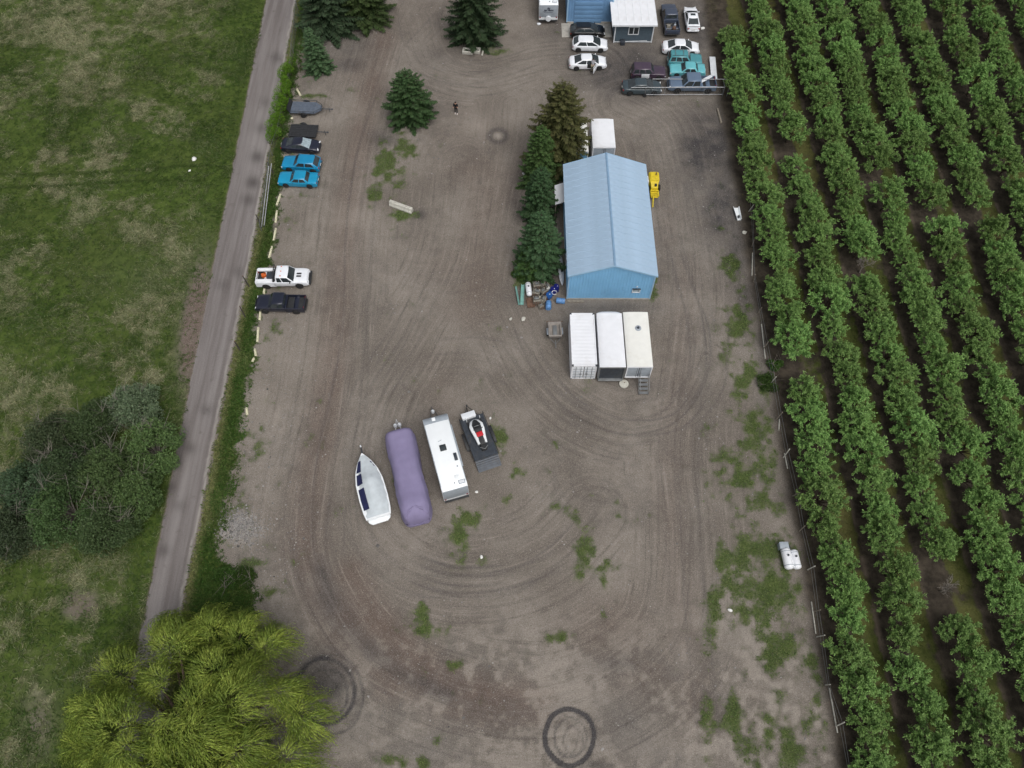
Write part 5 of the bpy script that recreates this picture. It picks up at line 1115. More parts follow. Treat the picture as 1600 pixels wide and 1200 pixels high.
# steps
sp = G(1005, 604, .3); r_ = thing('metal_steps', 'grey metal steps leading up to the cream van body door', 'steps', (sp.x, sp.y, 0))
for sx in (-1, 1): MB().tube([(sx * .45, -.75, .02), (sx * .45, .65, .85), (sx * .45, .65, 1.75), (sx * .45, .55, 1.75), (sx * .45, -.75, .95), (sx * .45, -.75, .02)], .03, 5).build('side_frame', 'steel', r_)
for k in range(4): MB().box((0, -.6 + .35 * k, .14 + .2 * k), (.86, .26, .04)).build('tread', 'steel', r_)
dp = G(975, 599, .2); r_ = thing('round_lid', 'round pale lid on the ground between the middle and right white boxes', 'lid', (dp.x, dp.y, 0)); MB().lathe([(.44, 0), (.47, .12), (.45, .17), (.1, .2), (0, .2)], 20).build('disc', 'concrete_white', r_)
MB().box((.05, .08, .22), (.16, .05, .05), rz=30).build('handle', 'rust', r_)
# box trailers behind the shop
bA, bB = G(941, 184, 3.4), G(944, 230, 3.4)
van_box('white box trailer with rounded front behind the blue shop', (bA.x + bB.x) / 2, bB.y, bA.y - .2, 2.55, 1.0, 3.4, 'white_metal', 'grey_panel', bulge=.4, wheels=True, name='box_trailer', group='box trailers behind the shop')
bA, bB = G(899, 192, 2.9), G(902, 236, 2.9)
van_box('white box trailer with blue end wall half hidden by the large spruce', (bA.x + bB.x) / 2 + .15, bB.y, bA.y, 2.3, .8, 2.9, 'cream_metal', 'wall_blue', wheels=True, name='box_trailer', group='box trailers behind the shop')

# ------------------------------------------------------------------ travel trailers
def frame_from(pf, pr, h):
    A, B = G(*pf, h), G(*pr, h); d = A - B; return (A + B) / 2, math.degrees(math.atan2(d.y, d.x)), d.length
def travel_trailer(label, mid, head, L, W, H, detail=True, writing=False):
    r_ = thing('travel_trailer', label, 'trailer', (mid.x, mid.y, 0), head, 'travel trailers')
    z0 = .55; prof = [(-L / 2, z0), (-L / 2 - .02, z0 + .5), (-L / 2 + .03, H - .10), (-L / 2 + .15, H), (L / 2 - .75, H), (L / 2 - .4, H - .12), (L / 2 - .12, H - .55), (L / 2, H - 1.15), (L / 2 - .08, z0 + .3), (L / 2 - .25, z0)]
    rings = []
    for y, ins in ((-W / 2, .05), (-W / 2 + .02, .02), (-W / 2 + .07, 0), (-W / 4, -.015), (0, -.02), (W / 4, -.015), (W / 2 - .07, 0), (W / 2 - .02, .02), (W / 2, .05)):
        rings.append([(x * (1 - ins * .04), y, (z if z < H - .2 else z - ins * 1.0)) for x, z in prof])
    body = MB().loft(rings).build('body', 'grp_white', r_, smooth=40)
    # grey front cap and rear band
    fcp = [(L / 2 - .98, H + .03), (L / 2 - .75, H + .03), (L / 2 - .385, H - .09), (L / 2 - .10, H - .53), (L / 2 + .02, H - 1.14)]
    MB().loft([[(x, y, z) for y in (-W / 2 + .05, W / 2 - .05)] + [(x - .02, y, z - .03) for y in (W / 2 - .05, -W / 2 + .05)] for x, z in fcp]).build('front_cap', 'grey_panel', r_, smooth=50)
    MB().box((L / 2 + .005, 0, 1.35), (.03, W - .3, .6)).build('front_window', 'glass', r_, bevel=.01)
    rb = MB().box((-L / 2 - .03, 0, (z0 + H) / 2 + .15), (.03, W - .06, H - z0 - .5)).build('rear_wall', 'grey_panel', r_, bevel=.01)
    MB().box((-L / 2 - .06, 0, 1.75), (.02, 1.2, .5)).build('rear_window', 'glass', rb, bevel=.005) if False else None
    MB().box((-L / 2 - .1, 0, z0 - .05), (.18, W - .1, .12)).build('bumper', 'black_plastic', r_, bevel=.02)
    for sd in (-1, 1):
        MB().box((-L / 2 - .06, sd * (W / 2 - .16), .95), (.03, .16, .16)).build('taillight', 'lamp_red', r_, bevel=.01)
        for xx, wd in ((-L * .28, 1.0), (L * .05, .9), (L * .32, .7)): MB().box((xx, sd * (W / 2 + .006), 1.85), (wd, .03, .6)).build('side_window', 'glass', r_, bevel=.01)
        MB().box((0, sd * (W / 2 - .02), H + .0), (L - 1.0, .05, .05)).build('gutter_rail', 'grey_panel', r_)
        MB().box((-L * .05, sd * (W / 2 + .004), 1.1), (L * .8, .02, .12)).build('stripe', 'grey_panel', r_)
        for xx in (-.45, .45): add_wheel(r_, xx - .4, sd * (W / 2 - .14), .34, .22, sd)
    MB().box((.3, -W / 2 - .01, 1.5), (.7, .04, 1.8)).build('door', 'trim_white', r_, bevel=.02)
    MB().tube([(L / 2 - .3, -.7, z0 - .05), (L / 2 + 1.9, 0, z0 - .08), (L / 2 - .3, .7, z0 - .05)], .06, 6).build('hitch', 'dark_steel', r_)
    MB().lathe([(.0, 0), (.16, .02), (.18, .3), (.1, .45), (0, .46)], 12, (L / 2 + 1.25, 0, z0 - .05)).build('gas_bottle', 'trim_white', r_)
    if detail:
        def rp(f, y): return ((f - .5) * L, y, H)
        x, y, z = rp(.53, .05); hh = MB().box((x, y, z + .06), (.62, .6, .12)).build('roof_hatch', 'glass', r_, bevel=.05)
        x, y, z = rp(.92, .2); MB().box((x, y, z + .03), (.34, .34, .06)).build('roof_vent', 'grp_white', r_, bevel=.02)
        x, y, z = rp(.38, -.82); MB().box((x, y, z + .07), (.75, .3, .12)).build('fridge_vent', 'dark_steel', r_, bevel=.05)
        x, y, z = rp(.13, -.45); MB().box((x, y, z + .05), (.42, .4, .08)).build('roof_vent', 'grp_white', r_, bevel=.02)
        x, y, z = rp(.065, -.75); fr = MB().box((x, y, z + .03), (.38, .6, .05)).build('vent_frame', 'grey_panel', r_, bevel=.01); MB().box((x, y, z + .06), (.26, .46, .03)).build('grille', 'trim_white', fr)
        for f, y in ((.26, -.75), (.07, -.1)): x, _, z = rp(f, 0); MB().lathe([(.07, 0), (.06, .1), (0, .12)], 10, (x, y, z)).build('stack_pipe', 'grey_panel', r_)
        x, y, z = rp(.62, .35); MB().tube([(x, y, z + .03), (x + .1, y - .35, z + .05)], .02, 5).build('antenna', 'grey_panel', r_)
        MB().box((.2, -W / 2 - .06, H - .12), (L * .55, .1, .1)).build('awning_roll', 'grey_panel', r_, bevel=.03)
    if writing:
        def text(s_, size, z, y=0.0):
            cu = bpy.data.curves.new('lettering', 'FONT'); cu.body = s_; cu.size = size; cu.align_x = 'CENTER'; cu.extrude = .004; cu.shear = .25; cu.offset = .012
            o = bpy.data.objects.new('lettering', cu); COL.objects.link(o); dg = bpy.context.evaluated_depsgraph_get(); me = bpy.data.meshes.new_from_object(o.evaluated_get(dg)); bpy.data.objects.remove(o)
            t_ = link('lettering', me, 'ink', rb); t_.rotation_euler = (math.pi / 2, 0, -math.pi / 2); t_.location = (-L / 2 - .062, y, z)
        text('Jay', .34, 2.16); text('Jay Flight', .34, 1.84)
        MB().tube([(-L / 2 - .06, .6, 1.66), (-L / 2 - .06, .1, 1.62), (-L / 2 - .06, -.6, 1.68)], .02, 5).build('swoosh', 'ink', rb)
        MB().lathe([(.36, 0), (.38, .05), (.36, .2), (.1, .22), (0, .22)], 18, (-L / 2 - .3, 0, .86), 'X').build('spare_wheel_cover', 'trim_white', r_)
    return r_
mid, head, L = frame_from((678, 645.5), (711, 764), 2.85)
travel_trailer('long white travel trailer parked between the purple covered trailer and the snowmobile trailer', mid, head, L, 2.35, 2.85)
ya = G(857, 31, .6).y
travel_trailer('white travel trailer with lettering and spare wheel cover at the top edge', Vector((G(857, 20, 1.5).x, ya + 3.9, 0)), -90 + 180, 7.6, 2.45, 2.75, True, True)

# covered trailer under a purple tarp
mid, head, L = frame_from((622, 674), (651, 806), 2.3); L += .5
r_ = thing('covered_trailer', 'trailer fully wrapped in a purple grey cover between the boat and white travel trailer', 'trailer', (mid.x, mid.y, 0), head, 'travel trailers')
rs = np.random.RandomState(4); rings = []; n = 40
for k in range(n + 1):
    f = k / n; x = -L / 2 + L * f; end = min(1, f / .17) if f < .5 else min(1, (1 - f) / .055); es = math.sqrt(max(0, 1 - (1 - end) ** 2)); hwid = 1.36 + .02 * math.sin(9 * f) + .03 * rs.randn() * (.4); wv = hwid * (.62 + .38 * es); Hh = .9 + (2.9 + .03 * math.sin(14 * f) - .9) * (.30 + .70 * es) + .012 * rs.randn()
    ring = []
    for j in range(25):
        a = math.pi * j / 24; cs, sn = math.cos(a), math.sin(a); yy = wv * math.copysign(abs(cs) ** .5, cs); zz = .35 + (Hh - .35) * abs(sn) ** .5
        wob = .055 * math.sin(13 * f * (1 + .2 * math.sin(j)) + j * 1.3) * (1 if j < 7 or j > 17 else .22) + (.05 * math.sin(j * 2.1 + 3 * f) * (1 - es))
        ring.append((x, yy * (1 + wob * .8), zz + (.03 * math.sin(j + 20 * f) if sn > .8 and es < .98 else 0)))
    rings.append(ring)
rings = [[(p[0], p[1] * .5, .35 + (p[2] - .35) * .45) for p in rings[0]]] + rings + [[(p[0], p[1] * .5, .35 + (p[2] - .35) * .5) for p in rings[-1]]]
cv = MB().loft(rings, caps=True).build('cover', 'tarp', r_, smooth=60)
for sd in (-1, 1): MB().tube([(-L / 2 + .15, sd * 1.0, 1.0), (-L / 2 + .42, sd * .95, 2.05), (-L / 2 + .72, sd * .55, 2.66), (-L / 2 + .95, sd * .1, 2.9)], [.1, .15, .14, .05], 6).build('fold', 'tarp', cv)
MB().tube([(-L / 2 - .02, -.9, 1.2), (-L / 2 - .05, 0, .75), (-L / 2 - .02, .9, 1.2)], [.03, .06, .03], 6).build('fold', 'tarp', cv)
gb = MB(); gb.tube([(L / 2 - .2, -.5, .5), (L / 2 + 1.9, 0, .5), (L / 2 - .2, .5, .5)], .05, 6); gb.build('hitch', 'trim_white', r_)
for sd in (-1, 1): MB().lathe([(0, 0), (.17, .02), (.19, .35), (.1, .5), (0, .52)], 12, (L / 2 + 1.15, sd * .2, .5)).build('gas_bottle', 'trim_white', r_)
for sd in (-1, 1):
    for xx in (-.45, .45): add_wheel(r_, xx, sd * .86, .34, .22, sd)

# ------------------------------------------------------------------ boat on its trailer
mid, head, L = frame_from((566, 710), (592, 808), 1.1)
r_ = thing('boat', 'white motorboat under a pale grey cover, leftmost of the four parked units', 'boat', (mid.x, mid.y, 0), head); W = 2.6
def hullw(f): return W / 2 * (lerp_tab([(0, .86), (.1, .95), (.3, 1.0), (.55, .97), (.72, .8), (.86, .5), (.95, .22), (1, .03)], f))
rings = []
for k in range(21):
    f = k / 20; x = (f - .5) * L; w_ = hullw(f); zk = .48 + .35 * max(0, f - .7) ** 1.5 * 3; zd = 1.18 + .16 * f
    half = [(0, zk), (w_ * .55, zk + .14), (w_ * .86, zk + .34), (w_ * .98, zd - .12), (w_, zd), (w_ * .9, zd + .035)]
    rings.append([(x, y, z) for y, z in half] + [(x, -y, z) for y, z in half[:0:-1]])
hull = MB().loft(rings).build('hull', 'grp_white', r_, smooth=45)
rings = []
for k in range(25):
    f = .02 + .94 * k / 24; x = (f - .5) * L; w_ = hullw(f) * .88; zd = 1.20 + .16 * f; hc = lerp_tab([(0, .05), (.1, .22), (.25, .42), (.45, .6), (.55, .72), (.62, .5), (.75, .25), (.9, .08), (1, .02)], f)
    rings.append([(x, w_ * c_ * (1 + .03 * math.sin(k * 1.7 + j)) - (.16 if .08 < f < .8 else 0) * (1 if c_ > 0 else .2), zd + .03 + hc * (max(0, 1 - abs(c_) ** 1.6)) + .05 * math.sin(k * 1.3 + j * 1.9) * (1 - abs(c_)) + .03 * math.sin(k * 2.9 + j * .8)) for j, c_ in enumerate([1, .85, .6, .3, 0, -.3, -.6, -.85, -1])])
MB().loft(rings, closed=False).build('canvas_cover', 'canvas_grey', r_, smooth=60)
for f0, f1 in ((.14, .46), (.52, .68), (.71, .88)):
    V = []
    for f in [f0 + (f1 - f0) * k / 6 for k in range(7)]:
        x = (f - .5) * L; zd = 1.20 + .16 * f; hq = lerp_tab([(0, .05), (.1, .22), (.25, .42), (.45, .6), (.55, .72), (.62, .5), (.75, .25), (.9, .08), (1, .02)], f); V += [(x, hullw(f) * .89, zd + .07), (x, hullw(f) * .70, zd + .12 + .10 * hq), (x, hullw(f) * .46, zd + .14 + .42 * hq)]
    MB().add(V, [(3 * k + j, 3 * k + j + 1, 3 * k + j + 4, 3 * k + j + 3) for k in range(6) for j in (0, 1)]).build('deck_opening', 'navy_vinyl', r_, smooth=60)
V = []
for f in [.70 + .14 * k / 4 for k in range(5)]:
    x = (f - .5) * L; zd = 1.20 + .16 * f; V += [(x, -hullw(f) * .88, zd + .05), (x, -hullw(f) * .72, zd + .08)]
MB().add(V, [(2 * k, 2 * k + 1, 2 * k + 3, 2 * k + 2) for k in range(4)]).build('deck_opening', 'navy_vinyl', r_, smooth=60)
MB().loft([[((-.5) * L + .02 - .42 * t_, y * W / 2 * (.8 - .28 * t_ * t_), z) for y, z in ((1, .62), (1, .78), (-1, .78), (-1, .62))] for t_ in (0, .5, .85, 1)]).build('swim_platform', 'grp_white', r_, bevel=.02)
ws = MB(); xs = (.50 - .5) * L; ws.tube([(xs, .95, 1.3), (xs + .35, .6, 1.62), (xs + .35, 0.2, 1.68)], .03, 5); ws.tube([(xs, .95, 1.3), (xs - .25, .55, 1.55)], .03, 5); ws.tube([(xs + .3, .98, 1.3), (xs + .3, .45, 1.5)], .03, 5); ws.build('windscreen_frame', 'grp_white', r_)
MB().tube([(L / 2 - .5, 0, .42), (L / 2 + 1.15, 0, .45)], .05, 6).build('trailer_tongue', 'dark_steel', r_); MB().tube([(L / 2 + .35, 0, .4), (L / 2 + .2, 0, 1.25)], .05, 6).build('winch_post', 'dark_steel', r_); MB().box((L / 2 + 1.15, 0, .47), (.22, .13, .12)).build('coupler', 'trim_white', r_, bevel=.03)
for sd in (-1, 1): MB().box((-.3, sd * .55, .42), (L * .7, .1, .14)).build('bunk', 'dark_steel', r_); add_wheel(r_, -.7, sd * .95, .3, .2, sd); MB().loft([[(-.7 + .4 * math.cos(a), sd * (.95 + y), .3 + .38 * math.sin(a)) for y in (-.12, .14)] for a in [k * math.pi / 8 for k in range(9)]], closed=False).build('fender', 'black_plastic', r_)
MB().box((-.7, 0, .3), (.1, 1.8, .1)).build('axle', 'dark_steel', r_)

# ------------------------------------------------------------------ snowmobile trailer and snowmobile
mid, head, L = frame_from((736, 651), (760, 714), .6); W = 2.45
r_ = thing('snowmobile_trailer', 'black deck trailer with raised rails carrying the snowmobile', 'trailer', (mid.x, mid.y, 0), head); n = 9
MB().box((0, 0, .48), (L, W - .1, .1)).build('frame', 'dark_steel', r_)
for k in range(n): MB().box((0, -W / 2 + .07 + (k + .5) * (W - .14) / n, .55), (L - .06, (W - .14) / n - .02, .04)).build('plank', 'dark_steel', r_)
for sd in (-1, 1):
    rl = MB(); rl.tube([(-L / 2, sd * (W / 2 - .04), .5), (-L / 2, sd * (W / 2 - .04), .95), (L / 2, sd * (W / 2 - .04), .95), (L / 2, sd * (W / 2 - .04), .5)], .035, 5); rl.tube([(0, sd * (W / 2 - .04), .5), (0, sd * (W / 2 - .04), .95)], .03, 5); rl.build('side_rail', 'black_plastic', r_)
    for xx in (-.55, .35): add_wheel(r_, xx, sd * (W / 2 + .12), .29, .2, sd)
    MB().loft([[(-.1 + .95 * math.cos(a), sd * (W / 2 + y), .36 + .36 * math.sin(a)) for y in (.0, .25)] for a in [k * math.pi / 8 for k in range(9)]], closed=False).build('fender', 'black_plastic', r_)
rp_ = MB(); rp_.box((-L / 2 - .55, 0, .34), (1.15, W - .2, .05), ry=-24)
ramp = rp_.build('ramp', 'dark_steel', r_)
for k in range(6): MB().box((-L / 2 - .08 - .18 * k, 0, .565 - .085 * k), (.05, W - .25, .05)).build('ramp_cleat', 'black_plastic', ramp)
MB().tube([(L / 2 - .2, -.8, .45), (L / 2 + 1.3, 0, .45), (L / 2 - .2, .8, .45)], .05, 6).build('tongue', 'black_plastic', r_); MB().box((L / 2 + 1.3, 0, .47), (.22, .14, .12)).build('coupler', 'black_plastic', r_, bevel=.03); MB().tube([(L / 2 + .9, .1, 0), (L / 2 + .9, .1, .8)], .04, 6).build('jack', 'black_plastic', r_)
ca, sa_ = math.cos(math.radians(head)), math.sin(math.radians(head))
def onb(x, y, z): return (mid.x + x * ca - y * sa_, mid.y + x * sa_ + y * ca, z)
sn = thing('snowmobile', 'white and black snowmobile with a red seat patch on the black trailer', 'snowmobile', onb(.1, -.1, .57), head); sn.scale = (1.12, 1.25, 1.1)
MB().loft([[(x, y * w_, z) for y, z in ((-1, .15), (-1, h * .75), (-.6, h), (.6, h), (1, h * .75), (1, .15))] for x, w_, h in ((-.1, .3, .55), (.25, .42, .72), (.6, .46, .66), (1.0, .42, .5), (1.3, .26, .36), (1.42, .12, .28))]).build('hood', 'black_plastic', sn, smooth=50)
for sd in (-1, 1):
    MB().loft([[(x, sd * (w_ + dy), z) for dy, z in ((-.14, h), (.06, h - .1), (.08, h - .26), (-.06, h - .2))] for x, w_, h in ((-.95, .30, .55), (-.4, .34, .60), (.3, .45, .70), (.8, .47, .62), (1.25, .30, .46), (1.42, .1, .36))]).build('side_panel', 'grp_white', sn, smooth=50)
    MB().box((1.0, sd * .52, .06), (1.15, .14, .05)).build('ski', 'black_plastic', sn, bevel=.02); MB().tube([(.85, sd * .3, .35), (1.0, sd * .52, .1)], .03, 5).build('ski_leg', 'black_plastic', sn); MB().tube([(1.5, sd * .52, .08), (1.68, sd * .52, .2), (1.5, sd * .52, .28)], .02, 5).build('ski_loop', 'grp_white', sn)
MB().loft([[(x, y * w_, z) for y, z in ((-1, .3), (-.8, h), (.8, h), (1, .3))] for x, w_, h in ((-1.1, .22, .6), (-.7, .25, .66), (-.2, .2, .68), (.05, .16, .74))]).build('seat', 'black_plastic', sn, bevel=.02)
MB().box((-.2, 0, .74), (.42, .5, .12)).build('seat_cover', 'red_vinyl', sn, bevel=.04); MB().tube([(.2, -.38, .98), (.28, 0, .9), (.2, .38, .98)], .03, 6).build('handlebar', 'black_plastic', sn)
MB().box((.55, 0, .86), (.06, .5, .24), ry=-35).build('windshield', 'glass', sn, bevel=.02); MB().box((-.55, 0, .14), (1.9, .38, .26)).build('track', 'tyre', sn, bevel=.08); MB().box((-1.3, 0, .45), (.5, .4, .06)).build('snow_flap', 'black_plastic', sn); MB().tube([(-1.3, -.3, .55), (-1.55, 0, .58), (-1.3, .3, .55)], .025, 5).build('rear_bumper', 'steel', sn)
bx_ = thing('white_box', 'long white cooler box standing across the nose of the black trailer', 'box', onb(L / 2 + .1, .22, .0), head); MB().box((0, 0, .72), (.55, 1.3, .42)).build('body', 'grp_white', bx_, bevel=.04); MB().box((0, 0, .95), (.6, 1.36, .07)).build('lid', 'trim_white', bx_, bevel=.02)
for sd in (-1, 1): MB().box((0, sd * .4, .27), (.3, .2, .54)).build('support', 'dark_steel', bx_)

# ------------------------------------------------------------------ small trailer, tanks, machine, scrap
p = G(867, 517, .7); r_ = thing('tub_trailer', 'small grey tub trailer with tongue left of the white boxes', 'trailer', (p.x, p.y, 0), -88); L, W = 1.75, 1.35
tb = MB(); o_ = [(-L / 2, -W / 2), (L / 2, -W / 2), (L / 2, W / 2), (-L / 2, W / 2)]; sc_ = lambda k, z: [(x * k, y * k, z) for x, y in o_]
tb.loft([sc_(.86, .5), sc_(1, 1.05), sc_(1.0, 1.1), sc_(.8, 1.1), sc_(.66, .62)], caps=True); tb.build('tub', 'tub_grey', r_, bevel=.02)
MB().box((0, .0, .74), (L * .72, .42, .14)).build('load', 'steel', r_, bevel=.03); MB().tube([(L / 2 - .1, -.5, .5), (L / 2 + .55, 0, .48), (L / 2 - .1, .5, .5)], .04, 6).build('tongue_frame', 'steel', r_); MB().tube([(L / 2 + .1, 0, .48), (L / 2 + 1.0, 0, .46)], .045, 6).build('tongue', 'steel', r_)
for sd in (-1, 1): add_wheel(r_, 0, sd * (W / 2 + .06), .28, .18, sd); MB().box((0, sd * (W / 2 + .06), .64), (.8, .2, .05)).build('fender', 'grey_panel', r_, bevel=.02)
MB().box((-L / 2 - .05, 0, 1.0), (.06, W + .3, .06)).build('rear_bar', 'rust', r_)
# two white tanks and the grey box at the orchard edge
def tank(label, px, py, L, R, rz, group=None, mat='white_metal', name='tank', z=None, dome=.22):
    p = G(px, py, .5); r_ = thing(name, label, 'tank', (p.x, p.y, 0), rz, group); zc = (R + .12) if z is None else z
    MB().lathe([(0, -L / 2), (R * .55, -L / 2 + dome * .15), (R * .9, -L / 2 + dome * .6), (R, -L / 2 + dome), (R, L / 2 - dome), (R * .9, L / 2 - dome * .6), (R * .55, L / 2 - dome * .15), (0, L / 2)], 22, (0, 0, zc), 'X').build('shell', mat, r_, smooth=50)
    for xx in (-L * .28, L * .28):
        MB().box((xx, 0, (zc - R * .8) / 2 + .03), (.12, R * 1.3, zc - R * .8 + .06)).build('saddle', 'dark_steel', r_); MB().lathe([(R + .006, -.03), (R + .012, 0), (R + .006, .03)], 22, (xx * 1.15, 0, zc), 'X').build('band', 'grey_panel', r_)
    MB().lathe([(.09, 0), (.09, .12), (.05, .16), (0, .16)], 10, (L * .1, 0, zc + R - .02)).build('valve', 'dark_steel', r_)
    return r_
tank('white cylindrical tank next to the grey box, left of the two at the orchard edge', 1230, 873, 1.9, .42, 94, 'tanks at the orchard edge'); tank('shorter white cylindrical tank with a pipe, right of the two at the orchard edge', 1242.5, 874, 1.75, .38, 94, 'tanks at the orchard edge')
p = G(1241 + 10, 883, .3); r_ = thing('pipe', 'thin pale pipe sticking out beside the right white tank', 'pipe', (p.x, p.y, 0)); MB().tube([(-.5, .1, .3), (.15, -.15, .08)], .03, 6).build('tube', 'concrete_white', r_)
p = G(1224, 853, .5); prop('metal_box', 'flat grey metal box above the left white tank', 'box', (p.x, p.y, 0), 2, [('body', MB().box((0, 0, .35), (.75, .55, .7)), 'grey_panel', .03), ('side_box', MB().box((.48, -.12, .25), (.2, .3, .5)), 'dark_steel', .02), ('lid', MB().box((0, 0, .73), (.8, .6, .05)), 'grey_panel', .015)])
# yellow machine beside the shop
p = G(1019, 290, .8); r_ = thing('yellow_machine', 'yellow towed machine standing against the right wall of the shop', 'machine', (p.x + .2, p.y, 0), -90); 
MB().box((0, 0, .5), (3.0, .8, .14)).build('chassis', 'yellow', r_, bevel=.02); MB().loft([[(x, y * w_, z) for y, z in ((-1, .6), (-1, h - .15), (-.7, h), (.7, h), (1, h - .15), (1, .6))] for x, w_, h in ((-1.5, .52, 1.35), (-1.35, .58, 1.55), (-.3, .56, 1.55), (-.15, .5, 1.35))]).build('engine_hood', 'yellow', r_, smooth=40)
MB().loft([[(x, y * w_, z) for y, z in ((-1, .6), (-.9, h), (.9, h), (1, .6))] for x, w_, h in ((-.15, .46, 1.3), (.55, .42, 1.05), (.6, .42, .9))]).build('hopper', 'yellow', r_, smooth=30); MB().box((.3, .12, 1.22), (.3, .25, .18)).build('control_box', 'black_plastic', r_, bevel=.03)
for xx in (.75, 1.1, 1.4): MB().box((xx, 0, .78), (.1, .95, .12)).build('crossbar', 'yellow', r_, bevel=.02)
for yy in (-.42, .42): MB().box((1.05, yy, .7), (.9, .1, .14)).build('frame_rail', 'yellow', r_, bevel=.02)
MB().tube([(1.4, -.15, .62), (2.75, -.3, .35)], .07, 6).build('tongue', 'yellow', r_); MB().box((-.6, -.68, 1.0), (.9, .16, .5)).build('fuel_tank', 'cream_metal', r_, bevel=.05); MB().lathe([(.06, 0), (.06, .45)], 8, (-.9, .2, 1.5)).build('exhaust', 'rust', r_)
for sd in (-1, 1): add_wheel(r_, -.1, sd * .68, .36, .2, sd)
# kayak leaning along the shop wall
p = G(875, 420, .6); r_ = thing('kayak', 'white kayak standing along the left wall of the shop behind the spruces', 'kayak', (p.x + .12, p.y, 0), 91); L = 4.4; rings = []
for k in range(17):
    f = k / 16; w_ = .36 * math.sin(math.pi * min(1, max(0, f))) ** .7 + .004; x = (f - .5) * L; zz = .12 + .22 * abs(2 * f - 1) ** 2.5; rings.append([(x, w_ * math.cos(a) , zz + .30 + .24 * (w_ / .36) * math.sin(a) + .25 * math.cos(a) * (w_ / .36)) for a in [j * 2 * math.pi / 10 for j in range(10)]])
MB().loft(rings).build('hull', 'white_metal', r_, smooth=60); MB().lathe([(.0, 0), (.24, .0), (.26, .04), (.2, .05)], 16, (-.2, 0, .63)).build('cockpit', 'black_plastic', r_)
for xx in (-1.2, 1.2): MB().box((xx, .05, .16), (.12, .5, .32)).build('stand', 'wood', r_)
# scrap row at the corner of the shop
SG = 'scrap at the corner of the shop'
def channel(label, a, b_, wd, mat):
    A, B = G(*a, .15), G(*b_, .15); d = B - A; m_ = (A + B) / 2; r_ = thing('metal_channel', label, 'scrap', (m_.x, m_.y, 0), math.degrees(math.atan2(d.y, d.x)), SG); Lc = d.length
    MB().box((0, 0, .12), (Lc, wd, .05)).build('web', mat, r_); [MB().box((0, s_ * (wd / 2 - .02), .17), (Lc, .04, .22)).build('flange', mat, r_) for s_ in (-1, 1)]
    return r_
channel('narrow pale green steel bar, leftmost in the scrap row', (806, 448), (811, 476), .16, 'teal_paint'); channel('wide teal steel trough second in the scrap row', (817, 445), (815.5, 476), .36, 'teal_paint')
tank('white dented gas tank lying beside the teal trough', 826, 451, 1.7, .3, 96, SG, 'white_metal', 'gas_tank')
def engine(label, px, py, rz, s_, mat, seed):
    q = random.Random(seed); p = G(px, py, .3); r_ = thing('engine_block', label, 'scrap', (p.x, p.y, 0), rz, SG); r_.scale = (s_,) * 3
    MB().box((0, 0, .28), (.75, .5, .46), top=.85).build('block', mat, r_, bevel=.03)
    for sd in (-1, 1): MB().box((0, sd * .2, .58), (.7, .2, .16), rx=sd * 28).build('cylinder_head', mat, r_, bevel=.03)
    for k in range(4): MB().tube([(-.28 + .18 * k, -.28, .5), (-.28 + .18 * k, -.42, .42), (-.2 + .15 * k, -.46, .2)], .04, 6).build('exhaust_port', 'rust', r_)
    MB().lathe([(.14, 0), (.16, .04), (.1, .06), (0, .06)], 12, (.4, 0, .34), 'X').build('pulley', 'dark_steel', r_); MB().box((q.uniform(-.1, .1), 0, .7), (.4, .22, .12)).build('intake', 'steel', r_, bevel=.03)
    MB().tube([(-.3, .1, .66), (-.1, .25, .82), (.2, .1, .76)], .035, 6).build('hose', 'black_plastic', r_); return r_
for i, (px, py, rz, s_, lab) in enumerate([(838, 446, 10, 1.0, 'grey engine block at the top left of the scrap heap'), (847, 444, 70, .9, 'small engine block at the top right of the scrap heap'), (838, 458, -15, 1.1, 'engine block in the middle of the scrap heap with open ports'), (849, 456, 40, .95, 'engine block right of the middle one in the scrap heap'), (839, 470, 5, 1.15, 'square engine block at the bottom of the scrap heap'), (849, 468, 80, .95, 'dark engine block at the lower right of the scrap heap'), (845, 478, 30, .7, 'small pale gearbox in front of the scrap heap'), (855, 447, 120, .8, 'engine part between the scrap heap and the blue barrels')]):
    engine(lab, px, py, rz, s_, 'castiron', i)
def barrel(label, px, py, rz, mat, lying=True, R=.3, L=.9, cat='barrel'):
    p = G(px, py, .3); r_ = thing('barrel', label, cat, (p.x, p.y, 0), rz, SG); pr = [(0, 0), (R * .94, 0), (R, .03), (R, L * .3), (R * 1.04, L * .33), (R, L * .36), (R, L * .64), (R * 1.04, L * .67), (R, L * .7), (R, L - .03), (R * .94, L), (R * .9, L - .03), (0, L - .03)]
    if lying: MB().lathe([(a, b_ - L / 2) for a, b_ in pr], 20, (0, 0, R * 1.04), 'X').build('drum', mat, r_, smooth=40); MB().lathe([(.04, 0), (.04, .05), (0, .05)], 8, (L / 2 - .03, .12, R * 1.2), 'X').build('bung', 'litter', r_)
    else: MB().lathe(pr, 20).build('drum', mat, r_, smooth=40); MB().lathe([(.05, 0), (.05, .05), (0, .05)], 8, (.12, 0, L - .03)).build('bung', 'litter', r_)
    return r_
barrel('blue drum lying against the front corner of the shop', 876, 470, -8, 'blue_light'); barrel('light blue drum lying nearest the white boxes in the scrap row', 857, 477, 88, 'blue_light'); barrel('dark blue drum standing nearest the shop wall', 869, 452, 0, 'blue_deep', False); barrel('dark blue drum standing left of the one at the shop wall', 864, 456, 0, 'blue_deep', False)
barrel('blue drum lying between the engines and the dark blue drums', 860, 459, 70, 'blue_plastic'); barrel('teal blue drum standing below the white bucket', 857, 463, 0, 'blue_plastic', False, .28, .7)
r_ = barrel('white bucket at the top of the blue drums', 856.5, 450, 0, 'litter', False, .2, .45, 'bucket')
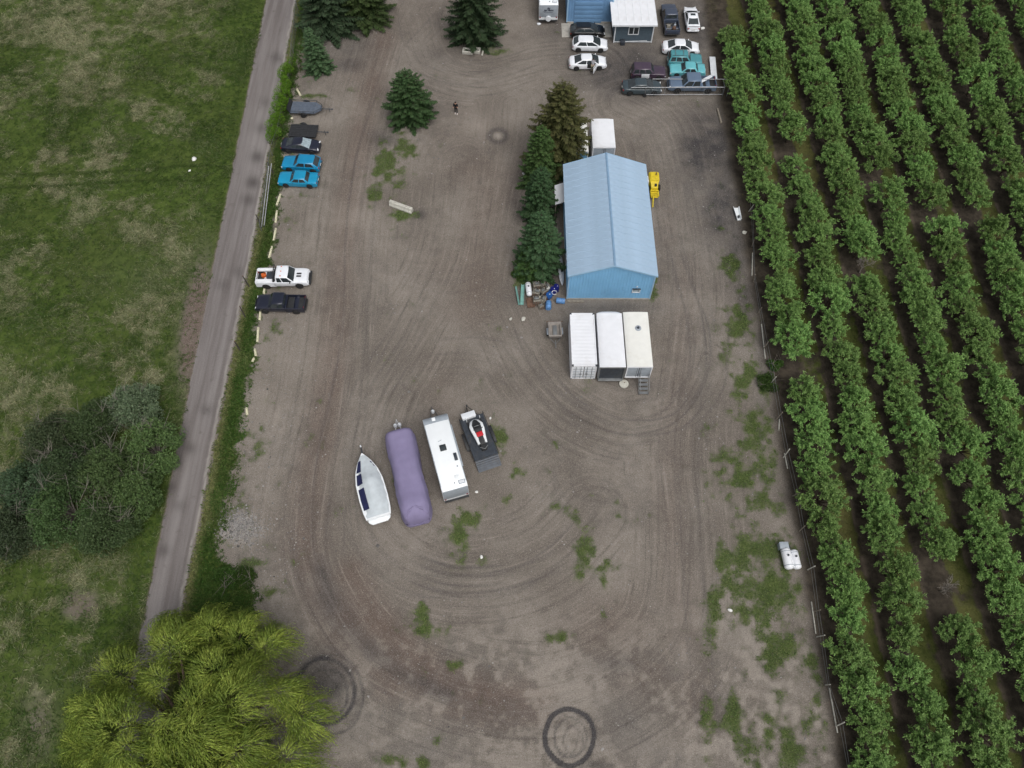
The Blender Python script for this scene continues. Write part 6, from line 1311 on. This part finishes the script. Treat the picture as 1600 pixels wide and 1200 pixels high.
p = G(866, 461, .5); r_ = thing('hose_coil', 'pale hose ring lying on the dark blue drums', 'hose', (p.x, p.y, .95), 0, SG); MB().tube([(.26 * math.cos(a), .26 * math.sin(a), .02 * math.sin(3 * a)) for a in [k * 2 * math.pi / 16 for k in range(15)]], .03, 6).build('coil', 'litter', r_)
p = G(829, 471, .3); prop('steel_plate', 'brown steel plate below the white gas tank', 'scrap', (p.x, p.y, 0), 8, [('plate', MB().box((0, 0, .1), (.8, 1.2, .16)), 'rust', .02), ('lip', MB().box((0, -.56, .22), (.8, .06, .1)), 'rust', .01)], SG)

# ------------------------------------------------------------------ concrete pieces, curbs, boards
A, B = G(610, 316, .35), G(643, 328, .35); d = B - A; m_ = (A + B) / 2
r_ = thing('concrete_barrier', 'weathered white concrete barrier block at the foot of the grassy island', 'barrier', (m_.x, m_.y, 0), math.degrees(math.atan2(d.y, d.x))); Lb = d.length + .15
MB().loft([[(x, y, z) for y, z in ((-.32, 0), (-.32, .18), (-.2, .34), (-.17, .62), (.17, .62), (.2, .34), (.32, .18), (.32, 0))] for x in (-Lb / 2, -Lb / 4, 0, Lb / 4, Lb / 2)]).build('block', 'concrete_white', r_, bevel=.03)
for xx in (-.7, .7): MB().tube([(xx - .1, 0, .6), (xx - .06, 0, .70), (xx + .06, 0, .70), (xx + .1, 0, .6)], .018, 5).build('lifting_loop', 'rust', r_)
for i, (px, py, Lb, rz, nm, lab) in enumerate([(731, 80, 1.35, -9, 'concrete_block', 'hollow pale concrete block below the tall dark spruce, left of the two'), (745.5, 79, .8, -8, 'concrete_block', 'smaller pale concrete block below the tall dark spruce, right of the two')]):
    p = G(px, py, .2); r_ = thing(nm, lab, 'block', (p.x, p.y, 0), rz); bl = MB(); w_ = .8; [bl.box(c_, s_) for c_, s_ in (((0, w_ / 2 - .09, .2), (Lb, .18, .4)), ((0, -w_ / 2 + .09, .2), (Lb, .18, .4)), ((Lb / 2 - .09, 0, .2), (.18, w_ - .36, .4)), ((-Lb / 2 + .09, 0, .2), (.18, w_ - .36, .4)), ((0, 0, .05), (Lb - .36, w_ - .36, .1)))]; bl.build('rim', 'concrete_white', r_, bevel=.01); MB().box((0, 0, .13), (Lb - .37, w_ - .37, .06)).build('fill', 'wood_dark', r_)
def bar(name, label, a, b_, wd, ht, mat, group=None, cat='curb', h0=.1):
    A, B = G(*a, h0), G(*b_, h0); d = B - A; m_ = (A + B) / 2; r_ = thing(name, label, cat, (m_.x, m_.y, 0), math.degrees(math.atan2(d.y, d.x)), group); Lb = d.length
    MB().loft([[(x, y * wd, z * ht) for y, z in ((-.5, 0), (-.5, .45), (-.32, 1), (.32, 1), (.5, .45), (.5, 0))] for x in (-Lb / 2, Lb / 2)]).build('beam', mat, r_, bevel=.015)
    if name == 'parking_curb':
        for xx in (-Lb * .33, Lb * .33): MB().lathe([(.03, 0), (.03, .03), (0, .03)], 8, (xx, 0, ht - .015)).build('anchor_pin', 'rust', r_)
    return r_
CG = 'pale parking curbs along the verge'
curbs = [((438, 303), (432.3, 320)), ((432.5, 329), (430.4, 347.5)), ((430.8, 356.5), (427.3, 376)), ((425, 384.6), (420, 403)), ((413.2, 450), (412, 459)), ((407, 480), (405.4, 500)), ((403.3, 511.5), (402, 534)), ((398, 545), (399.6, 556)), ((397, 559), (393.8, 565)), ((385, 637), (386, 648)), ((445.5, 256), (444.8, 262)), ((464, 139), (469.5, 149))]
clab = ['pale parking curb just below the lower bright blue car', 'second pale parking curb below the bright blue cars', 'third pale parking curb below the bright blue cars', 'pale parking curb just above the white pickup', 'short pale curb end between the white and black pickups', 'pale parking curb just below the black pickup', 'second pale parking curb below the black pickup', 'third pale parking curb below the black pickup, short', 'tilted broken curb piece at the end of the curb line', 'lone pale curb piece at the gravel edge well below the other curbs', 'short pale curb beside the nose of the upper blue car', 'pale curb lying slanted above the grey utility trailer']
for (a, b_), lab in zip(curbs, clab): bar('parking_curb', lab, a, b_, .24, .16, 'curb', CG)
bar('white_post', 'pale post lying beside the concrete blocks below the tall dark spruce', (757, 71), (753, 86), .18, .16, 'concrete_white', None, 'post')
bar('timber_beam', 'grey timber beam lying on the dark dirt near the orchard edge', (1121, 170), (1127, 192), .26, .2, 'wood', None, 'timber'); p = thing
# white chute at the orchard edge
A, B = G(1150, 324, .2), G(1155, 343, .2); d = B - A; m_ = (A + B) / 2; r_ = thing('white_chute', 'white trough standing on the dark dirt at the orchard edge', 'trough', (m_.x, m_.y, 0), math.degrees(math.atan2(d.y, d.x))); Lb = d.length
MB().loft([[(x, y * w_, z) for y, z in ((-1, .35), (-.75, .05), (.75, .05), (1, .35), (.85, .35), (.62, .12), (-.62, .12), (-.85, .35))] for x, w_ in ((-Lb / 2, .34), (0, .3), (Lb / 2, .26))]).build('trough', 'grp_white', r_, smooth=0); MB().box((Lb * .3, 0, .26), (.25, .18, .28)).build('post', 'dark_steel', r_, bevel=.02); MB().box((0, 0, .04), (Lb * .9, .3, .06)).build('base', 'wood_dark', r_)
# ------------------------------------------------------------------ fences
fpx = [(1156, 195), (1160, 240), (1163, 275), (1170, 330), (1175, 385), (1177, 440), (1184, 490), (1193, 545), (1203, 600), (1213, 655), (1224, 715), (1238, 775), (1249, 830), (1262, 890), (1271, 955), (1276, 995), (1290, 1070), (1306, 1135), (1322, 1205)]
r_ = thing('wire_fence', 'wire fence with leaning pale wooden posts along the orchard edge', 'fence', (G(1200, 600).x, G(1200, 600).y, 0)); fo = r_.location; q = random.Random(8); tops = []
for px, py in fpx:
    b_ = G(px, py); ht = q.uniform(1.2, 1.9); tx, ty = q.uniform(-.25, .25), q.uniform(-.25, .25); tops.append((b_, ht, tx, ty))
    MB().tube([(b_.x - fo.x, b_.y - fo.y, -.1), (b_.x - fo.x + tx, b_.y - fo.y + ty, ht)], [.055, .045], 7).build('post', 'concrete_white' if q.random() < .6 else 'wood', r_)
for k, zf in enumerate((.45, .8)):
    MB().tube([(b_.x - fo.x + tx * zf, b_.y - fo.y + ty * zf, ht * zf) for b_, ht, tx, ty in tops], .012, 4).build('wire', 'steel', r_)
for i, (a, b_, lab) in enumerate([((1218, 655), (1217, 672), 'broken pale stake at the orchard edge, second above the white tanks'), ((1226, 708), (1231, 732), 'short pale rod at the orchard edge, nearest above the white tanks'), ((1176, 395), (1175, 430), 'pale dead branch lying at the orchard edge beside the weeds'), ((1190, 506), (1196, 560), 'long pale rod lying along the orchard fence'), ((1268, 940), (1275, 990), 'pale pole lying along the fence below the tanks'), ((1296, 1075), (1309, 1145), 'long pale pole along the fence at the lower right')]):
    bar('pale_rod', lab, a, b_, .1, .12, 'concrete_white', 'pale rods along the orchard fence', 'rod')
# roadside chain-link fence at the hedge
r_ = thing('chain_link_fence', 'old chain link fence with pale top rails along the road beside the hedge', 'fence', (G(432, 200).x, G(432, 200).y, 0)); fo = r_.location
fl = [(466, 8, 1.5), (463, 40, 1.5), (459, 75, 1.5), (455, 105, .9), (446, 150, .8), (436, 200, .9), (426, 235, 1.2), (421, 275, 1.2), (414, 312, 1.1), (409, 352, 1.0)]
for px, py, h in fl: b_ = G(px, py + 9); MB().tube([(b_.x - fo.x, b_.y - fo.y, -.05), (b_.x - fo.x, b_.y - fo.y, h)], .04, 6).build('post', 'steel', r_)
for (a, c_) in zip(fl[:-1], fl[1:]):
    A, B = G(a[0], a[1] + 9), G(c_[0], c_[1] + 9); MB().tube([(A.x - fo.x, A.y - fo.y, a[2]), (B.x - fo.x, B.y - fo.y, c_[2])], .025, 6).build('top_rail', 'steel', r_)
    wr = MB(); n = max(3, int((B - A).length / .35))
    for k in range(n):
        for dz in (1, -1):
            P, Q_ = A.lerp(B, k / n), A.lerp(B, min(1, (k + 1.6) / n)); z0, z1 = (.05, a[2] - .05) if dz > 0 else (a[2] - .05, .05); wr.tube([(P.x - fo.x, P.y - fo.y, z0), (Q_.x - fo.x, Q_.y - fo.y, z1)], .008, 3, caps=False)
    o = wr.build('wire_mesh', 'steel', r_, smooth=0)
for i, (a, b_, lab) in enumerate([((421, 262), (407, 352), 'long pale pipe leaning on the fence below the blue cars, left of two'), ((425, 258), (411, 350), 'long pale pipe leaning on the fence below the blue cars, right of two')]):
    A, B = G(*a, .9), G(*b_, .5); r_ = thing('leaning_pipe', lab, 'pipe', (A.x, A.y, 0), 0, 'pipes leaning on the roadside fence'); MB().tube([(0, 0, 1.15), ((B - A).x, (B - A).y, .12)], .05, 6).build('tube', 'steel_pale', r_); MB().tube([((B - A).x, (B - A).y, .0), ((B - A).x, (B - A).y, .2)], .06, 6).build('end_fitting', 'dark_steel', r_)
for i, (a, b_, lab) in enumerate([((418, 258), (428, 272), 'dark slanted post crossing the pale pipes beside the lower blue car'), ((402, 341), (408, 353), 'dark short post at the lower end of the pale pipes'), ((381, 436), (390, 449), 'dark leaning post in the verge left of the white pickup'), ((377, 483), (384, 497), 'dark bent post in the verge left below the black pickup'), ((369, 538), (376, 549), 'dark leaning post in the verge, lowest of the four')]):
    A, B = G(*a), G(*b_); r_ = thing('leaning_post', lab, 'post', (B.x, B.y, 0), 0, 'dark posts in the verge'); D_ = (A - B) * .75; MB().tube([(0, 0, -.05), (D_.x * .6, D_.y * .6, .55), (D_.x, D_.y, .9)], [.07, .065, .055], 7).build('shaft', 'wood_dark', r_); MB().lathe([(.07, 0), (.07, .04), (0, .05)], 7, (D_.x, D_.y, .88)).build('cap', 'rust', r_)
# pipe rails in front of the lot
r_ = thing('pipe_gate', 'long pipe gate frame with a small wheel standing in front of the grey blue pickup', 'gate', (G(1060, 150).x, G(1060, 150).y, 0)); fo = r_.location
yg = G(1060, 151).y - fo.y; xL, xR = G(1007, 151).x - fo.x, G(1128, 148).x - fo.x; xl2 = G(986, 134, 1.3).x - fo.x
MB().tube([(xl2, yg + .1, 1.3), (xR, yg + .1, 1.35)], .05, 6).build('top_rail', 'steel_pale', r_); MB().tube([(xL, yg, .3), (xR, yg, .35)], .04, 6).build('bottom_rail', 'steel_pale', r_)
for k in range(5): xx = xL + (xR - xL) * k / 4; MB().tube([(xx, yg, .3), (xx, yg + .1, 1.32)], .035, 6).build('upright', 'steel', r_)
for k in range(4):
    xa, xb = xL + (xR - xL) * k / 4, xL + (xR - xL) * (k + 1) / 4; wr = MB()
    for j in range(8):
        u, v_ = j / 8, (j + 1.5) / 8; v_ = min(1, v_); wr.tube([(xa + (xb - xa) * u, yg, .35), (xa + (xb - xa) * v_, yg + .08, 1.3)], .006, 3, caps=False); wr.tube([(xa + (xb - xa) * u, yg + .08, 1.3), (xa + (xb - xa) * v_, yg, .35)], .006, 3, caps=False)
    wr.build('wire_mesh', 'steel', r_, smooth=0)
add_wheel(r_, xL, yg - .08, .22, .12, -1)
yb = G(1060, 126, 1.0).y - fo.y; MB().tube([(G(1020, 126, 1.2).x - fo.x, yb + .0, 1.25), (xR + .6, yb - .1, 1.3)], .04, 6).build('rear_rail', 'steel_pale', r_)
for xx in (xR, xR + .55): MB().tube([(xx, yg + .1, 0), (xx, yg + .1, 1.5)], .06, 6).build('post', 'steel', r_); MB().tube([(xx, yg + .1, 1.33), (xx, yb - .1, 1.3)], .035, 6).build('side_rail', 'steel', r_)
MB().tube([(G(1020, 126, 1.2).x - fo.x, yb, 0), (G(1020, 126, 1.2).x - fo.x, yb, 1.25)], .05, 6).build('post', 'steel', r_)

# ------------------------------------------------------------------ litter and stray pieces
for i, (px, py, s_, mt, lab) in enumerate([(303, 248, .35, 'litter', 'white sack lying in the field near the tracks'), (296, 266, .2, 'litter', 'small white scrap in the field below the white sack'), (818, 271, .22, 'litter', 'white scrap on the gravel left of the spruces'), (816, 277, .18, 'litter', 'pale scrap just below the other left of the spruces'), (1141, 833 + 120, .2, 'litter', 'pale paper on the lower right verge'), (818, 498, .3, 'concrete_white', 'pale stone chunk left of the tub trailer'), (798, 498, .2, 'concrete_white', 'small pale stone left of the chunk by the tub trailer'), (752, 870, .2, 'litter', 'white bag scrap on the gravel below the travel trailer'), (842, 37, .3, 'trim_white', 'white block beside the rear corner of the lettered travel trailer'), (1098, 44, .35, 'litter', 'pale bag beside the white sunroof car'), (1162, 201, .22, 'litter', 'white lump at the orchard edge by the timber beam'), (1163, 363, .3, 'concrete_white', 'pale lump at the orchard edge below the white trough'), (456, 184, .2, 'curb', 'pale bottle shape lying beside the grey utility trailer'), (745, 768, .16, 'litter', 'white scrap beside the rear corner of the long travel trailer'), (766, 653, .16, 'litter', 'white scrap right of the snowmobile trailer'), (910, 490, .3, 'wood', 'short pale plank by the front wall of the shop')]):
    p = G(px, py, .1); q = random.Random(i); mb = MB(); R = s_
    mb.loft([[(R * k * (1 + q.uniform(-.25, .25)) * math.cos(a), R * k * .7 * (1 + q.uniform(-.25, .25)) * math.sin(a), z * R) for a in [j * 2 * math.pi / 8 for j in range(8)]] for k, z in ((.7, 0), (1, .25), (.85, .55), (.35, .75))])
    r_ = thing('stray_piece', lab, 'litter', (p.x, p.y, -.02), q.uniform(0, 180), 'stray pieces on the ground'); mb.build('lump', mt, r_, smooth=30)

# ------------------------------------------------------------------ people
def person(label, px, py, rz, pose, top, bottom, shoes, lean=0.0):
    p = G(px, py); root = thing('person', label, 'person', (p.x, p.y, 0), rz)
    J = dict(pel=(0, 0, .95), spine=(.02 + lean * .3, 0, 1.15), chest=(.02 + lean * .7, 0, 1.36), neck=(.03 + lean, 0, 1.50), head=(.05 + lean * 1.1, 0, 1.62), crown=(.05 + lean * 1.15, 0, 1.76))
    E_ = [('pel', 'spine'), ('spine', 'chest'), ('chest', 'neck'), ('neck', 'head'), ('head', 'crown')]; R = dict(pel=.15, spine=.14, chest=.16, neck=.06, head=.095, crown=.075)
    for s_, sd in (('l', 1), ('r', -1)):
        ha, fw, bend, st = pose[s_]
        J.update({s_ + 'hip': (0, sd * .1, .90), s_ + 'knee': (st * .5 + .03, sd * .12, .50), s_ + 'ank': (st, sd * .13, .09), s_ + 'toe': (st + .2, sd * .15, .045), s_ + 'sh': (.02 + lean * .9, sd * .19, 1.43), s_ + 'el': (.02 + lean * .9 + fw * .5, sd * (.22 + ha * .5), 1.17 + bend * .1), s_ + 'wr': (.06 + lean * .9 + fw, sd * (.24 + ha * .4), .95 + bend * .35), s_ + 'hand': (.09 + lean * .9 + fw * 1.15, sd * (.24 + ha * .3), .87 + bend * .42)})
        E_ += [('pel', s_ + 'hip'), (s_ + 'hip', s_ + 'knee'), (s_ + 'knee', s_ + 'ank'), (s_ + 'ank', s_ + 'toe'), ('chest', s_ + 'sh'), (s_ + 'sh', s_ + 'el'), (s_ + 'el', s_ + 'wr'), (s_ + 'wr', s_ + 'hand')]
        R.update({s_ + 'hip': .1, s_ + 'knee': .06, s_ + 'ank': .042, s_ + 'toe': .035, s_ + 'sh': .065, s_ + 'el': .045, s_ + 'wr': .03, s_ + 'hand': .035})
        h = Vector(J[s_ + 'hand']); w_ = Vector(J[s_ + 'wr']); dv = (h - w_).normalized(); sv = dv.orthogonal().normalized()
        for k in range(4):
            n1, n2 = '%sf%da' % (s_, k), '%sf%db' % (s_, k); o_ = sv * (.022 * (k - 1.5)); J[n1] = tuple(h + o_ + dv * .05); J[n2] = tuple(h + o_ + dv * (.095 - .008 * abs(k - 1.2)) + dv.cross(sv) * .02); E_ += [(s_ + 'hand', n1), (n1, n2)]; R[n1] = .010; R[n2] = .008
        J[s_ + 'th'] = tuple(w_ + sv * .05 + dv * .07); E_.append((s_ + 'wr', s_ + 'th')); R[s_ + 'th'] = .011
    def skin(names, edges, grow, nm, mt, parent, sub=1):
        idx = {n: i for i, n in enumerate(names)}; me = bpy.data.meshes.new(nm); me.from_pydata([J[n] for n in names], [(idx[a], idx[b_]) for a, b_ in edges if a in idx and b_ in idx], [])
        o = bpy.data.objects.new(nm, me); COL.objects.link(o); md = o.modifiers.new('s', 'SKIN'); 
        for i, n in enumerate(names): sv_ = me.skin_vertices[0].data[i]; sv_.radius = (R[n] + grow,) * 2; sv_.use_root = (i == 0)
        sb_ = o.modifiers.new('u', 'SUBSURF'); sb_.levels = sub; sb_.render_levels = sub
        dg = bpy.context.evaluated_depsgraph_get(); m2 = bpy.data.meshes.new_from_object(o.evaluated_get(dg)); bpy.data.objects.remove(o); m2.polygons.foreach_set('use_smooth', [True] * len(m2.polygons)); m2.name = nm
        return link(nm, m2, mt, parent)
    body = skin(list(J), E_, 0, 'body', 'skin', root)
    sh = ['chest', 'spine', 'pel', 'neck', 'lsh', 'rsh', 'lel', 'rel', 'lwr', 'rwr']; R['neck'] = .045
    skin(sh, E_, .022, 'jacket', top, root); skin(['pel', 'lhip', 'rhip', 'lknee', 'rknee', 'lank', 'rank'], E_, .02, 'trousers', bottom, root)
    for s_ in 'lr':
        a, t_ = Vector(J[s_ + 'ank']), Vector(J[s_ + 'toe']); MB().loft([[(a.x + x, a.y + y * w_, z) for y, z in ((-1, 0), (-1, h * .6), (-.5, h), (.5, h), (1, h * .6), (1, 0))] for x, w_, h in ((-.09, .04, .1), (0, .055, .13), (.12, .058, .09), (.22, .04, .05))]).build('shoe', shoes, root, smooth=50)
    hd = Vector(J['head']); cr = Vector(J['crown'])
    MB().lathe([(0, .115), (.06, .10), (.10, .055), (.112, 0), (.10, -.05), (.07, -.08)], 12, (hd.x - .025, 0, hd.z + .075)).build('hair', 'hair', root, smooth=60)
    fc_ = MB(); [fc_.lathe([(0, -.012), (.012, 0), (0, .012)], 6, (hd.x + .092, sd * .035, hd.z + .03)) for sd in (-1, 1)]; fc_.build('eyes', 'black_plastic', root)
    MB().loft([[(hd.x + .09, -.012, hd.z + .025), (hd.x + .09, .012, hd.z + .025), (hd.x + .09, .018, hd.z - .025), (hd.x + .09, -.018, hd.z - .025)], [(hd.x + .10, -.004, hd.z + .02), (hd.x + .10, .004, hd.z + .02), (hd.x + .12, .006, hd.z - .02), (hd.x + .12, -.006, hd.z - .02)]]).build('nose', 'skin', root, smooth=0)
    MB().box((hd.x + .094, 0, hd.z - .05), (.012, .05, .012)).build('mouth', 'red_vinyl', root); [MB().box((hd.x - .0, sd * .1, hd.z), (.04, .03, .07)).build('ear', 'skin', root, bevel=.01) for sd in (-1, 1)]
    return root
person('person in black clothes and white shoes holding a controller in the open yard', 713, 177, -95, {'l': (.05, .28, .9, .05), 'r': (.05, .28, .9, -.03)}, 'cloth_black', 'cloth_black', 'shoe_white')
person('person in grey top and khaki trousers bending into the open door of the white sedan', 925, 112, 80, {'l': (.0, .4, .8, .0), 'r': (.05, .35, .6, -.1)}, 'cloth_grey', 'cloth_khaki', 'hair', .22)
